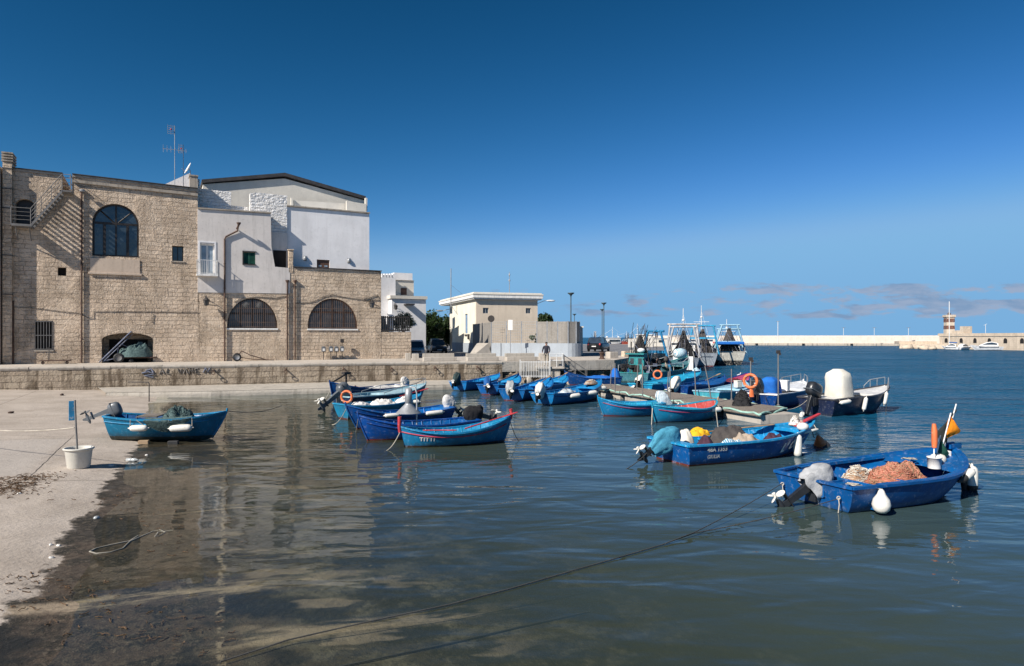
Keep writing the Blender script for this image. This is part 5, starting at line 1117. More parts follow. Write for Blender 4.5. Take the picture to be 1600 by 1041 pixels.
# conical mooring buoy by the bow
p = G(1283, 697); t = thing('mooring_buoy', 'orange and black cone shaped mooring buoy floating beside the blue boat bow', 'buoy', (p.x, p.y, 0)); t.rotation_euler = (R(8), R(-38), .6)
mb = MB(); mb.lathe([(.05, -.28), (.24, -.2), (.25, -.05), (.05, .42), (.02, .46)], (0, 0, 0), 16); mb.build('float_body', M['orange'], t); mb = MB(); mb.lathe([(.255, -.1), (.262, -.05), (.18, .12), (.175, .12)], (0, 0, 0), 16); mb.build('band', M['black_rubber'], t); mb = MB(); mb.torus((0, 0, .5), .05, .012, 'x', 10); mb.build('ring', M['grey_metal'], t)
rope('mooring_rope', 'taut dark line from the blue boat prow down to the cone buoy', sag(h.t.matrix_basis @ Vector((h.L - .1, 0, .7)), Vector((p.x - .2, p.y, .25)), .1, 8), .012, 'dark_rope')
mb = MB()
for (a, b) in (((1298, 668), (1312, 705)), ((1305, 690), (1318, 712))): pass

# ---- boat drawn up on the slipway
zs_ = .10; pz = Vector((-12.8, 21.7, 0)); bz = Vector((-9.2, 22.3, 0))
sd_ = boat('beached_dinghy', 'blue dinghy drawn up on the slipway with netting thrown over its side', None, None, TEAL, B=1.55, fs=.66, fm=.58, fb=.80, tr=.72, e=.42, rake=.42, L=3.5, pos=pz, head=(bz - pz), z=.185, trim=.03, inner=(.012, .10, .36), strake=(.02, .2, .42), wl=.02, wlcol=(.05, .065, .06), thwarts=(.22, .40), deck=.80, aft=0, group='small fishing boats in the harbour', floor=.1, rail=(.02, .2, .42))
h = sd_; motor(h, -.02, h.fs + .02, 66, 0, .78, None, 'motor_grey', prop='motor_grey'); upd()
heap_thing('fishing_net', 'grey green netting draped over the beached dinghy amidships', 'fishing net', at(h, .56, 0, .36), .72, .6, .58, 41, 'tarp_teal', h.t.rotation_euler.z, 160, 'tarp_teal', None, .3, 2.2, p=1.3)
t = thing('net_skirt', 'fringe of grey green net hanging down the near side of the beached dinghy', 'fishing net', (0, 0, 0)); mb = MB(); rows = []
for i in range(15):
    u = .36 + .38 * i / 14; dd = .30 * math.sin(math.pi * i / 14) ** .7 * (1.2 if i < 8 else .7) + .04; row = []
    for j in range(7): row.append(tuple(on_hull(h, u + .012 * mnoise.noise((i, j, 0)), h.sheer(u) - dd * j / 6, -1, .045 + .04 * mnoise.noise((i * .7, j * .7, 4)))))
    rows.append([tuple(at(h, u, -h.w(u) + .18, h.sheer(u) + .06))] + row)
mb.loft(rows, False, (False, False), True); mb.build('net', M['tarp_teal'], t)
fender(on_hull(h, .315, .33, -1, .10), 'white fender lying level on the beached dinghy side near its stern', .52, .095, horiz=(1, .15, 0), hang=[on_hull(h, .25, .66, -1, .03), on_hull(h, .3, .62, -1, .03)])
fender(on_hull(h, .665, .33, -1, .11), 'larger white fender lying level on the beached dinghy side near its bow', .66, .115, horiz=(1, .16, .02), hang=[on_hull(h, .57, .62, -1, .03), on_hull(h, .75, .68, -1, .03)])
mb = MB(); mb.box((0, 0, 0), (.62, .9, .03)); t = thing('wooden_board', 'pale flat board laid across the beached dinghy', 'board', tuple(at(h, .36, -.12, .655)), h.t.rotation_euler.z); mb.build('board_body', M['deckwood'], t)
for k, (px, py, lab) in enumerate(((215, 689, 'small block of wood chocking the beached dinghy near its stern'), (262, 689, 'dark prop under the beached dinghy keel amidships'))):
    p = G(px, py, .14); t = thing('chock', lab, 'chock', (p.x, p.y + .35, ground_z(p.x, p.y) - .02), .2, 'chocks under the dinghy'); mb = MB(); mb.box((0, 0, .06), (.3, .16, .13)); mb.build('block', M['wood_boat' if k == 0 else 'black_rubber'], t, bevel=.02)
rope('mooring_rope', 'thin line running from the beached dinghy bow across the shallows', sag(at(h, 1.0, 0, .82), G(440, 634, .3), .15, 10), .012, 'dark_rope')
pb = G(233, 622, .2); mb = MB(); t = thing('bent_pipe', 'thin dark bent pipe standing by the ledge behind the beached dinghy', 'pipe', (pb.x, pb.y, 0)); mb.tube([(0, 0, .0), (0, 0, .95), (-.06, .02, 1.0), (-1.2, .2, 1.0)], .025, 6); mb.build('tube', M['iron'], t)

# ---- cluster moored off the ledge
T1 = boat('double_ended_boat', 'azure double ended boat named TITTI with red trim, front of the moored cluster', (626, 699), (788, 690), (.02, .19, .42), B=1.35, fs=.62, fm=.43, fb=.80, tr=.06, e=.5, rake=.28, inner=(.025, .24, .48), strake=(.42, .05, .09), rail=(.02, .2, .44), thwarts=(.3, .5, .68), deck=.82, aft=.16, wlcol=(.06, .035, .03), deckcol=(.03, .26, .5))
h = T1; upd(); lettering(h, 'TITTI', .20, .25, .17, -1, bold=.006, spacing=1.15)
mb = MB(); mb.tube([(-.02, 0, .45), (-.04, 0, .62), (-.03, 0, .92)], [.05, .055, .06], 8); mb.build('stern_post', M['red'], h.t)
mb = MB(); mb.tube([(h.L + .02, 0, .7), (h.L + .03, 0, .86), (h.L + .0, 0, 1.02)], [.035, .045, .06], 8); mb.build('bow_post', M['red'], h.t)
oar('red bladed oar leaning along the TITTI boat towards its bow', at(h, .55, -.25, .50), at(h, 1.06, -.06, .92)); oar('short red oar stowed across the stern thwarts of the TITTI boat', at(h, .2, .1, .46), at(h, .48, -.2, .46))
rope('mooring_rope', 'pale slack line from the TITTI boat stern post into the water', sag(at(h, 0, 0, .5), G(601, 706, -.02), .12, 8), .014); rope('mooring_rope', 'dark line from the TITTI boat bow into the water', sag(at(h, 1, 0, .6), G(812, 690, -.02), .1, 8), .011, 'dark_rope')

A5 = boat('fishing_boat', 'royal blue boat with red bottom tucked behind the TITTI boat, black outboard astern', (742, 677), (573, 689), (.006, .075, .38), B=1.5, fs=.50, fm=.45, fb=.82, tr=.72, e=.36, rake=.35, inner=(.012, .12, .42), strake=(.005, .05, .28), thwarts=(.35, .6), deck=.76, aft=.1, wlcol=(.15, .03, .02))
motor(A5, -.04, .52, 74, 10, 1.0, 'cov_black', seed=9)
A4 = boat('fishing_boat', 'royal blue boat with sharp raked stem and two pale level fenders on its side', (700, 658), (556, 671), (.007, .08, .36), B=1.6, fs=.58, fm=.48, fb=.90, tr=.7, e=.38, rake=.5, inner=(.014, .14, .46), strake=(.005, .05, .26), rail=(.012, .11, .42), thwarts=(.3, .55), deck=.74, aft=.1, wlcol=(.15, .03, .02))
motor(A4, -.04, .6, 46, 0, .8, 'cov_white', seed=13)
A3 = boat('fishing_boat', 'blue boat heaped with white sheets, orange lifebuoy at its stern', (532, 655), (648, 644), TEAL, B=1.6, fs=.60, fm=.5, fb=.78, tr=.75, e=.38, rake=.45, inner=(.03, .22, .45), rail=(.03, .25, .5), thwarts=(.5,), deck=.78, aft=.1, wlcol=(.10, .03, .025))
A2 = boat('fishing_boat', 'dark blue boat with pale grey blue decks and side rail, behind the lifebuoy boat', (532, 641), (656, 628), (.012, .035, .09), B=1.75, fs=.62, fm=.6, fb=.92, tr=.75, e=.36, rake=.55, inner=(.30, .46, .52), rail=(.34, .52, .58), thwarts=(.3,), deck=.45, aft=.2, wlcol=(.03, .03, .03), deckcol=(.32, .48, .54))
motor(A2, -.05, .62, 58, 0, 1.25, None, 'motor_grey', seed=4)
A1 = boat('fishing_boat', 'royal blue boat with tall dark stem, white inside, farthest of the cluster', (631, 618), (521, 629), (.008, .08, .34), B=1.9, fs=.60, fm=.56, fb=1.05, tr=.75, e=.36, rake=.3, inner=(.66, .66, .62), rail=(.008, .08, .34), strake=(.3, .3, .35), thwarts=(.3, .5), deck=.84, aft=.12, wlcol=(.03, .03, .04))
motor(A1, -.05, .62, 35, 0, .85, 'cov_white', seed=17)
upd()
lettering(A1, 'CA 0011', .885, .72, .17, 1, bold=.003); lettering(A1, 'S', .91, .5, .15, 1)
mb = MB(); mb.tube([(A1.L * .80, 0, .6), (A1.L * .80, 0, 1.45)], .05); mb.tube([(A1.L * .98, 0, 1.0), (A1.L * .80, 0, 1.4), (A1.L * .74, 0, 1.45)], .045); mb.b2((A1.L * .76, -.12, 1.38), (A1.L * .84, .12, 1.5)); mb.build('bow_frame', M['iron'], A1.t)
heap_thing('net_pile', 'red and orange gear heaped in the bow of the farthest cluster boat', 'gear pile', at(A1, .68, 0, .34), .6, .45, .42, 51, 'net_red', A1.t.rotation_euler.z, 40, 'red', amp=.5)
heap_thing('sheet', 'long white sheet covering the stern half of the farthest cluster boat', 'sheet', at(A1, .34, 0, .42), 1.3, .55, .26, 52, 'cov_white', A1.t.rotation_euler.z, amp=.15)
for u, rx, hh, lab, sd in ((.22, .6, .34, 'white sheet spilling over the stern quarter of the lifebuoy boat', 61), (.50, .72, .38, 'white sheet humped amidships in the lifebuoy boat', 62), (.80, .55, .3, 'white sheet over the bow of the lifebuoy boat', 63)):
    heap_thing('sheet', lab, 'sheet', at(A3, u, 0, .34 + (.12 if u > .7 else 0)), rx, .62 if u < .7 else .38, hh, sd, 'cov_white', A3.t.rotation_euler.z, group='white sheets in the lifebuoy boat', amp=.35, fold=3)
lifebuoy('orange lifebuoy standing at the stern of the boat heaped with white sheets', at(A3, .10, .2, .86), (-.2, -1, 0), .23, .05)
oar('red tipped pole over the bow of the lifebuoy boat', at(A3, .7, -.1, .75), at(A3, 1.1, .0, 1.0))
fender(on_hull(A4, .67, .50, 1, .09), 'pale fender lying level near the bow of the raked stem boat', .55, .07, horiz=(1, .5, .03), hang=[on_hull(A4, .72, .7, 1, .02), on_hull(A4, .62, .6, 1, .02)])
fender(on_hull(A4, .27, .48, 1, .10), 'pale fender lying level near the stern of the raked stem boat', .7, .08, horiz=(1, .5, .06), hang=[on_hull(A4, .33, .6, 1, .02), on_hull(A4, .2, .6, 1, .02)])
fender(on_hull(A3, .8, .52, -1, .08), 'white fender level at the bow of the boat heaped with sheets', .5, .08, horiz=(1, .1, .03), hang=[on_hull(A3, .74, .7, -1, .02), on_hull(A3, .86, .75, -1, .02)])
# fishing lamp on its post: between the raked stem boat and the TITTI boat
p = at(A5, .62, .35, .3); t = thing('fishing_lamp', 'grey cone shaped fishing lamp on a post above the moored cluster', 'lamp', tuple(p)); zc = .86
mb = MB(); mb.tube([(.28, -.1, -.2), (.28, -.1, 1.2), (.22, -.05, 1.38), (.04, 0, 1.4)], .026, 6); mb.build('post', M['grey_metal'], t)
mb = MB(); mb.lathe([(.41, zc - .30), (.40, zc - .29), (.12, zc - .02), (.10, zc + .02), (.115, zc + .03), (.115, zc + .48), (.04, zc + .5)], (0, 0, 0), 20); mb.build('lamp_shade', M['grey_metal'], t)
rope('mooring_rope', 'pale line from the raked stem boat bow into the water', sag(at(A4, 1, 0, .75), G(518, 664, -.02), .15, 8), .014); rope('mooring_rope', 'pale slack line from the tall stem boat bow towards the ledge', sag(at(A1, 1, 0, .6), G(497, 633, -.02), .15, 8), .016)
rope('mooring_rope', 'thin line from the blue boat with red bottom down past its stem', sag(at(A5, 1, 0, .8), G(556, 676, -.03), .02, 6), .012)

# ---- boats bows-on to the pontoon root
B1 = boat('fishing_boat', 'bright azure boat close under the ledge with dark green motor cover', (715, 611), (778, 604.5), AZURE, B=1.75, fs=.58, fm=.5, fb=.85, tr=.8, e=.3, rake=.45, inner=(.03, .25, .58), L=4.4, thwarts=(.4,), deck=.7, aft=.15, wlcol=(.02, .04, .05)); motor(B1, -.05, .6, 66, 20, 1.05, 'cov_dark', seed=21, long_cover=True)
B2 = boat('fishing_boat', 'blue boat with pale motor wrap, second in the pontoon row', (762, 617.5), (818, 607), (.010, .12, .45), B=1.75, fs=.6, fm=.5, fb=.95, tr=.8, e=.3, rake=.5, inner=(.03, .24, .55), L=4.6, thwarts=(.35, .6), deck=.72, aft=.12); motor(B2, -.05, .6, 64, 24, 1.05, 'cov_blue', seed=22, long_cover=True)
B3 = boat('fishing_boat', 'azure boat with grey and white motor covers, third in the pontoon row', (799, 627), (876, 613), (.012, .13, .44), B=1.9, fs=.62, fm=.52, fb=1.0, tr=.82, e=.3, rake=.5, inner=(.02, .2, .55), strake=(.005, .06, .3), L=4.9, thwarts=(.3, .55), deck=.72, aft=.12); motor(B3, -.06, .62, 66, 26, 1.15, 'cov_grey', seed=23, long_cover=True)
B4 = boat('fishing_boat', 'azure boat with white fenders along its side, nearest in the pontoon row', (846, 633), (933, 622.5), (.012, .15, .42), B=1.9, fs=.60, fm=.54, fb=1.0, tr=.8, e=.32, rake=.5, inner=(.02, .2, .5), strake=(.006, .06, .28), thwarts=(.3, .5), deck=.74, aft=.1, wlcol=(.03, .035, .04)); motor(B4, -.06, .62, 66, 26, 1.12, 'cov_white', seed=24, long_cover=True)
B5 = boat('fishing_boat', 'blue boat with pale oar on its bow, behind the nearest pontoon row boat', (835, 616), (905, 604), (.012, .16, .48), B=1.7, fs=.55, fm=.5, fb=.9, tr=.8, e=.3, rake=.5, inner=(.03, .24, .56), L=4.6, thwarts=(.3, .55), deck=.7, aft=.1)
B6 = boat('fishing_boat', 'dark blue boat with raised prow lying along the pier rubble', (972, 603), (905, 602), (.012, .06, .26), B=1.6, fs=.6, fm=.52, fb=.95, tr=.7, e=.34, rake=.4, inner=(.012, .09, .36), thwarts=(.4, .6), deck=.78, aft=.1, L=3.9)
upd()
heap_thing('boat_cover', 'flat blue cover stretched over the dark blue boat by the pier', 'cover', at(B6, .4, 0, .5), 1.35, .6, .2, 71, 'cov_bright', B6.t.rotation_euler.z, amp=.2)
heap_thing('boat_cover', 'bundled blue cover on the stern of the dark blue boat by the pier', 'cover', at(B6, .12, 0, .6), .38, .34, .55, 72, 'cov_bright', 0, amp=.4, p=3)
for k, (u, z_) in enumerate(((.27, .42), (.55, .47), (.83, .60))): fender(on_hull(B4, u, z_, -1, .11), ('pale fender near the stern of the nearest pontoon row boat', 'pale fender amidships on the nearest pontoon row boat', 'pale fender near the bow of the nearest pontoon row boat')[k], .62, .11, horiz=(.9, .45, .06), hang=[on_hull(B4, u - .06, z_ + .25, -1, .02), on_hull(B4, u + .06, z_ + .27, -1, .02)])
heap_thing('fishing_net', 'pale net bunched on the bow of the nearest pontoon row boat', 'fishing net', at(B4, .82, 0, .80), .55, .26, .22, 73, 'net_tan', B4.t.rotation_euler.z, 60, 'cov_cream'); heap_thing('fishing_net', 'white and blue gear lying in the third pontoon row boat', 'fishing net', at(B4, .42, .1, .3), .8, .5, .35, 74, 'cov_pale', B4.t.rotation_euler.z, 50, 'cov_white')
oar('pale wooden oar on the bow of the boat behind the nearest pontoon row boat', at(B5, .6, -.3, .78), at(B5, 1.02, -.1, 1.05), 'wood_boat'); oar('pale plank over the bow of the third pontoon row boat', at(B3, .55, -.35, .75), at(B3, 1.0, -.05, 1.1), 'wood_boat'); oar('pale pole along the second pontoon row boat', at(B2, .4, .2, .65), at(B2, .98, .0, 1.05), 'wood_boat')

# ---- floating pontoon
n0, n1, f1 = G(905, 601.5, .45), G(1188, 645, .45), G(1229, 637, .45); dv = (n1 - n0).normalized(); wv = Vector((-dv.y, dv.x, 0)); wv = wv if wv.x > 0 else -wv
f0 = n0 + wv * 2.2; f1 = Vector((f1.x, f1.y, .45)); pn = thing('pontoon', 'grey planked floating pontoon edged with pale green hose, boats tied on both sides', 'pontoon', (n1.x, n1.y, 0)); O = Vector((n1.x, n1.y, 0))
quad = [n0 - O, n1 - O, f1 - O, f0 - O]; mb = MB(); mb.loft([[(p.x, p.y, .37) for p in quad], [(p.x, p.y, .45) for p in quad]], True, (True, True), False); dk = mb.build('deck', stone('grey_planks', (.20, .17, .14), (.27, .235, .2), (.05, .045, .04), .16, 4.0, bump=.3, dist=.02, warp=.003, stain=0), pn)
mb = MB(); L_ = (n1 - n0).length; k = 0
while k < 6:
    a = n1 - dv * (k * 2.75 + .12) - O; mb.loft([[(p.x, p.y, z) for p in (a + wv * .12, a + wv * 1.95, a + wv * 1.95 - dv * 2.25, a + wv * .12 - dv * 2.25)][::-1] for z in (.33, -.25)], True, (True, True), False); k += 1
mb.build('float_blocks', M['concrete'], pn)
mb = MB()
for a, b in ((n0, n1), (n1, f1), (f1, f0)):
    a, b = a - O, b - O; n = int((b - a).length / .35)
    mb.tube([(p.x, p.y, .40 + .035 * math.sin(i * 1.3) + (-.09 if (i % 7 == 3) else 0)) for i in range(n + 1) for p in [a.lerp(b, i / n)]], .045, 6)
hs = mb.build('edge_hose', paint('pale_green_hose', (.30, .50, .42), .6, .25, wear=.5, wearcol=(.6, .62, .55)), pn)
mb = MB()
for a, b in ((n0, n1), (f1, f0)): a, b = a - O, b - O; mb.loft([[(p.x + q.x * w_, p.y + q.y * w_, z) for w_, z in ((-.03, .30), (.03, .30), (.03, .38), (-.03, .38))] for p, q in ((a, wv), (b, wv))], True, (True, True), False)
mb.build('beam', M['deckwood'], pn)
npole = 0
for px, py, hh, lean, lab in ((954, 606, 1.3, .02, 'first'), (961, 612, 1.5, 0, 'second'), (995, 609, 1.4, .03, 'third'), (1004, 620, 1.6, .0, 'fourth'), (1043, 614, 1.1, .02, 'fifth'), (1047, 625, 1.5, 0, 'sixth'), (1087, 618, 1.3, -.02, 'seventh'), (1112, 630, 1.6, -.12, 'eighth'), (1143, 624, 1.4, 0, 'ninth'), (1173, 633, 1.9, 0, 'tenth'), (1216, 633, 2.2, .0, 'eleventh')):
    p = G(px, py, .45); t = thing('mooring_post', '%s thin metal post along the pontoon, counted from the quay' % lab, 'post', (p.x, p.y, .44), 0, 'thin posts along the pontoon'); mb = MB(); mb.tube([(0, 0, 0), (lean, 0, hh * .5), (lean * 2.4, 0, hh)], .028, 6); mb.lathe([(.07, 0), (.07, .02), (.03, .03)], (0, 0, 0), 8); mb.build('pole', M['mid_metal'], t)
    if lab in ('tenth', 'eleventh'): mb = MB(); mb.box((.0, 0, hh + .04), (.16, .06, .14)); mb.box((.06, -.02, hh - .05), (.09, .05, .09)); mb.build('lamp_head', M['iron'], t)
p = G(1172, 633, .45); lifebuoy('orange lifebuoy hung on a post near the end of the pontoon', (p.x - .02, p.y - .10, 1.46), (-.75, -1, 0), .27, .062)
heap_thing('throw_line', 'orange rescue line bundled under the pontoon lifebuoy', 'rope', (p.x + .02, p.y - .1, .80), .10, .08, .36, 81, 'orange', p=4)
p = G(1158, 634, .45); heap_thing('fishing_net', 'tall black net heap on the pontoon beside the lifebuoy', 'fishing net', (p.x, p.y, .44), .40, .36, .76, 82, 'net_black', .3, 120, 'net_black', amp=.3, p=2.2)
p = G(1172, 645, .05); 

# ---- boats along the near side of the pontoon
C1 = boat('fishing_boat', 'azure boat with red rub rail and grey blue cloth over its motor', (1033, 648.5), (943, 650), (.022, .19, .44), B=1.55, fs=.55, fm=.5, fb=.78, tr=.7, e=.38, rake=.3, inner=(.05, .30, .52), strake=(.2, .04, .10), rail=(.03, .24, .5), thwarts=(.5,), deck=.6, aft=.15, wlcol=(.15, .03, .03), deckcol=(.06, .33, .52)); motor(C1, -.05, .56, 55, 0, .8, 'cov_pale', seed=31, long_cover=True)
C2 = boat('double_ended_boat', 'azure double ended boat with red inside and domed foredeck by the pontoon', (1117, 653), (1024, 661), (.025, .21, .43), B=1.7, fs=.75, fm=.52, fb=.70, tr=.08, e=.42, rake=.2, inner=(.45, .06, .05), strake=(.3, .05, .12), rail=(.04, .3, .5), thwarts=(.25, .42), deck=.5, aft=0, wlcol=(.05, .05, .06), deckcol=(.05, .34, .56))
upd()
fender(on_hull(C2, .2, .44, 1, .1), 'pale yellowish fender on the side of the boat with red inside', .5, .1, horiz=(.95, .3, 0), hang=[on_hull(C2, .26, .6, 1, .02), on_hull(C2, .14, .66, 1, .02)])
mb = MB(); mb.tube([(.08, 0, .2), (-.12, 0, .55), (-.2, 0, .85)], .03); mb.build('tiller_post', M['wood_boat'], C2.t)
for px, py, lab in ((1001, 657, 'pale net cloth trailing in the water off the left pontoon boat'),): p = G(px, py)
rope('mooring_rope', 'pale line slanting from the left end of the domed foredeck boat into the water', sag(at(C2, 1, 0, .6), G(1018, 664, -.02), .04, 6), .018); rope('mooring_rope', 'pale line from the right end of the domed foredeck boat down to the water', sag(at(C2, 0, 0, .7), G(1122, 668, -.02), .03, 6), .016)

# ---- boats beyond the pontoon
D1 = boat('fishing_boat', 'light blue decked boat with white bottom and white motor cover, beyond the pontoon left end', (1000, 617), (1088, 606), LIGHT, B=2.0, fs=.62, fm=.6, fb=.95, tr=.8, e=.28, rake=.55, inner=(.06, .36, .60), rail=(.06, .36, .60), thwarts=(), deck=.35, aft=.25, deckcol=(.04, .33, .60), L=5.4, wlcol=(.6, .6, .58), wl=.18); motor(D1, -.05, .65, 50, 0, .95, 'cov_cream', seed=41)
D2 = boat('fishing_boat', 'dark royal blue boat with cream motor cover, beyond the middle of the pontoon', (1056, 622), (1146, 611), (.006, .06, .30), B=1.9, fs=.68, fm=.62, fb=.95, tr=.8, e=.28, rake=.5, inner=(.012, .10, .38), thwarts=(.4,), deck=.6, aft=.2, L=5.6); motor(D2, -.05, .68, 55, 10, 1.1, 'cov_cream', seed=42, long_cover=True)
D3 = boat('fishing_boat', 'pale blue boat with small box at its stern, beyond the pontoon near the lifebuoy', (1103, 632.5), (1172, 621), PALE, B=1.75, fs=.66, fm=.6, fb=.88, tr=.8, e=.28, rake=.5, inner=(.3, .5, .6), thwarts=(.4,), deck=.6, aft=.2, L=4.8, rail=(.28, .48, .6))
D4 = boat('fishing_boat', 'azure boat with striped prow cover showing past the light blue decked boat', (1030, 606), (1098, 600), (.02, .22, .5), B=1.7, fs=.6, fm=.55, fb=1.0, tr=.75, e=.3, rake=.5, inner=(.05, .32, .55), thwarts=(.4,), deck=.6, aft=.15, L=5.0, deckcol=(.05, .33, .58))
D5 = boat('fishing_boat', 'violet blue boat with red gear, moored beyond the dark royal blue boat', (1122, 612), (1163, 606), (.03, .035, .26), B=1.7, fs=.6, fm=.5, fb=.95, tr=.75, e=.3, rake=.5, inner=(.35, .05, .12), rail=(.05, .06, .35), thwarts=(.4, .6), deck=.75, aft=.12, L=4.6)
K1 = boat('motor_boat', 'white and blue motorboat with bright blue covered console and bow rail', (1182, 640), (1275, 622), (.008, .06, .30), B=2.1, fs=.72, fm=.72, fb=1.02, tr=.9, e=.22, rake=.8, inner=(.6, .62, .64), rail=(.68, .68, .68), thwarts=(), deck=.62, aft=.12, deckcol=(.66, .67, .68), L=6.0, wlcol=(.02, .03, .08))
motor(K1, -.1, .74, 50, 0, 1.35, None, 'motor_black', seed=43)
K2 = boat('motor_boat', 'navy hulled motorboat with white inside and tall cream covered console', (1274, 649), (1372, 640.5), NAVY, B=1.95, fs=.72, fm=.78, fb=1.12, tr=.92, e=.2, rake=1.0, inner=(.62, .61, .58), rail=(.05, .05, .06), thwarts=(), deck=.58, aft=.15, deckcol=(.66, .65, .62), wlcol=(.3, .3, .3), wl=.0, L=5.1, floor=.25)
motor(K2, -.12, .72, 22, 0, 1.3, None, 'motor_black', seed=44)
upd()
def console(h, u, w_, l, hh, mat, seed):
    c = MB(); rings = []; z0 = .3
    for i in range(10):
        f = i / 9; tz = z0 + (hh) * f; q = 1 - .12 * f - (.55 * ((f - .82) / .18) ** 2 if f > .82 else 0); ring = []
        for k in range(20):
            a = 2 * math.pi * k / 20; fo = 1 + .06 * mnoise.noise((math.cos(a) * 2 + seed, math.sin(a) * 2, f * 3)); ring.append((u * h.L + l / 2 * q * fo * math.copysign(abs(math.cos(a)) ** .5, math.cos(a)) + (-.12 * f), w_ / 2 * q * fo * math.copysign(abs(math.sin(a)) ** .5, math.sin(a)), tz))
        rings.append(ring)
    c.loft(rings, True, (True, True), True); c.build('covered_console', M[mat], h.t)
console(K2, .32, 1.0, 1.0, 1.62, 'cov_cream', 3); console(K1, .28, .9, 1.0, 1.12, 'cov_bright', 5)
def bowrail(h, u0, hh):
    mb = MB(); us_ = [u0 + (.985 - u0) * i / 6 for i in range(7)]
    for sd in (1, -1):
        mb.tube([(h.P(u, 1, sd)[0], h.P(u, 1, sd)[1] * .92, h.sheer(u) + hh * min(1, .35 + i / 3)) for i, u in enumerate(us_)], .018, 5)
        for i, u in enumerate(us_[::2]): p = h.P(u, 1, sd); mb.tube([(p[0], p[1] * .92, p[2]), (p[0], p[1] * .92, p[2] + hh * min(1, .35 + i * 2 / 3))], .014, 5)
    mb.build('bow_rail', M['grey_metal'], h.t)
bowrail(K1, .72, .38); bowrail(K2, .82, .36); bowrail(A2, .35, .3)
mb = MB(); mb.b2((K1.L * .44, -.42, .7), (K1.L * .5, .42, 1.22)); mb.build('windscreen', M['white_trim'], K1.t, bevel=.03)
for u, z_, lab in ((.10, .62, 'short white fender lying level at the navy motorboat stern'), (.36, .48, 'white fender hanging slantwise amidships on the navy motorboat'), (.70, .62, 'white fender hanging slantwise near the navy motorboat bow')):
    fender(on_hull(K2, u, z_, -1, .12), lab, .55, .085, horiz=(.9, .3, .1) if u < .2 else (.18, -.05, 1), hang=on_hull(K2, u - .01, K2.sheer(u), -1, .02) if u > .2 else [on_hull(K2, .05, .75, -1, .02), on_hull(K2, .15, .75, -1, .02)])
oar('pale wooden oar sticking up over the dark royal blue boat', at(D2, .62, .1, .8), at(D2, .98, .2, 1.12), 'wood_boat'); heap_thing('net_pile', 'red and purple gear piled in the violet blue boat', 'gear pile', at(D5, .5, 0, .4), .8, .5, .32, 91, 'tarp_purple', .5, 60, 'red'); lifebuoy('faded orange lifebuoy on the light blue decked boat', at(D1, .28, -.3, 1.10), (-.3, -1, 0), .23, .058)
heap_thing('sheet', 'small striped cloth on the prow of the azure boat past the pontoon', 'cloth', at(D4, .9, 0, .95), .3, .2, .28, 92, 'cov_turq', .3)
mb = MB(); mb.box((0, 0, .16), (.34, .26, .32)); mb.box((0, 0, .34), (.36, .28, .04)); t = thing('gear_box', 'small cream box on the pale blue boat near the black net', 'box', tuple(at(D3, .62, -.35, .7)), .5); mb.build('box_body', M['cov_cream'], t, bevel=.02)
rope('mooring_rope', 'line from the navy motorboat stern to the pontoon end', sag(at(K2, 0, .3, .7), G(1230, 640, .45), .12, 8), .015); rope('mooring_rope', 'dark anchor line hanging from the navy motorboat bow', sag(at(K2, .99, 0, .9), G(1384, 650, -.02), .02, 5), .013, 'dark_rope'); rope('mooring_rope', 'second dark line from the motorboat with blue console to the pontoon', sag(at(K1, 0, -.4, .6), G(1205, 641, .45), .08, 6), .013, 'dark_rope')
# ------------------------------------------------------------------ harbour office with fenced yard
K = G(744, 552, ZQ); GA = R(18); GU = Vector((math.cos(GA), math.sin(GA))); GN = Vector((math.sin(GA), -math.cos(GA)))
GF = Front(K, GU, GN); GL = Front(K, Vector((-GU.y, GU.x)) , Vector((-GU.x, -GU.y)))
def grect(x0, y0, x1, y1, fr=GF, off=0): a, zt = fr(x0, y0, off); b, zb = fr(x1, y1, off); return a, zb, b, zt
Ho = thing('harbour_office', 'cream flat roofed harbour office with overhanging white roof slab and slit window', 'building', (K.x, K.y, ZQ), GA)
W, D1_, D2_, Zs = GF(840, 552)[0], 11.5, 17.0, 6.05
wins = [grect(754.5, 481, 763.5, 490), grect(821.5, 481.5, 829.5, 490)]
mb = MB(); mb.panel([(0, 0), (W, 0), (W, Zs), (0, Zs)], [[(a, b), (c, b), (c, d), (a, d)] for a, b, c, d in wins], 0, .3, .2)
mb.b2((W - .3, .3, 0), (W, D1_, Zs)); mb.build('front_wall', M['plaster_tan'], Ho)
sl = grect(726.5, 491, 730.5, 521, GL); lw = MB(); lw.X = Matrix.Rotation(R(-90), 4, 'Z') @ Matrix.Translation((-D1_, 0, 0))
lw.panel([(0, 0), (D1_ - .301, 0), (D1_ - .301, Zs), (0, Zs)], [[(D1_ - sl[2], sl[1]), (D1_ - sl[0], sl[1]), (D1_ - sl[0], sl[3]), (D1_ - sl[2], sl[3])]], 0, .3, .2); lw.build('side_wall', M['plaster_fresh'], Ho)
mb = MB(); mb.b2((.9, D1_, 0), (W, D2_, Zs)); mb.build('rear_wing', M['plaster_cream'], Ho)
mb = MB(); mb.b2((.80, D1_ + .8, 0), (.895, D1_ + 2.2, 3.6)); mb.build('door', M['plinth_grey'], Ho)
for k, (a, b, c, d) in enumerate(wins):
    f = MB(); f.panel([(a, b), (c, b), (c, d), (a, d)], [inset([(a, b), ((a + c) / 2 + .03, b), ((a + c) / 2 + .03, d), (a, d)], .06), inset([((a + c) / 2 - .03, b), (c, b), (c, d), ((a + c) / 2 - .03, d)], .06)], .1, .05, .05); f = f.build('window', M['grey_metal'], Ho); mb = MB(); mb.b2((a, .16, b), (c, .18, d)); mb.build('pane', M['glass'], f)
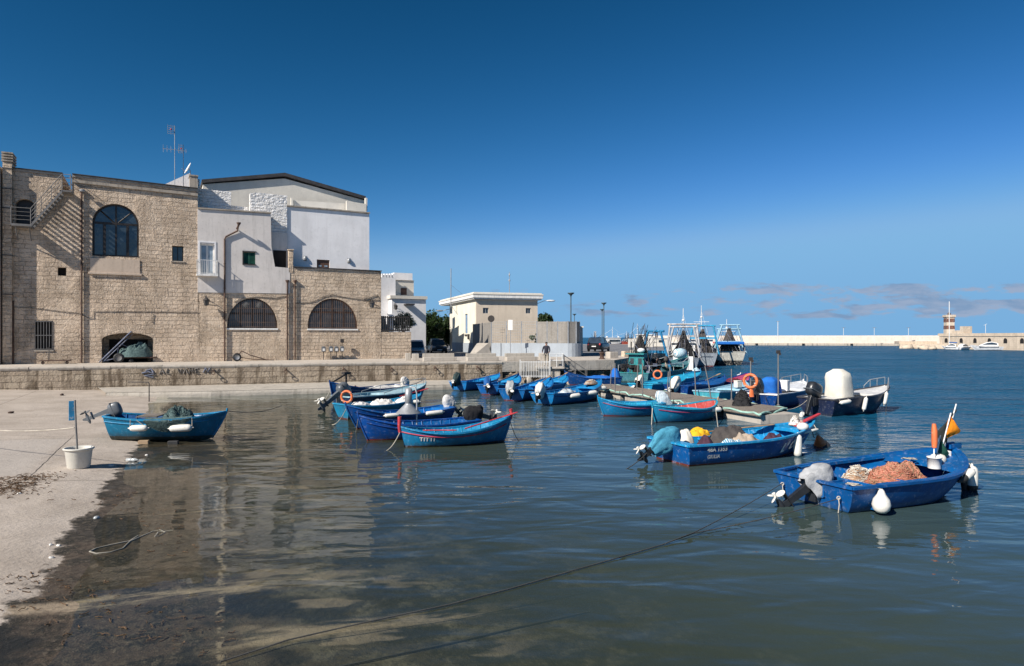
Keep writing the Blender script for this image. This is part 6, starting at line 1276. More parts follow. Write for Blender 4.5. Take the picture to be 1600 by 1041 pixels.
mb = MB(); mb.b2((.12, sl[0], sl[1]), (.14, sl[2], sl[3])); f = mb.build('window', paint('blue_frame', (.12, .22, .38), .5), Ho); mb = MB(); mb.b2((-.1, sl[0] - .15, sl[1] - .28), (-.001, sl[2] + .15, sl[1] - .12)); mb.build('sill', M['dark_trim'], Ho)
mb = MB(); o = .48
mb.b2((-o, -o, Zs), (W + o, D2_ + .3, Zs + .34)); mb.b2((-o + .12, -o + .12, Zs - .14), (W + o - .12, D2_, Zs - .001)); mb.build('roof_slab', M['white_trim'], Ho, bevel=.03)
mb = MB(); mb.b2((-o - .05, -o - .05, Zs + .341), (W + o + .05, D2_ + .36, Zs + .50)); mb.b2((-o + .1, -o + .1, Zs + .501), (W + o - .1, D2_, Zs + .62)); mb.build('roof_edge', M['plaster_cream'], Ho, bevel=.02)
mb = MB(); mb.b2((-.06, -.06, -.02), (W + .02, -.001, 1.1)); mb.b2((-.06, -.001, -.02), (-.001, D1_, 1.1)); mb.build('plinth', M['plinth_grey'], Ho)
mb = MB(); mb.b2((-.2, sl[0] - 2.2, 1.5), (-.001, sl[0] - 1.9, 2.1)); mb.build('meter_box', M['iron'], Ho)
def street_arm(px, py, fr, ln, name):
    a, z = fr(px, py); m = MB(); return a, z
mb = MB(); z = Zs - .55; mb.tube([(W - .1, -.02, z), (W + .6, -.2, z + .3), (W + 1.0, -.25, z + .38)], .04); mb.ell((W + 1.5, -.25, z + .36), (.55, .14, .11), 12, 6); mb.build('lamp_arm', M['white_metal'], Ho)
mb = MB(); mb.tube([(.9, D2_ - .6, z), (.0, D2_ - .2, z - .2)], .04); mb.ell((-.5, D2_ - .2, z - .25), (.5, .16, .12), 12, 6); mb.build('lamp_arm', M['grey_metal'], Ho)
a, zt_ = GL(714, 420); _, zb_ = GL(714, 478); t = thing('flag_mast', 'tall slim mast braced to the left side of the harbour office', 'mast', (K.x, K.y, ZQ), GA); mb = MB(); mb.tube([(-.75, a, zb_ - .2), (-.75, a, zt_)], .055, 6); mb.tube([(-.75, a, zb_ + .1), (0, a, zb_ + .1)], .03); mb.tube([(-.75, a, zb_ + .1), (.0, a - .3, zb_ - 1.1)], .03); mb.build('pole', M['grey_metal'], t); mb = MB(); mb.tube([(-.75, a, zt_ - 2), (.2, a - 2, Zs + .8)], .012, 4); mb.build('stay_wire', M['dark_trim'], t)
a, zt_ = GF(796, 425, -4); t = thing('roof_aerial', 'thin aerial rod on the harbour office roof', 'aerial', (K.x, K.y, ZQ), GA); mb = MB(); mb.tube([(a, 4, Zs + .7), (a, 4, zt_)], .04, 6); mb.lathe([(.05, -.14), (.11, 0), (.05, .14)], (a, 4, zt_ - .35), 8); mb.lathe([(.05, -.14), (.13, 0), (.05, .14)], (a, 4, zt_ - 1.0), 8); mb.build('rod', M['grey_metal'], t)
# plinth wall and fence of the yard
pl = [Vector((-1.9, 63.4, 0)), Vector((1.6, 62.0, 0)), Vector((5.0, 60.9, 0)), Vector((5.75, 61.2, 0)), Vector((6.15, 62.2, 0)), Vector((7.2, 75, 0))]
Yd = thing('yard_wall', 'grey blue low yard wall with rounded corner carrying grey fence panels', 'wall', (0, 0, ZQ)); hw = 1.2
def ribbon(pts, th, z0, z1):
    mb = MB(); L_, R_ = [], []
    for i, p in enumerate(pts):
        d = (pts[min(i + 1, len(pts) - 1)] - pts[max(i - 1, 0)]).normalized(); nn = Vector((d.y, -d.x, 0)); L_.append(p + nn * th / 2); R_.append(p - nn * th / 2)
    mb.loft([[(a.x, a.y, z0), (a.x, a.y, z1), (b.x, b.y, z1), (b.x, b.y, z0)] for a, b in zip(L_, R_)], True, (True, True), False); return mb
arc = pl[:2] + [pl[2]] + [Vector((5.0 + 1.15 * math.sin(R(a)), 62.05 - 1.15 * math.cos(R(a)), 0)) for a in range(15, 91, 15)] + [pl[-1]]
ribbon(arc, .3, -.01, hw).build('wall', M['plinth_grey'], Yd)
pm_ = stone('grey_fence_panel', (.24, .225, .2), (.29, .27, .245), (.16, .15, .135), .22, 3.0, bump=.3, dist=.02, warp=.0, stain=.2, msize=.012)
def panels(pts, root, z0, z1, mesh=False):
    mb = MB()
    for a, b in zip(pts[:-1], pts[1:]):
        if mesh:
            for k in range(9): z = z0 + (z1 - z0) * k / 8; mb.tube([(a.x, a.y, z), (b.x, b.y, z)], .012, 4)
            for k in range(9): p = a.lerp(b, k / 8); mb.tube([(p.x, p.y, z0), (p.x, p.y, z1)], .008, 4)
        else: mb.loft([[(p.x - .02, p.y - .03, z0), (p.x + .02, p.y + .03, z0), (p.x + .02, p.y + .03, z1), (p.x - .02, p.y - .03, z1)] for p in (a, b)], True, (True, True), False)
    return mb.build('fence_panel', M['grey_metal'] if mesh else pm_, root)
def posts(pts, root, z0, z1):
    for p in pts: mb = MB(); mb.box((p.x, p.y, (z0 + z1) / 2), (.1, .1, z1 - z0)); mb.build('fence_post', M['grey_metal'], root)
zf = 3.15; A_ = pl[0]; Bq = Vector((2.25, 61.77, 0)); side = [Vector((K.x - .3, K.y - 1, 0)), Vector((-3.0, 69, 0)), A_]
panels(side, Yd, .02, zf); fr_ = [A_.lerp(Bq, i / 3) for i in range(4)]; panels(fr_, Yd, hw, zf, True); e_ = [Bq, Bq.lerp(pl[2], .33), Bq.lerp(pl[2], .67), pl[2], pl[3]]; panels(e_, Yd, hw, zf); e2 = [pl[3], pl[4], pl[5]]; panels(e2, Yd, hw, zf); posts(side[1:] + fr_[1:] + e_[1:] + [pl[4]], Yd, hw - .05, zf + .05)
mb = MB(); mb.add([(-3.6, 61.2, 0), (-1.9, 63.0, 0), (-2.2, 63.6, 1.2), (-3.3, 64.2, 1.2), (-4.2, 64, 0)], [(0, 1, 2), (0, 2, 3), (0, 3, 4)]); mb.build('ramp', M['concrete'], Yd)
p = Vector((6.9, 70, 0)); mb = MB(); mb.box((6.95, 69, 1.35), (.35, .5, 2.7)); mb.box((6.95, 69, 2.78), (.5, .65, .14)); mb.build('gate_pillar', M['plaster_cream'], Yd)
# signs
def sign(px, py0, py1, Y, label, rnd):
    x = (px - CX) / F * Y; t = thing('road_sign', label, 'sign', (x, Y, ZQ)); zt = H - (py0 - HY) / F * Y - ZQ; mb = MB(); mb.tube([(0, 0, 0), (0, 0, zt)], .035, 6); mb.build('pole', M['grey_metal'], t); mb = MB()
    if rnd: mb.lathe([(.30, -.015), (.31, 0), (.30, .015)], (0, -.05, zt - .3), 24, 'y')
    else: mb.b2((-.2, -.06, zt - .9), (.2, -.03, zt))
    mb.build('plate', M['iron'] if rnd else M['white_trim'], t, bevel=.004)  # round plate coloured dark for the shaded back of the sign
sign(767.5, 493, 0, 62, 'round road sign seen from the back in front of the harbour office fence', True); sign(797.5, 500, 0, 60.5, 'narrow white notice board on a post by the grey yard wall', False)

# ------------------------------------------------------------------ benches, stone blocks, bollards on the quay
def bench(px0, px1, py, label):
    a, b = G(px0, py, ZQ), G(px1, py - .6, ZQ); d = b - a; t = thing('stone_bench', label, 'bench', (a.x, a.y, ZQ), math.atan2(d.y, d.x), 'stone benches along the quay'); L = d.length
    mb = MB(); mb.b2((0, 0, .0), (L, .5, .30)); mb.build('seat', M['concrete'], t, bevel=.03); mb = MB(); mb.b2((.04, .501, 0), (L - .04, .66, .56)); mb.build('backrest', M['ledge'], t, bevel=.03); return t
bench(662, 713.5, 565, 'long pale stone bench nearest the parked cars'); bench(730.5, 779.5, 564.8, 'long pale stone bench in front of the office slit window'); bench(792, 840, 564.4, 'long grey stone bench beside the white gangway railing')
def block(px, py, w_, hh, label, mat='concrete', rz=.2, name='stone_block'):
    p = G(px, py, ZQ); t = thing(name, label, 'block', (p.x, p.y, ZQ), rz, 'loose stone blocks on the quay'); mb = MB(); mb.loft([[(sx * w_ / 2 * q, sy * w_ * .4 * q, z) for sx, sy in ((-1, -1), (1, -1), (1, 1), (-1, 1))] for z, q in ((0, 1), (hh * .9, .97), (hh, .9))], True, (True, True), False); mb.build('block_body', M[mat], t, bevel=.025); return t
block(637.5, 563.5, .42, .56, 'left one of two pale stone cubes at the end of the garden wall'); block(649, 564.5, .52, .55, 'right one of two pale stone cubes at the end of the garden wall')
bl_ = block(849.5, 562.3, .75, .52, 'pale block behind the man on the gangway landing', rz=.1); mb = MB()
for k in range(4): mb.tube([(-.12 + k * .09, -.305, .36), (-.09 + k * .09, -.305, .43), (-.05 + k * .09, -.305, .35)], .012, 4)
mb.build('mark', M['iron'], bl_)
block(956, 560, .85, .55, 'pale tan block on the pier edge right of the rusty bollard', rz=.5); block(977, 557.5, .6, .5, 'brown stone block on the pier edge near the blue trawler', 'stone_low', .5); block(991, 555, .8, .5, 'pale block with brown gear behind the blue trawler gantry', rz=.4)
p = G(940.5, 561.5, ZQ); t = thing('bollard', 'stout rusty mooring bollard on the pier corner', 'bollard', (p.x, p.y, ZQ)); mb = MB(); mb.lathe([(.26, 0), (.26, .05), (.17, .1), (.15, .4), (.24, .48), (.24, .55), (.05, .6)], (0, 0, 0), 14); mb.build('post', M['rust'], t)
heap_thing('gear_pile', 'small heap of rusty chain and gear on the pier edge by the pale block', 'gear pile', G(996, 556.2, ZQ), .45, .4, .5, 101, 'rust', 0, 40, 'rust', amp=.8, fold=4)
# gas / water meters on posts in front of the terrace house
for px, py, hh, lab in ((505.5, 561, 1.0, 'leftmost grey meter box on a post below the half round window'), (517, 561, .92, 'second meter box from the left on a post below the half round window'), (525.5, 561, .92, 'third meter box on a post, white faced, below the half round window'), (534.5, 561, 1.55, 'tallest post with two boxes, right of the other meters')):
    x, _ = FR(px, 560, .35); t = thing('meter_post', lab, 'meter', (B0.x + FU.x * x + FN.x * .35, B0.y + FU.y * x + FN.y * .35, ZQ), FA, 'meters on posts below the window'); mb = MB(); mb.tube([(0, 0, 0), (0, 0, min(hh, 1.5))], .03, 6); mb.build('post', M['iron'], t)
    mb = MB(); mb.b2((-.15, -.12, .62), (.15, .08, .62 + .36)); mb.ell((0, -.02, .99), (.15, .1, .06), 10, 4); mb.build('meter_box', M['motor_grey'], t, bevel=.02); mb = MB(); mb.b2((-.09, -.126, .68), (.09, -.121, .88)); mb.build('label_plate', M['white_trim'], t)
    if hh > 1.2: mb = MB(); mb.b2((-.13, -.1, 1.32), (.13, .06, 1.6)); mb.build('switch_box', M['iron'], t, bevel=.02)
def wheel(mb_t, mb_r, c, r, w_, axis='y'):
    mb_t.lathe([(r * .62, -w_ / 2), (r * .9, -w_ / 2), (r, -w_ * .3), (r, w_ * .3), (r * .9, w_ / 2), (r * .62, w_ / 2)], c, 20, axis, caps=(False, False)); mb_r.lathe([(.02, -w_ * .3), (r * .55, -w_ * .32), (r * .62, -w_ * .45), (r * .62, w_ * .45), (r * .55, w_ * .32), (.02, w_ * .3)], c, 16, axis)
def onfront(px, off, name, label, cat): x, _ = FR(px, 568, off); return thing(name, label, cat, (B0.x + FU.x * x + FN.x * off, B0.y + FU.y * x + FN.y * off, ZQ), FA)
t = onfront(370, .9, 'trailer_axle', 'small boat trailer lying with one wheel and a slanting drawbar against the house wall', 'trailer'); a_, b_ = MB(), MB(); wheel(a_, b_, (0, -.1, .3), .3, .16); w_ = a_.build('wheel', M['black_rubber'], t); b_.build('rim', M['grey_metal'], w_)
mb = MB(); mb.tube([(0, .0, .3), (.35, .1, .75), (.9, .2, .45), (2.1, .3, .06)], .035); mb.tube([(.1, .1, .3), (1.2, .25, .12), (2.6, .1, .05)], .03); mb.tube([(0, .0, .3), (0, 1.0, .3)], .035); mb.build('drawbar', M['rust'], t)
t = onfront(68, .9, 'hand_trolley', 'rusty flat platform trolley with upright handle under the barred window', 'trolley'); mb = MB(); mb.b2((-.2, -.35, .2), (1.5, .35, .26)); mb.build('platform', M['rust'], t); mb = MB(); mb.tube([(.3, -.3, .24), (.28, -.3, 1.1), (.28, .3, 1.1), (.3, .3, .24)], .02); mb.build('handle', M['iron'], t)
for x in (0, 1.3): a_, b_ = MB(), MB(); wheel(a_, b_, (x, -.3, .1), .1, .06); w_ = a_.build('wheel', M['black_rubber'], t); b_.build('rim', M['rust'], w_)
t = onfront(186, -.35, 'boat_trailer', 'low boat trailer with one big wheel and long steel shaft parked in the garage recess', 'trailer'); a_, b_ = MB(), MB(); wheel(a_, b_, (0, -.55, .33), .33, .18); w_ = a_.build('wheel', M['black_rubber'], t); b_.build('rim', M['mid_metal'], w_)
mb = MB(); mb.tube([(-1.15, -.6, .04), (.75, -.35, 2.15)], .05, 6); mb.tube([(-.9, -.3, .1), (.85, -.1, 2.0)], .035, 6); mb.tube([(-1.0, -.55, .1), (0, -.5, .35)], .03); mb.tube([(-.1, -.4, .4), (-.02, -.4, 1.15)], .03); mb.tube([(.1, -.4, 1.3), (.7, -.3, 1.0)], .02); mb.build('shaft', M['graffiti_blue'], t)
mb = MB(); mb.b2((.1, -.5, .3), (2.3, .5, .38)); mb.build('bed', M['rust'], t)
mb = MB(); mb.lathe([(.02, -.06), (.13, -.06), (.14, 0), (.13, .06), (.02, .06)], (.75, -.5, .14), 14, 'y'); mb.build('jockey_wheel', M['black_rubber'], t)
x, _ = FR(211, 568, -.2); heap_thing('tarpaulin', 'grey green tarpaulin bundled over gear on the trailer in the garage recess', 'tarpaulin', (B0.x + FU.x * x - FN.x * .25, B0.y + FU.y * x - FN.y * .25, ZQ + .38), 1.12, .62, .95, 111, 'tarp_teal', FA, 0, None, None, .35, 3.0, p=2.6)

# ------------------------------------------------------------------ parked cars
def car(label, loc, rz, col, suv=False, L=4.2, W_=1.76, Hh=1.46, seed=0):
    t = thing('parked_car', label, 'car', loc, rz, 'cars parked behind the quay'); body = paint('car_paint', col, .25, .06, 1, 0, metal=.3); gl = M['glass']; h2 = W_ / 2; g_ = .2 if not suv else .26; sh = Hh * .60
    def sec(x, z0, z1, w0, w1, r=.1): return [(x, -w0 + .03, z0), (x, w0 - .03, z0), (x, w0, z0 + r), (x, w1 + .02, z1 - r), (x, w1 - .06, z1), (x, -w1 + .06, z1), (x, -w1 - .02, z1 - r), (x, -w0, z0 + r)]
    mb = MB(); xs = [(-L / 2, .42, sh - .15, .80), (-L / 2 + .08, g_ + .06, sh - .02, .93), (-L / 2 + .6, g_, sh, 1), (0, g_, sh, 1), (L / 2 - 1.0, g_, sh - .02, 1), (L / 2 - .3, g_ + .02, sh - .13, .96), (L / 2 - .06, g_ + .08, sh - .24, .88), (L / 2, .4, sh - .32, .78)]
    mb.loft([sec(x, a, b, h2 * q, h2 * q * .93) for x, a, b, q in xs], True, (True, True), True); mb.build('body', body, t)
    cab = [(-L / 2 + (.12 if suv else .25), sh - .06, .86), (-L / 2 + (.3 if suv else .75), Hh - .06, .68), (-L / 2 + (.9 if suv else 1.3), Hh, .70), (.25, Hh, .70), (.55, Hh - .08, .69), (L / 2 - 1.05, sh - .05, .86)]
    mb = MB(); mb.loft([[(x, -h2 * .86, sh - .07), (x, h2 * .86, sh - .07), (x, h2 * q, z), (x, -h2 * q, z)] for x, z, q in cab], True, (True, True), False); mb.build('windows', gl, t, bevel=.03)
    mb = MB(); mb.loft([[(x, -h2 * q, z), (x, h2 * q, z), (x, h2 * q * .97, z + .04), (x, -h2 * q * .97, z + .04)] for x, z, q in ((cab[1][0], cab[1][1] - .02, .69), (cab[2][0], Hh - .01, .71), (.25, Hh - .01, .71), (.58, Hh - .09, .70))], True, (True, True), True)
    for s in (-1, 1):
        for (x0, z0, q0), (x1, z1, q1) in ((cab[5], cab[4]), (cab[0], cab[1])): mb.tube([(x0, s * h2 * q0, z0), (x1, s * h2 * q1, z1)], .035, 5)
        mb.tube([(.0, s * h2 * .87, sh - .05), (-.05, s * h2 * .71, Hh)], .03, 5)
    mb.build('roof', body, t)
    for sx in (-L / 2 + .78, L / 2 - .82):
        for s in (-1, 1): a_, b_ = MB(), MB(); wheel(a_, b_, (sx, s * (h2 - .1), .31), .31, .2); w_ = a_.build('wheel', M['black_rubber'], t); b_.build('rim', M['grey_metal'], w_)
    for s in (-1, 1):
        mb = MB(); mb.ell((L / 2 - .14, s * h2 * .68, sh - .26), (.13, .2, .1), 10, 6, p=.7); mb.build('headlight', M['curtain_glass'], t)
        mb = MB(); mb.ell((-L / 2 + .06, s * h2 * .76, sh - .14), (.08, .12, .14), 8, 6, p=.7); mb.build('tail_light', M['red'], t)
        mb = MB(); mb.ell((L / 2 - 1.3, s * (h2 + .08), sh + .02), (.07, .1, .07), 8, 6); mb.build('wing_mirror', body, t)
    mb = MB(); mb.b2((L / 2 - .02, -.55, .42), (L / 2 + .012, .55, .58)); mb.build('grille', M['iron'], t); mb = MB(); mb.b2((L / 2 + .0, -.26, .33), (L / 2 + .03, .26, .42)); mb.build('front_plate', M['white_trim'], t); mb = MB(); mb.b2((-L / 2 - .02, -.26, .6), (-L / 2 + .05, .26, .71)); mb.build('rear_plate', M['white_trim'], t); return t
car('silver grey compact car parked nose out beside the garden wall', (-8.55, 60.5, ZQ), R(-83), (.34, .36, .38)); car('dark grey car parked nose out in the shade of the trees', (-8.35, 76, ZQ), R(-76), (.035, .04, .045), L=4.4, W_=1.82, Hh=1.55)
car('black sport utility car seen from behind out on the pier', (10.6, 83.5, ZQ), R(68), (.012, .013, .016), True, 4.5, 1.9, 1.72)

# ------------------------------------------------------------------ street lamps on the pier
for x_px, ytop, Y, lab in ((892, 457.5, 87.6, 'tallest looking street lamp, right behind the office fence'), (897.5, 490.5, 148, 'small far street lamp just right of the tallest one'), (943.5, 473, 108, 'street lamp rising behind the black car, taller of the pair'), (940.8, 483, 132, 'street lamp rising behind the black car, shorter of the pair')):
    x = (x_px - CX) / F * Y; hh = H - (ytop - HY) / F * Y - ZQ; t = thing('street_lamp', lab, 'street lamp', (x, Y, ZQ), 0, 'cone headed street lamps on the pier'); mb = MB(); mb.tube([(0, 0, 0), (0, 0, .9), (0, 0, hh - .35)], [.12, .085, .07], 8); mb.build('pole', paint('lamp_green_grey', (.07, .10, .11), .5, .2), t)
    mb = MB(); mb.lathe([(.07, hh - .5), (.14, hh - .3), (.42, hh - .1), (.44, hh - .03), (.42, hh)], (0, 0, 0), 16); mb.build('lamp_shade', paint('lamp_green_grey', (.06, .09, .10), .5, .2), t)

# ------------------------------------------------------------------ trees
def leafcloud(mb, c, r, n, rnd, size, flat=1.0):
    cl = []
    for _ in range(max(6, n // 60)):
        while True:
            q = Vector((rnd.uniform(-1, 1), rnd.uniform(-1, 1), rnd.uniform(-1, 1)))
            if .25 < q.length < 1: break
        cl.append((Vector((c[0] + q.x * r[0] * .8, c[1] + q.y * r[1] * .8, c[2] + q.z * r[2] * .85)), rnd.uniform(.22, .42)))
    for _ in range(n):
        o, k = rnd.choice(cl); q = Vector((rnd.gauss(0, 1), rnd.gauss(0, 1), rnd.gauss(0, 1) * flat)).normalized() * rnd.random() ** .4 * k * (r[0] + r[2]) / 2
        p = o + q; u = Vector((rnd.gauss(0, 1), rnd.gauss(0, 1), rnd.gauss(0, .6))).normalized(); v = u.orthogonal().normalized(); v = (v * math.cos(2.1 * rnd.random()) + u.cross(v) * math.sin(2.1 * rnd.random())); s = size * rnd.uniform(.6, 1.4)
        mb.add([p - u * s, p + v * s * .45, p + u * s, p - v * s * .45], [(0, 1, 2, 3)])
def tree(name, label, loc, hh, r, n, seed, mat, size=.16, trunk=.14, cz=None, group=None):
    rnd = random.Random(seed); t = thing(name, label, 'tree' if 'tree' in name else 'shrub', loc, 0, group); mb = MB(); cz = cz or hh - r[2]
    mb.tube([(0, 0, -.05), (.05, .03, cz * .5), (-.03, .05, cz)], [trunk, trunk * .75, trunk * .5], 8)
    for k in range(6): a = k * 1.05 + seed; mb.tube([(0, .04, cz * .55 + .06 * k), (math.cos(a) * r[0] * .35, math.sin(a) * r[1] * .35, cz), (math.cos(a) * r[0] * .75, math.sin(a) * r[1] * .75, cz + r[2] * .35 * (k % 3))], [trunk * .45, trunk * .3, .015], 5)
    mb.build('trunk', M['bark'], t); mb = MB(); leafcloud(mb, (0, 0, cz), r, n, rnd, size); mb.build('crown', M[mat], t); return t
tg = 'dark trees behind the parked cars'
tree('broadleaf_tree', 'dark dense tree behind the silver car and garden wall', (-12.6, 88, ZQ), 4.4, (1.9, 1.8, 2.1), 3800, 1, 'leaf_dark', .2, .14, 2.2, tg); tree('broadleaf_tree', 'dark dense tree in the middle, its top at the height of the office lamp', (-10.6, 90, ZQ), 5.2, (2.0, 1.9, 2.5), 4200, 2, 'leaf_dark', .2, .16, 2.6, tg); tree('broadleaf_tree', 'dark dense tree touching the office left side', (-9.0, 93, ZQ), 5.4, (1.6, 1.8, 2.5), 3800, 3, 'leaf_dark', .2, .16, 2.7, tg); tree('broadleaf_tree', 'low dark tree filling the gap behind the dark grey car', (-11.4, 97, ZQ), 3.6, (3.2, 1.5, 1.8), 3200, 4, 'leaf_dark', .22, .12, 1.7, tg)
tree('broadleaf_tree', 'rounded green tree top showing right of the harbour office roof', (4.6, 100, ZQ), 5.4, (1.5, 1.5, 1.5), 2200, 5, 'leaf_dark', .2)
x, _ = FR(630, 520, -2.2); tree('olive_tree', 'small grey green olive tree behind the iron railing', (B0.x + FU.x * x - FN.x * 2.2, B0.y + FU.y * x - FN.y * 2.2, ZQ), 4.0, (1.05, .7, .85), 2200, 6, 'leaf_olive', .09, .07)
tree('bush', 'wispy green bush growing on top of the grey yard wall', (2.2, 62.3, ZQ + 1.15), .9, (.75, .35, .42), 500, 7, 'leaf_olive', .1, .03)
# ------------------------------------------------------------------ gangway: landing, railings, steps, man
q = G(859, 572.5, 1.2); t = thing('gangway', 'white railed gangway and landing leading from the quay down to the pontoon', 'gangway', (q.x, q.y, 0))
mb = MB(); mb.b2((-1.0, -.9, 1.06), (1.0, 1.6, 1.2)); mb.build('landing', M['concrete'], t, bevel=.02); mb = MB(); mb.b2((-.7, -.7, -1.0), (.7, 1.5, 1.06)); mb.build('pier_block', M['stone_pier'], t)
mb = MB(); x0, x1 = -2.15, -.05; y = -1.0
bars(mb, x0, .45, x1, 1.62, y, .12, .014, (.55, 1.55)); 
for k in range(6): mb.b2((x0 - .012, y + .25 * k - .012, .5), (x0 + .012, y + .25 * k + .012, 1.6))
mb.b2((x0 - .03, y - .03, -.3), (x0 + .03, y + .03, 1.72)); mb.b2((x1 - .03, y - .03, -.3), (x1 + .03, y + .03, 1.9)); mb.build('gate_railing', M['white_metal'], t)
mb = MB()
for a, b in (((-.05, -.85), (.95, -.85)), ((.95, -.85), (.95, .9))):
    for z in (1.65, 2.1): mb.tube([(a[0], a[1], z), (b[0], b[1], z)], .022, 5)
    for k in range(3): c = Vector(a).lerp(Vector(b), k / 2); mb.tube([(c.x, c.y, 1.2), (c.x, c.y, 2.1)], .024, 5)
mb.build('landing_railing', M['white_metal'], t)
mb = MB()
for k in range(6): mb.b2((1.02 + k * .26, -.7, 1.05 - k * .17), (1.28 + k * .26, .3, 1.1 - k * .17))
mb.build('steps', M['mid_metal'], t); mb = MB()
for yy in (-.7, .3):
    mb.tube([(1.0, yy, 2.0), (2.6, yy, .95)], .022, 5); mb.tube([(1.0, yy, 1.6), (2.6, yy, .55)], .018, 5)
    for k in range(3): mb.tube([(1.0 + .8 * k, yy, 1.15 - .5 * k), (1.0 + .8 * k, yy, 2.0 - .525 * k)], .022, 5)
mb.build('handrail', M['mid_metal'], t)
rnd = random.Random(12)
for k, (px, py, s) in enumerate(((806, 594, .5), (817, 593, .55), (831, 592, .6), (843, 594, .5), (800, 591, .4), (868, 597, .55), (880, 599, .5), (893, 600, .45), (825, 597, .4), (852, 598, .45))):
    p = G(px, py, .05); tt = thing('rock', ('pale boulder under the gate railing, left end', 'pale boulder under the gate railing, second from left', 'largest pale boulder under the gate railing', 'pale boulder below the gangway post', 'small boulder at the quay ledge end', 'dark boulder right of the gangway landing', 'dark boulder in the middle of the pier rubble', 'dark boulder near the dark blue boat prow', 'small low boulder at the water below the railing', 'boulder at the water below the landing')[k], 'rock', (p.x, p.y, 0), rnd.uniform(0, 3), 'boulders under the gangway'); mb = MB(); mb.ell((0, 0, s * .35), (s * 1.1, s * .8, s * .75), 9, 6, jit=.45, seed=k * 3.1); mb.build('boulder', M['concrete'] if k not in (5, 6, 7) else M['stone_low'], tt)

def skin_body(verts, edges, radii, name, mat, parent):
    me = bpy.data.meshes.new('body_src'); me.from_pydata(verts, edges, []); ob = bpy.data.objects.new('body_src', me); COL.objects.link(ob)
    md = ob.modifiers.new('s', 'SKIN'); sd = ob.modifiers.new('d', 'SUBSURF'); sd.levels = 1; sd.render_levels = 1
    for i, r in enumerate(radii): me.skin_vertices[0].data[i].radius = r if isinstance(r, tuple) else (r, r)
    me.skin_vertices[0].data[0].use_root = True
    dg = bpy.context.evaluated_depsgraph_get(); m2 = bpy.data.meshes.new_from_object(ob.evaluated_get(dg)); bpy.data.objects.remove(ob)
    m2.materials.clear(); m2.materials.append(mat) if not isinstance(mat, list) else [m2.materials.append(x) for x in mat]
    for p in m2.polygons: p.use_smooth = True
    m2.name = name; o = bpy.data.objects.new(name, m2); COL.objects.link(o); o.parent = parent; return o, m2
pp_ = Vector((q.x - .25, q.y - .15, 1.2)); per = thing('person', 'man in dark jacket and pale trousers standing on the gangway landing', 'person', tuple(pp_), R(-10))
V_ = [(0, 0, .93), (0, -.01, 1.12), (0, -.02, 1.32), (0, -.02, 1.45), (0, -.03, 1.53), (0, -.03, 1.62), (0, -.03, 1.71)]; E = [(i, i + 1) for i in range(6)]; Rr = [(.16, .12), (.15, .11), (.19, .12), (.12, .09), (.055, .055), (.085, .10), (.07, .085)]
for s in (-1, 1):
    b = len(V_); V_ += [(s * .20, -.02, 1.40), (s * .26, -.10, 1.14), (s * .24, -.34, 1.02), (s * .24, -.42, 1.01)]; E += [(3, b), (b, b + 1), (b + 1, b + 2), (b + 2, b + 3)]; Rr += [.07, .052, .04, .042]
    b = len(V_); V_ += [(s * .10, 0, .86), (s * .12, -.03 * s, .48), (s * .12, .05, .08), (s * .13, -.13, .04)]; E += [(0, b), (b, b + 1), (b + 1, b + 2), (b + 2, b + 3)]; Rr += [.105, .075, .052, .045]
o, m2 = skin_body(V_, E, Rr, 'body', [M['skin'], M['jacket'], M['trousers'], M['black_rubber']], per)
for p in m2.polygons:
    c = p.center; p.material_index = 0 if c.z > 1.50 or (c.y < -.36 and c.z > .9) else (1 if c.z > .90 and not (abs(c.x) < .2 and c.z < .93) else (2 if c.z > .09 else 3))
mb = MB(); mb.ell((0, -.01, 1.68), (.095, .108, .085), 12, 8); mb.build('hair', M['hair'], per); mb = MB(); mb.ell((0, -.135, 1.615), (.016, .025, .022), 6, 4); mb.build('nose', M['skin'], per)

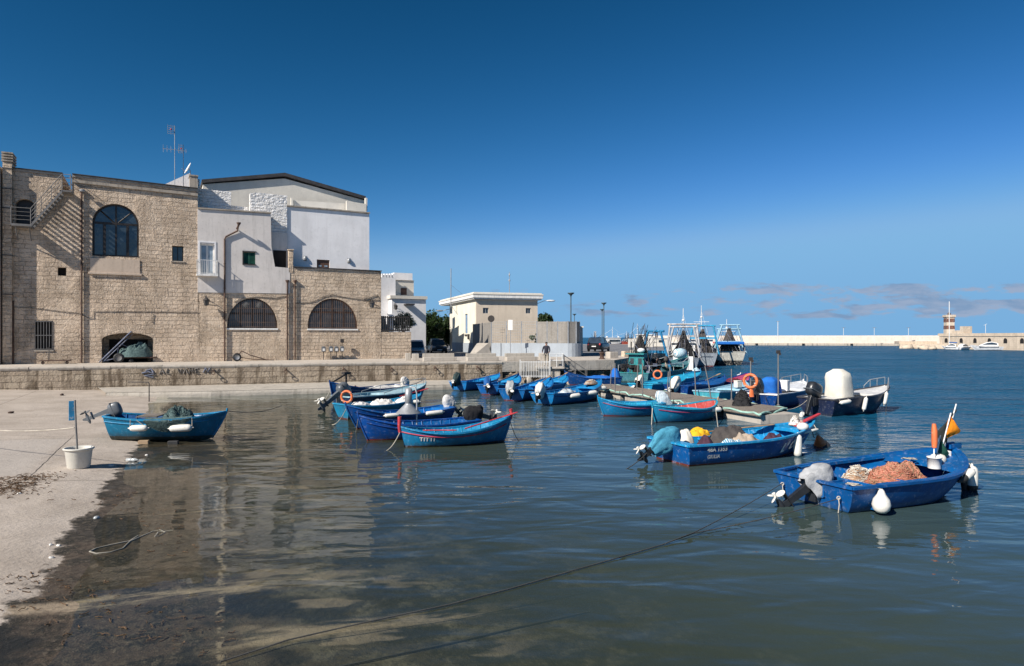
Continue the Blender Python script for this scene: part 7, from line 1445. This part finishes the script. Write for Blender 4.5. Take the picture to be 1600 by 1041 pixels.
# ------------------------------------------------------------------ trawlers
M['gantry_white'] = paint('rust_streaked_white', (.45, .45, .45), .5, .2, wear=.9, wearcol=(.22, .13, .09), streak=.7)
M['hull_worn'] = M['gantry_white']
def trawler(label, loc, head, L, B, col, fs=1.1, fm=1.1, fb=2.0, house=(.45, .65, 2.0, .62), hcol='white_boat', gantry=None, gcol='white_metal', mast=None, wlcol=DKRED, wl=.15, rust=.5, inner=(.3, .32, .32), tr=.85, extras=True, rail=None, seed=1):
    h = boat('fishing_trawler', label, None, None, col, B=B, fs=fs, fm=fm, fb=fb, tr=tr, e=.3, rake=L * .12, L=L, pos=(loc[0], loc[1], 0), head=Vector((head[0], head[1], 0)), cat='trawler', group='fishing trawlers', inner=inner, rail=rail, thwarts=(), deck=.72, aft=0, ribs=False, wl=wl, wlcol=wlcol, floor=.5, draft=.7, wear=rust)
    t = h.t; u0, u1, hh, wf = house; hw = B * wf / 2; x0, x1 = u0 * L, u1 * L; zb = .5
    mb = MB(); mb.loft([[(x0, -hw, z0), (x1, -hw * .92, z0), (x1, hw * .92, z0), (x0, hw, z0)] for z0 in (zb, zb + hh)], True, (True, True), False); mb.loft([[(x0 - .25, -hw - .12, z0), (x1 + .2, -hw - .05, z0), (x1 + .2, hw + .05, z0), (x0 - .25, hw + .12, z0)] for z0 in (zb + hh, zb + hh + .09)], True, (True, True), False); wh = mb.build('wheelhouse', M[hcol] if isinstance(hcol, str) else hullpaint(hcol, -9), t, bevel=.02)
    for k in (-1, 1): mb = MB(); mb.b2((x0 - .02, k * hw * .5 - .22 * min(1, hw), zb + hh * .55), (x0 + .01, k * hw * .5 + .22 * min(1, hw), zb + hh * .82)); mb.build('window', M['glass'], wh)
    mb = MB(); mb.b2((x0 - .025, -.28, zb + .1), (x0 + .01, .28, zb + hh * .5)); mb.build('door', M['dark_hole'], wh)
    for k in (-1, 1): mb = MB(); mb.b2((x0 + .2, k * (hw * .97) - .02, zb + hh * .55), (x1 - .2, k * (hw * .97) + .02, zb + hh * .82)); mb.build('window', M['glass'], wh)
    if gantry:
        for gu, gw_, gt, gh, zc in gantry:
            g = MB(); x = gu * L; r = .05 + .012 * gh
            for s in (-1, 1): g.tube([(x, s * gw_ / 2, h.sheer(gu) - .2), (x + .1, s * gt / 2, gh)], r, 6)
            g.tube([(x + .1, -gt / 2 - .3, gh), (x + .1, gt / 2 + .3, gh)], r, 6)
            if zc: f = (zc - h.sheer(gu)) / (gh - h.sheer(gu)); ww = (gw_ + (gt - gw_) * f) / 2; g.loft([[(x - .06, s * ww, zc - .1), (x + .1, s * ww, zc - .1), (x + .1, s * ww, zc + .1), (x - .06, s * ww, zc + .1)] for s in (-1, 1)], True, (True, True), False)
            g.build('gantry', M['gantry_white'] if gcol == 'white_metal' else M[gcol] if isinstance(gcol, str) else hullpaint(gcol, -9, DKRED, .5), t)
            l_ = MB()
            for k in range(7): z = h.sheer(gu) + .6 + (gh - h.sheer(gu) - .7) * k / 6; l_.tube([(x + .25, -.15, z), (x + .25, .15, z)], .018, 4)
            for s in (-.15, .15): l_.tube([(x + .25, s, h.sheer(gu)), (x + .15, s, gh)], .02, 4)
            l_.build('ladder', M['mid_metal'], t)
    if mast:
        for mu, mh in mast:
            m = MB(); m.tube([(mu * L, 0, .5), (mu * L, 0, mh)], [.09, .03], 6); m.tube([(mu * L, -B * .25, mh * .72), (mu * L, B * .25, mh * .72)], .03, 5); m.tube([(mu * L, 0, mh * .95), (x1 + L * .25, 0, h.sheer(.95))], .012, 4); m.tube([(mu * L, 0, mh * .9), (.1, B * .3, fs)], .012, 4); m.tube([(mu * L, 0, mh * .9), (.1, -B * .3, fs)], .012, 4); m.ell((mu * L, 0, mh * .8), (.16, .16, .12), 8, 5); m.build('mast', M['white_metal'], t)
    if extras:
        rnd = random.Random(seed); m = MB(); m.lathe([(.12, -B * .3), (.12, B * .3)], (L * .26, 0, 1.3), 10, 'y'); 
        for s in (-1, 1): m.lathe([(.42, -.04), (.45, 0), (.42, .04)], (L * .26, s * B * .28, 1.3), 14, 'y'); m.tube([(L * .26, s * B * .3, .5), (L * .26, s * B * .3, 1.3)], .05)
        m.build('net_drum', M['rust'], t)
        m = MB(); m.lathe([(.3, -B * .24), (.42, -B * .1), (.36, .05 * B), (.44, B * .15), (.3, B * .24)], (L * .26, 0, 1.3), 12, 'y'); m.build('rolled_net', M['net_black'], t)
        m = MB(); zt_n = (gantry[0][3] if gantry else 2.5); m.loft([[(L * .13 + .35 * q * math.cos(a), B * .30 * q * math.sin(a) * (1 + .3 * mnoise.noise((a, z, seed))), z) for a in [2 * math.pi * k / 12 for k in range(12)]] for z, q in ((.8, 1.0), (1.3, 1.1), (zt_n * .5, .8), (zt_n * .7, .45), (zt_n * .92, .12))], True, (True, True), True); m.build('hanging_net', M['net_black' if seed % 2 else 'tarp_brown'], t)
        for k in range(3): m = MB(); m.ell((L * rnd.uniform(.08, .38), rnd.uniform(-.35, .35) * B, rnd.uniform(.75, 1.1)), (.3, .26, .3), 9, 6, jit=.4, seed=k + seed); m.build('gear_bundle', M[('cov_cream', 'net_red', 'cov_blue')[k]], t)
        for mt_ in ('net_black', 'iron', 'tarp_brown', 'graffiti_blue'):
            m = MB()
            for k in range(9):
                x, y, z, a = L * rnd.uniform(.03, .40), rnd.uniform(-.42, .42) * B, rnd.uniform(.7, .5 + .42 * B), rnd.uniform(.04, .085) * B
                if k % 3 == 0: m.box((x, y, z), (a * 2, a * 1.6, a), rnd.uniform(0, 3))
                elif k % 3 == 1: m.ell((x, y, z), (a, a * .8, a), 7, 5, jit=.5, seed=k + seed)
                else: m.tube([(x, y, z), (x + rnd.uniform(-1, 1), y + rnd.uniform(-.8, .8), z + rnd.uniform(-.6, 1.4))], .035, 4)
            for k in range(6): m.tube([(L * rnd.uniform(.02, .1), rnd.uniform(-.45, .45) * B, fs), (L * rnd.uniform(.05, .3), rnd.uniform(-.25, .25) * B, rnd.uniform(3.0, 4.4) if gantry else 2)], .018, 4)
            o_ = m.build('deck_gear', M[mt_], t); o_['kind'] = 'stuff'
        m = MB()
        for s in (-1, 1):
            m.tube([(h.P(u, 1, s)[0], h.P(u, 1, s)[1] * .96, h.sheer(u) + .5) for u in (.02, .2, .4, .6, .8, .95)], .022, 5)
            for u in (.02, .2, .4, .6, .8, .95): p = h.P(u, 1, s); m.tube([(p[0], p[1] * .96, p[2]), (p[0], p[1] * .96, p[2] + .5)], .018, 5)
        m.build('railing', M['white_metal'], t)
        m = MB()
        for z, x in ((zb + hh + .09, x0 + .3), (zb + hh + .09, x1 - .4)): m.tube([(x, hw * .5, z), (x, hw * .5, z + 1.3)], .02, 4); m.ell((x, -hw * .4, z + .2), (.3, .3, .18), 8, 5)
        m.build('roof_gear', M['white_metal'], t)
    return h
s_, b_ = G(988, 599), G(1070, 590)
tb = trawler('teal blue trawler with tall blue inverted V gantry moored along the pier', (s_.x, s_.y), (b_ - s_), 9.3, 3.0, (.05, .17, .20), .75, .8, 1.75, (.06, .20, 1.55, .42), (.08, .22, .25), [(.36, 2.9, 1.0, 3.75, 2.2)], (.02, .16, .36), None, (.03, .06, .06), .12, .5, (.06, .16, .18), rail=(.10, .25, .27), seed=3)
upd()
mb = MB(); mb.lathe([(.02, -.5), (.34, -.45), (.42, 0), (.36, .4), (.02, .5)], (0, 0, 0), 14, 'x'); t = thing('covered_winch', 'blue and white striped cover bundled at the teal trawler bow', 'cover', tuple(at(tb, .84, -.1, 2.0)), .4); mb.build('cover', M['cov_turq'], t)
mb = MB(); mb.torus((0, 0, 0), .26, .1, 'y', 18); t = thing('hauling_wheel', 'pale round net hauling wheel on the teal trawler side', 'wheel', tuple(at(tb, .38, -1.1, 1.25)), .7); mb.build('rim', M['tarp_tan'], t)
c2 = G(1068, 580.5); t2 = trawler('white trawler with panelled white stern, left one of the pair moored together', (c2.x, c2.y), (.24, .97), 14, 3.4, (.20, .23, .27), 1.3, 1.25, 2.4, (.36, .6, 2.2, .7), 'white_boat', [(.05, 3.3, 1.9, 4.3, None), (.22, 3.4, 2.6, 4.6, 3.4)], 'white_metal', [(.55, 6.4)], (.08, .08, .08), .1, .5, (.25, .26, .27), seed=5)
mb = MB()
for k in range(4): mb.b2((-.1, -.9 + k * .48, .15), (.06, -.9 + k * .48 + .44, 1.45))
mb.build('stern_panel', M['white_boat'], t2.t)
c3 = G(1099, 573); t3 = trawler('white and blue trawler, right one of the pair moored together', (c3.x, c3.y), (.24, .97), 15, 3.6, (.30, .34, .38), 1.5, 1.4, 2.6, (.36, .6, 2.5, .7), 'white_boat', [(.06, 3.5, 2.2, 4.6, 3.2)], (.10, .30, .55), [(.5, 7.2)], (.2, .05, .04), .1, .5, (.25, .28, .3), seed=8)
c4 = G(1141, 571); t4 = trawler('rust streaked pale trawler with blue gear frame lying alone beyond the pier', (c4.x, c4.y), (.25, .97), 15, 4.0, (.50, .48, .42), 1.6, 1.45, 2.5, (.36, .6, 2.0, .72), 'white_boat', [(.08, 3.8, 1.7, 4.75, 2.75), (.2, 3.7, 2.2, 4.3, None)], (.25, .42, .52), [(.5, 5.6)], (.03, .03, .03), .55, .9, (.2, .22, .24), seed=12)
mb = MB(); mb.b2((.2, -1.6, 2.45), (2.2, 1.6, 2.75)); mb.build('blue_awning', M['cov_bright'], t4.t, bevel=.06)
mb = MB(); mb.ell((0, 0, 0), (.3, .3, .38), 12, 8); t = thing('float_buoy', 'round red buoy hanging at the stern corner of the rust streaked trawler', 'float', tuple(G(1113, 571.5)[:2]) + (.55,)); mb.build('float_body', M['red'], t)
d1 = trawler('distant dark hulled trawler with white upperworks behind the black car', (21, 186), (1, .1), 13, 4, (.05, .05, .12), 1.5, 1.5, 2.6, (.35, .65, 2.6, .7), 'white_boat', [(.12, 3.4, 1.8, 4.8, None)], 'white_metal', [(.5, 6.2), (.8, 5.0)], (.3, .03, .03), .6, .3, seed=15)
d2 = trawler('distant red and orange trawler behind the pale blocks of the pier', (28.5, 176), (1, .05), 11, 3.6, (.36, .06, .03), 2.2, 2.0, 2.6, (.25, .5, 2.2, .7), 'white_boat', [(.8, 3.0, 1.2, 5.0, None)], 'iron', [(.35, 6.8)], (.1, .02, .02), .5, .5, (.4, .12, .04), seed=18)
# white sheds out on the pier
for x0, x1, yt, yb, Y, lab, nm in ((999, 1021, 523.5, 542, 122, 'small white harbour hut with dark window on the pier', 'harbour_hut'), (986, 1001, 529.5, 543, 116, 'low cream wall beside the white hut on the pier', 'low_wall'), (1020, 1046, 529, 541, 128, 'long low white shed behind the blue gantry', 'harbour_shed')):
    xa, xb = (x0 - CX) / F * Y, (x1 - CX) / F * Y; hh = H - (yt - HY) / F * Y - ZQ; t = thing(nm, lab, 'building' if 'wall' not in nm else 'wall', (xa, Y, ZQ)); mb = MB(); mb.b2((0, 0, -.02), (xb - xa, 3, hh)); mb.build('wall', M['plaster_cream'], t)
    if 'wall' not in nm: mb = MB(); mb.b2((-.15, -.15, hh), (xb - xa + .15, 3.15, hh + .12)); mb.build('roof', M['white_trim'], t); mb = MB(); mb.b2(((xb - xa) * .35, -.03, hh * .5), ((xb - xa) * .6, .0, hh * .8)); mb.build('window', M['glass'], t)
    else: mb = MB(); mb.b2((-.05, -.05, hh), (xb - xa + .05, 3.05, hh + .06)); mb.build('coping', M['concrete'], t)

# ------------------------------------------------------------------ breakwater, lighthouse, fort wall, yachts
def farbox(mb, a, b, z0, z1, dep): 
    a, b = Vector(a), Vector(b); d = (b - a).normalized(); nn = Vector((-d.y, d.x)); mb.loft([[(p.x, p.y, z) for p in (a, b, b + nn * dep, a + nn * dep)] for z in (z0, z1)], True, (True, True), False)
bw = thing('breakwater', 'long low cream breakwater wall along the horizon with a quay at its foot', 'breakwater', (0, 0, 0)); wa, wb_ = (60, 292), (165, 262)
mb = MB(); farbox(mb, (wa[0], wa[1] - 5), (wb_[0], wb_[1] - 5), -3, .85, 5); mb.build('quay', plaster('pale_quay_face', (.50, .44, .36), .8, .3, (.12, .11, .1)), bw); mb = MB(); farbox(mb, wa, wb_, .8, 3.55, 3); farbox(mb, (wa[0] - 1, wa[1] + .8), (wb_[0], wb_[1] + .8), 3.55, 3.95, 3); mb.build('wall', plaster('breakwater_cream', (.68, .60, .52), .3, .2, (.45, .38, .3)), bw)
mb = MB()
for k in range(6): f = .05 + .16 * k; p = Vector(wa).lerp(Vector(wb_), f); mb.box((p.x, p.y - 5.1, .35), (.9, .5, .9))
mb.build('tyre_fender', M['black_rubber'], bw, bevel=.05)
mb = MB(); p = Vector(wa).lerp(Vector(wb_), .16); q2_ = Vector(wa).lerp(Vector(wb_), .30); farbox(mb, (p.x, p.y - 1.2), (q2_.x, q2_.y - 1.2), .86, 1.35, .6); mb.build('barrier', M['red'], bw)
for k, (px, yt, lab) in enumerate(((1215.5, 502, 'white mast like lamp on the breakwater, nearest the trawlers'), (1318, 512, 'small lamp post in the middle of the breakwater'), (1366, 512, 'small lamp post on the breakwater right of the middle'), (1419.5, 512, 'lamp post where the breakwater meets the fort rocks'))):
    Y = 266 - k * 2; x = (px - CX) / F * Y; t = thing('lamp_post', lab, 'lamp post', (x, Y, .8), 0, 'lamp posts on the breakwater'); zt = H - (yt - HY) / F * Y - .8; mb = MB(); mb.tube([(0, 0, 0), (0, 0, zt)], .13 if k == 0 else .08, 6); mb.build('pole', M['white_metal'], t); mb = MB(); mb.b2((-.7, -.1, zt - .15), (.7, .1, zt)); mb.build('lamp_head', M['grey_metal'], t)
def fx(px, Y): return (px - CX) / F * Y
fo = thing('fort_wall', 'warm stone fort wall with row of small arched openings on the right behind the yachts', 'fort wall', (0, 0, 0)); a, b, c = Vector((fx(1468, 196), 196)), Vector((fx(1600, 170), 170)), Vector((fx(1700, 152), 152))
mb = MB(); farbox(mb, a, c, -2, 3.65, 6); mb.build('wall', M['stone_fort'], fo); mb = MB(); farbox(mb, a + Vector((0, .8)), c + Vector((0, .8)), 3.65, 4.35, 4); mb.build('parapet', M['stone_fort'], fo); mb = MB(); d_ = (c - a).normalized(); nn = Vector((d_.y, -d_.x)); farbox(mb, a + nn * .12, c + nn * .12, 3.5, 3.68, .3); mb.build('string_course', M['trim_stone'], fo)
mb = MB(); a2 = Vector((fx(1495, 190), 192)); farbox(mb, a2, a2 + d_ * 2.8, 3.6, 5.2, 2.5); farbox(mb, a2 + d_ * 2.8, a2 + d_ * 4.2, 3.6, 6.3, 2.5); mb.build('ruined_corner', M['stone_fort'], fo)
for px in (1478.5, 1502, 1523.5, 1546, 1571, 1597):
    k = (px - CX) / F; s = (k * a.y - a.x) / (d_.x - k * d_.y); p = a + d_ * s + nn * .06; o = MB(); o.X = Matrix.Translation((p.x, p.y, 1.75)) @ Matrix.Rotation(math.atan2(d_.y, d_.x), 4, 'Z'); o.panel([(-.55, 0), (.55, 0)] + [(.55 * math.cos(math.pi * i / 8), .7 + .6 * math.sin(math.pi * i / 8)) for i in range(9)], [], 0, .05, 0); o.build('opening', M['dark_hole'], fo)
mb = MB(); mb.X = Matrix.Translation((a.x - 6, a.y + 1, 0)); 
qk = thing('fort_quay', 'low stone quay in front of the lighthouse where the breakwater ends', 'quay', (a.x, a.y, 0)); mb = MB(); farbox(mb, (-9.5, 3.5), (3.5, -3.5), -2, 1.25, 8); farbox(mb, (-9.0, 4.6), (.5, 2.0), 1.25, 2.1, 5); mb.build('quay_block', M['stone_fort'], qk)
for k, (px, py, s) in enumerate(((1419, 545, 1.1), (1426, 544.5, 1.4), (1435, 545, 1.0), (1446, 546, 1.1), (1457, 546.5, .9))):
    p = G(px, py); t = thing('rock', ('leftmost pale rock at the breakwater tip', 'biggest pale rock at the breakwater tip', 'pale rock in the middle of the fort quay foot', 'pale rock right of the middle at the fort quay foot', 'pale rock nearest the yachts')[k], 'rock', (p.x, p.y, 0), k, 'rocks at the breakwater end'); mb = MB(); mb.ell((0, 0, .3), (s * 1.6, s * 1.1, s * .8), 10, 6, jit=.5, seed=k * 2.7); mb.build('boulder', M['stone_fort'], t)
lt = thing('lighthouse', 'square lighthouse tower with two rusty red bands behind the fort wall', 'lighthouse', (fx(1483, 199), 199, 0), R(-12)); z0 = 3.3 - 0 * .1; zz = lambda py: H - (py - HY) / F * 199
mb = MB(); mb.loft([[(sx * w_, sy * w_, z) for sx, sy in ((-1, -1), (1, -1), (1, 1), (-1, 1))] for w_, z in ((1.2, 0), (1.06, zz(516)), (1.0, zz(497)))], True, (True, True), False); mb.build('tower', plaster('lighthouse_cream', (.62, .53, .42), .4, .2, (.4, .33, .26)), lt)
for (yb, yt) in ((514.5, 509), (503.5, 498)): mb = MB(); mb.loft([[(sx * w_, sy * w_, z) for sx, sy in ((-1, -1), (1, -1), (1, 1), (-1, 1))] for w_, z in ((1.09, zz(yb)), (1.07, zz(yt)))], True, (True, True), False); mb.build('red_band', paint('rusty_red_band', (.15, .07, .05), .8, .4), lt)
mb = MB(); mb.loft([[(sx * w_, sy * w_, z) for sx, sy in ((-1, -1), (1, -1), (1, 1), (-1, 1))] for w_, z in ((1.02, zz(497)), (1.3, zz(495.5)), (1.27, zz(492.3)))], True, (True, True), False); mb.build('gallery', M['stone_fort'], lt); mb = MB(); mb.lathe([(.42, zz(492.3)), (.4, zz(489.5)), (.1, zz(488))], (0, 0, 0), 10); mb.build('lantern', M['rust'], lt)
def yacht(label, px0, px1, py, hh, seed, mast=None, name='motor_yacht'):
    a, b = G(px0, py), G(px1, py - .3); h = boat(name, label, None, None, (.68, .68, .68), B=(b - a).length * .33, fs=hh * .75, fm=hh * .8, fb=hh * 1.1, tr=.8, e=.3, rake=1.2, L=(b - a).length, pos=a, head=b - a, group='yachts moored under the fort wall', inner=(.6, .6, .6), rail=(.7, .7, .7), thwarts=(), deck=.45, aft=.2, deckcol=(.7, .7, .7), ribs=False, wl=.1, wlcol=(.02, .02, .03), cat='yacht'); L, B = h.L, h.B
    if mast:
        m = MB(); m.tube([(L * .55, 0, 0), (L * .55, 0, mast)], .10, 6); m.build('mast', M['white_metal'], h.t); m = MB(); m.tube([(L * .1, 0, hh + .9), (L * .55, 0, hh + 1.0)], .16, 6); m.build('boom', M['cov_blue'], h.t); m = MB(); m.tube([(L * .98, 0, hh), (L * .55, 0, mast * .95)], .02, 4); m.tube([(0, 0, hh), (L * .55, 0, mast)], .02, 4); m.build('stay_wire', M['grey_metal'], h.t)
    m = MB(); m.loft([[(L * u, s * w_, z) for s, w_, z in ((-1, B * .36 * q, hh * .7), (-1, B * .30 * q, hh * zz_), (1, B * .30 * q, hh * zz_), (1, B * .36 * q, hh * .7))] for u, q, zz_ in ((.16, .9, 1.45), (.35, 1, 1.75), (.5, .95, 1.6), (.72, .5, 1.02))], True, (True, True), False); m.build('cabin', M['white_trim'], h.t, bevel=.05)
    for s in (-1, 1): m = MB(); m.loft([[(L * u, s * (h.w(u) * .97 + .02), hh * .62), (L * u, s * (h.w(u) * .97 + .05), hh * .84)] for u in (.15, .35, .55, .75)], False, (False, False), False); m.build('hull_window', M['glass'], h.t)
    m = MB(); m.loft([[(L * u, s * w_, z) for s, w_, z in ((-1, B * .345 * q, hh * 1.15), (-1, B * .318 * q, hh * zz_), (1, B * .318 * q, hh * zz_), (1, B * .345 * q, hh * 1.15))] for u, q, zz_ in ((.2, .95, 1.4), (.36, 1.0, 1.62), (.5, .98, 1.5), (.63, .74, 1.2))], True, (True, True), False); m.build('windscreen', M['glass'], h.t); return h
yacht('white sailing yacht with one very tall bare mast before the fort', 1498.5, 1471, 547, .95, 1, 12.6, 'sailing_yacht'); yacht('small white motor yacht squeezed between the sailing yacht and the big one', 1497.5, 1517, 547, .9, 2); yacht('sleek white motor yacht with dark window band, largest under the fort', 1567, 1516, 548, 1.25, 3)
t = thing('fort_aerial', 'thin aerial pole with a small cross head above the fort wall', 'aerial', (fx(1540, 186), 186, 3.5)); mb = MB(); mb.tube([(0, 0, 0), (0, 0, 3.3)], .05, 5); mb.tube([(-.5, 0, 3.0), (.4, 0, 3.4)], .04, 4); mb.build('pole', M['white_metal'], t)
p = G(1154.5, 588); t = thing('seagull', 'white seagull resting on the water in front of the rust streaked trawler', 'bird', (p.x, p.y, 0), .5); mb = MB(); mb.loft([[(x, r * .8 * math.cos(a), z + r * math.sin(a)) for a in [2 * math.pi * k / 8 for k in range(8)]] for x, r, z in ((-.24, .01, .11), (-.12, .07, .09), (.02, .11, .08), (.12, .08, .11), (.17, .05, .2), (.2, .055, .26), (.25, .03, .26), (.31, .006, .245))], True, (True, True), True); mb.build('body', M['white_trim'], t)

# ------------------------------------------------------------------ things on the slipway
p = G(123, 731, .08); gz = ground_z(p.x, p.y); tub = thing('plastic_tub', 'big off white plastic tub weighted to hold a post on the slipway', 'tub', (p.x, p.y, gz)); mb = MB()
mb.lathe([(.235, 0), (.25, .02), (.295, .42), (.305, .44), (.335, .45), (.34, .475), (.325, .495), (.295, .49), (.285, .44), (.245, .35), (.01, .35)], (0, 0, 0), 32); mb.build('tub_body', M['tub'], tub); mb = MB(); mb.lathe([(.01, .36), (.15, .362), (.25, .352), (.25, .34)], (0, 0, 0), 20); mb.build('concrete_fill', M['concrete'], tub)
t = thing('sign_post', 'thin post in the tub with a small blue plate at its top', 'post', (p.x - .03, p.y, gz + .34)); mb = MB(); mb.tube([(0, 0, 0), (-.04, 0, .7), (-.07, .01, 1.32)], .022, 8); mb.build('post', M['mid_metal'], t); mb = MB(); mb.X = Matrix.Translation((-.12, -.02, 1.06)) @ Matrix.Rotation(R(35), 4, 'Z'); mb.b2((-.07, -.010, -.24), (.06, .010, .24)); mb.build('plate', paint('worn_blue_plate', (.03, .24, .45), .5, .25, wear=.6), t, bevel=.004)
L0 = Vector((p.x - .11, p.y, gz + .98)); rope('mooring_rope', 'line tied to the slipway post running off to the left', sag(L0, (-16.3, 19.0, 1.0), .18, 14), .013, 'rope')
def ongr(px, py, z=.15):
    q = G(px, py, z)
    for _ in range(4): q = G(px, py, ground_z(q.x, q.y))
    return q
def seaweed(px0, py0, px1, py1, n, seed, label):
    rnd = random.Random(seed); mb = MB(); a, b = ongr(px0, py0), ongr(px1, py1)
    for _ in range(n):
        c = a.lerp(b, rnd.random()) + Vector((rnd.gauss(0, .28), rnd.gauss(0, .28), 0)); ang = rnd.random() * 6; l = rnd.uniform(.03, .13); pts = []
        for k in range(4): ang += rnd.uniform(-.8, .8); c = c + Vector((math.cos(ang) * l / 3, math.sin(ang) * l / 3, 0)); pts.append((c.x, c.y, ground_z(c.x, c.y) + rnd.uniform(.004, .03)))
        mb.tube(pts, rnd.uniform(.003, .008), 4)
    o = mb.build('seaweed', M['seaweed']); tag(o, label, 'seaweed', None, 'stuff')
seaweed(8, 772, 52, 745, 480, 1, 'dried brown seaweed scattered on the dry slipway'); seaweed(170, 770, 330, 860, 90, 2, 'scraps of weed and grit on the wet slipway'); seaweed(20, 900, 330, 1010, 120, 5, 'dark weed scraps on the lower wet slipway')
for k, (px, py, s, mat, lab, nm) in enumerate(((206, 721, .11, 'plastic_clear', 'clear crumpled plastic bottle lying at the wet edge right of the tub', 'plastic_bottle'), (173, 730, .06, 'plastic_clear', 'small clear plastic cup beside the tub shadow', 'plastic_cup'), (151, 810, .08, 'plastic_clear', 'pale crumpled plastic scrap on the wet slipway below the tub', 'plastic_scrap'), (79, 852, .05, 'cov_white', 'left one of two small white pebbles near the wet edge', 'pebble'), (91, 853, .05, 'cov_white', 'right one of two small white pebbles near the wet edge', 'pebble'), (80, 872, .05, 'cov_white', 'single white pebble just below the pair', 'pebble'), (17, 646, .14, 'rust', 'dark flat scrap on the dry slipway at far left', 'scrap'), (97, 618, .16, 'rust', 'dark scrap of wood at the foot of the quay wall', 'scrap'), (229, 712, .07, 'cov_white', 'small white shell at the wet edge right of the bottle', 'shell'), (30, 772, .06, 'cov_white', 'white stone among the dried seaweed', 'pebble'))):
    q = ongr(px, py); t = thing(nm, lab, nm.replace('_', ' '), (q.x, q.y, q.z - .01), k * .7); mb = MB()
    if nm == 'plastic_bottle': mb.lathe([(.02, -.15), (.05, -.14), (.055, -.02), (.045, .02), (.055, .06), (.05, .1), (.02, .15), (.022, .17), (.02, .17)], (0, 0, .045), 12, 'x')
    elif nm == 'plastic_cup': mb.lathe([(.035, -.06), (.045, .06), (.048, .06), (.04, -.05), (.01, -.05)], (0, 0, .045), 12, 'x')
    else: s *= .75; mb.ell((0, 0, s * .4), (s, s * .7, s * .5), 9, 6, jit=.6, seed=k * 1.9)
    mb.build('body' if nm != 'pebble' else 'stone', M[mat], t)
pts = [ongr(*q) for q in ((216, 838), (205, 845), (192, 858), (172, 864), (150, 866), (140, 863), (150, 858), (175, 852), (205, 846), (238, 832), (250, 829), (258, 833), (250, 838), (242, 840), (247, 833), (270, 830))]
rope('loose_rope', 'loose grey rope looped on the wet slipway with two knots', [q + Vector((0, 0, .01)) for q in pts], .011, 'grey_rope', 'rope', None)
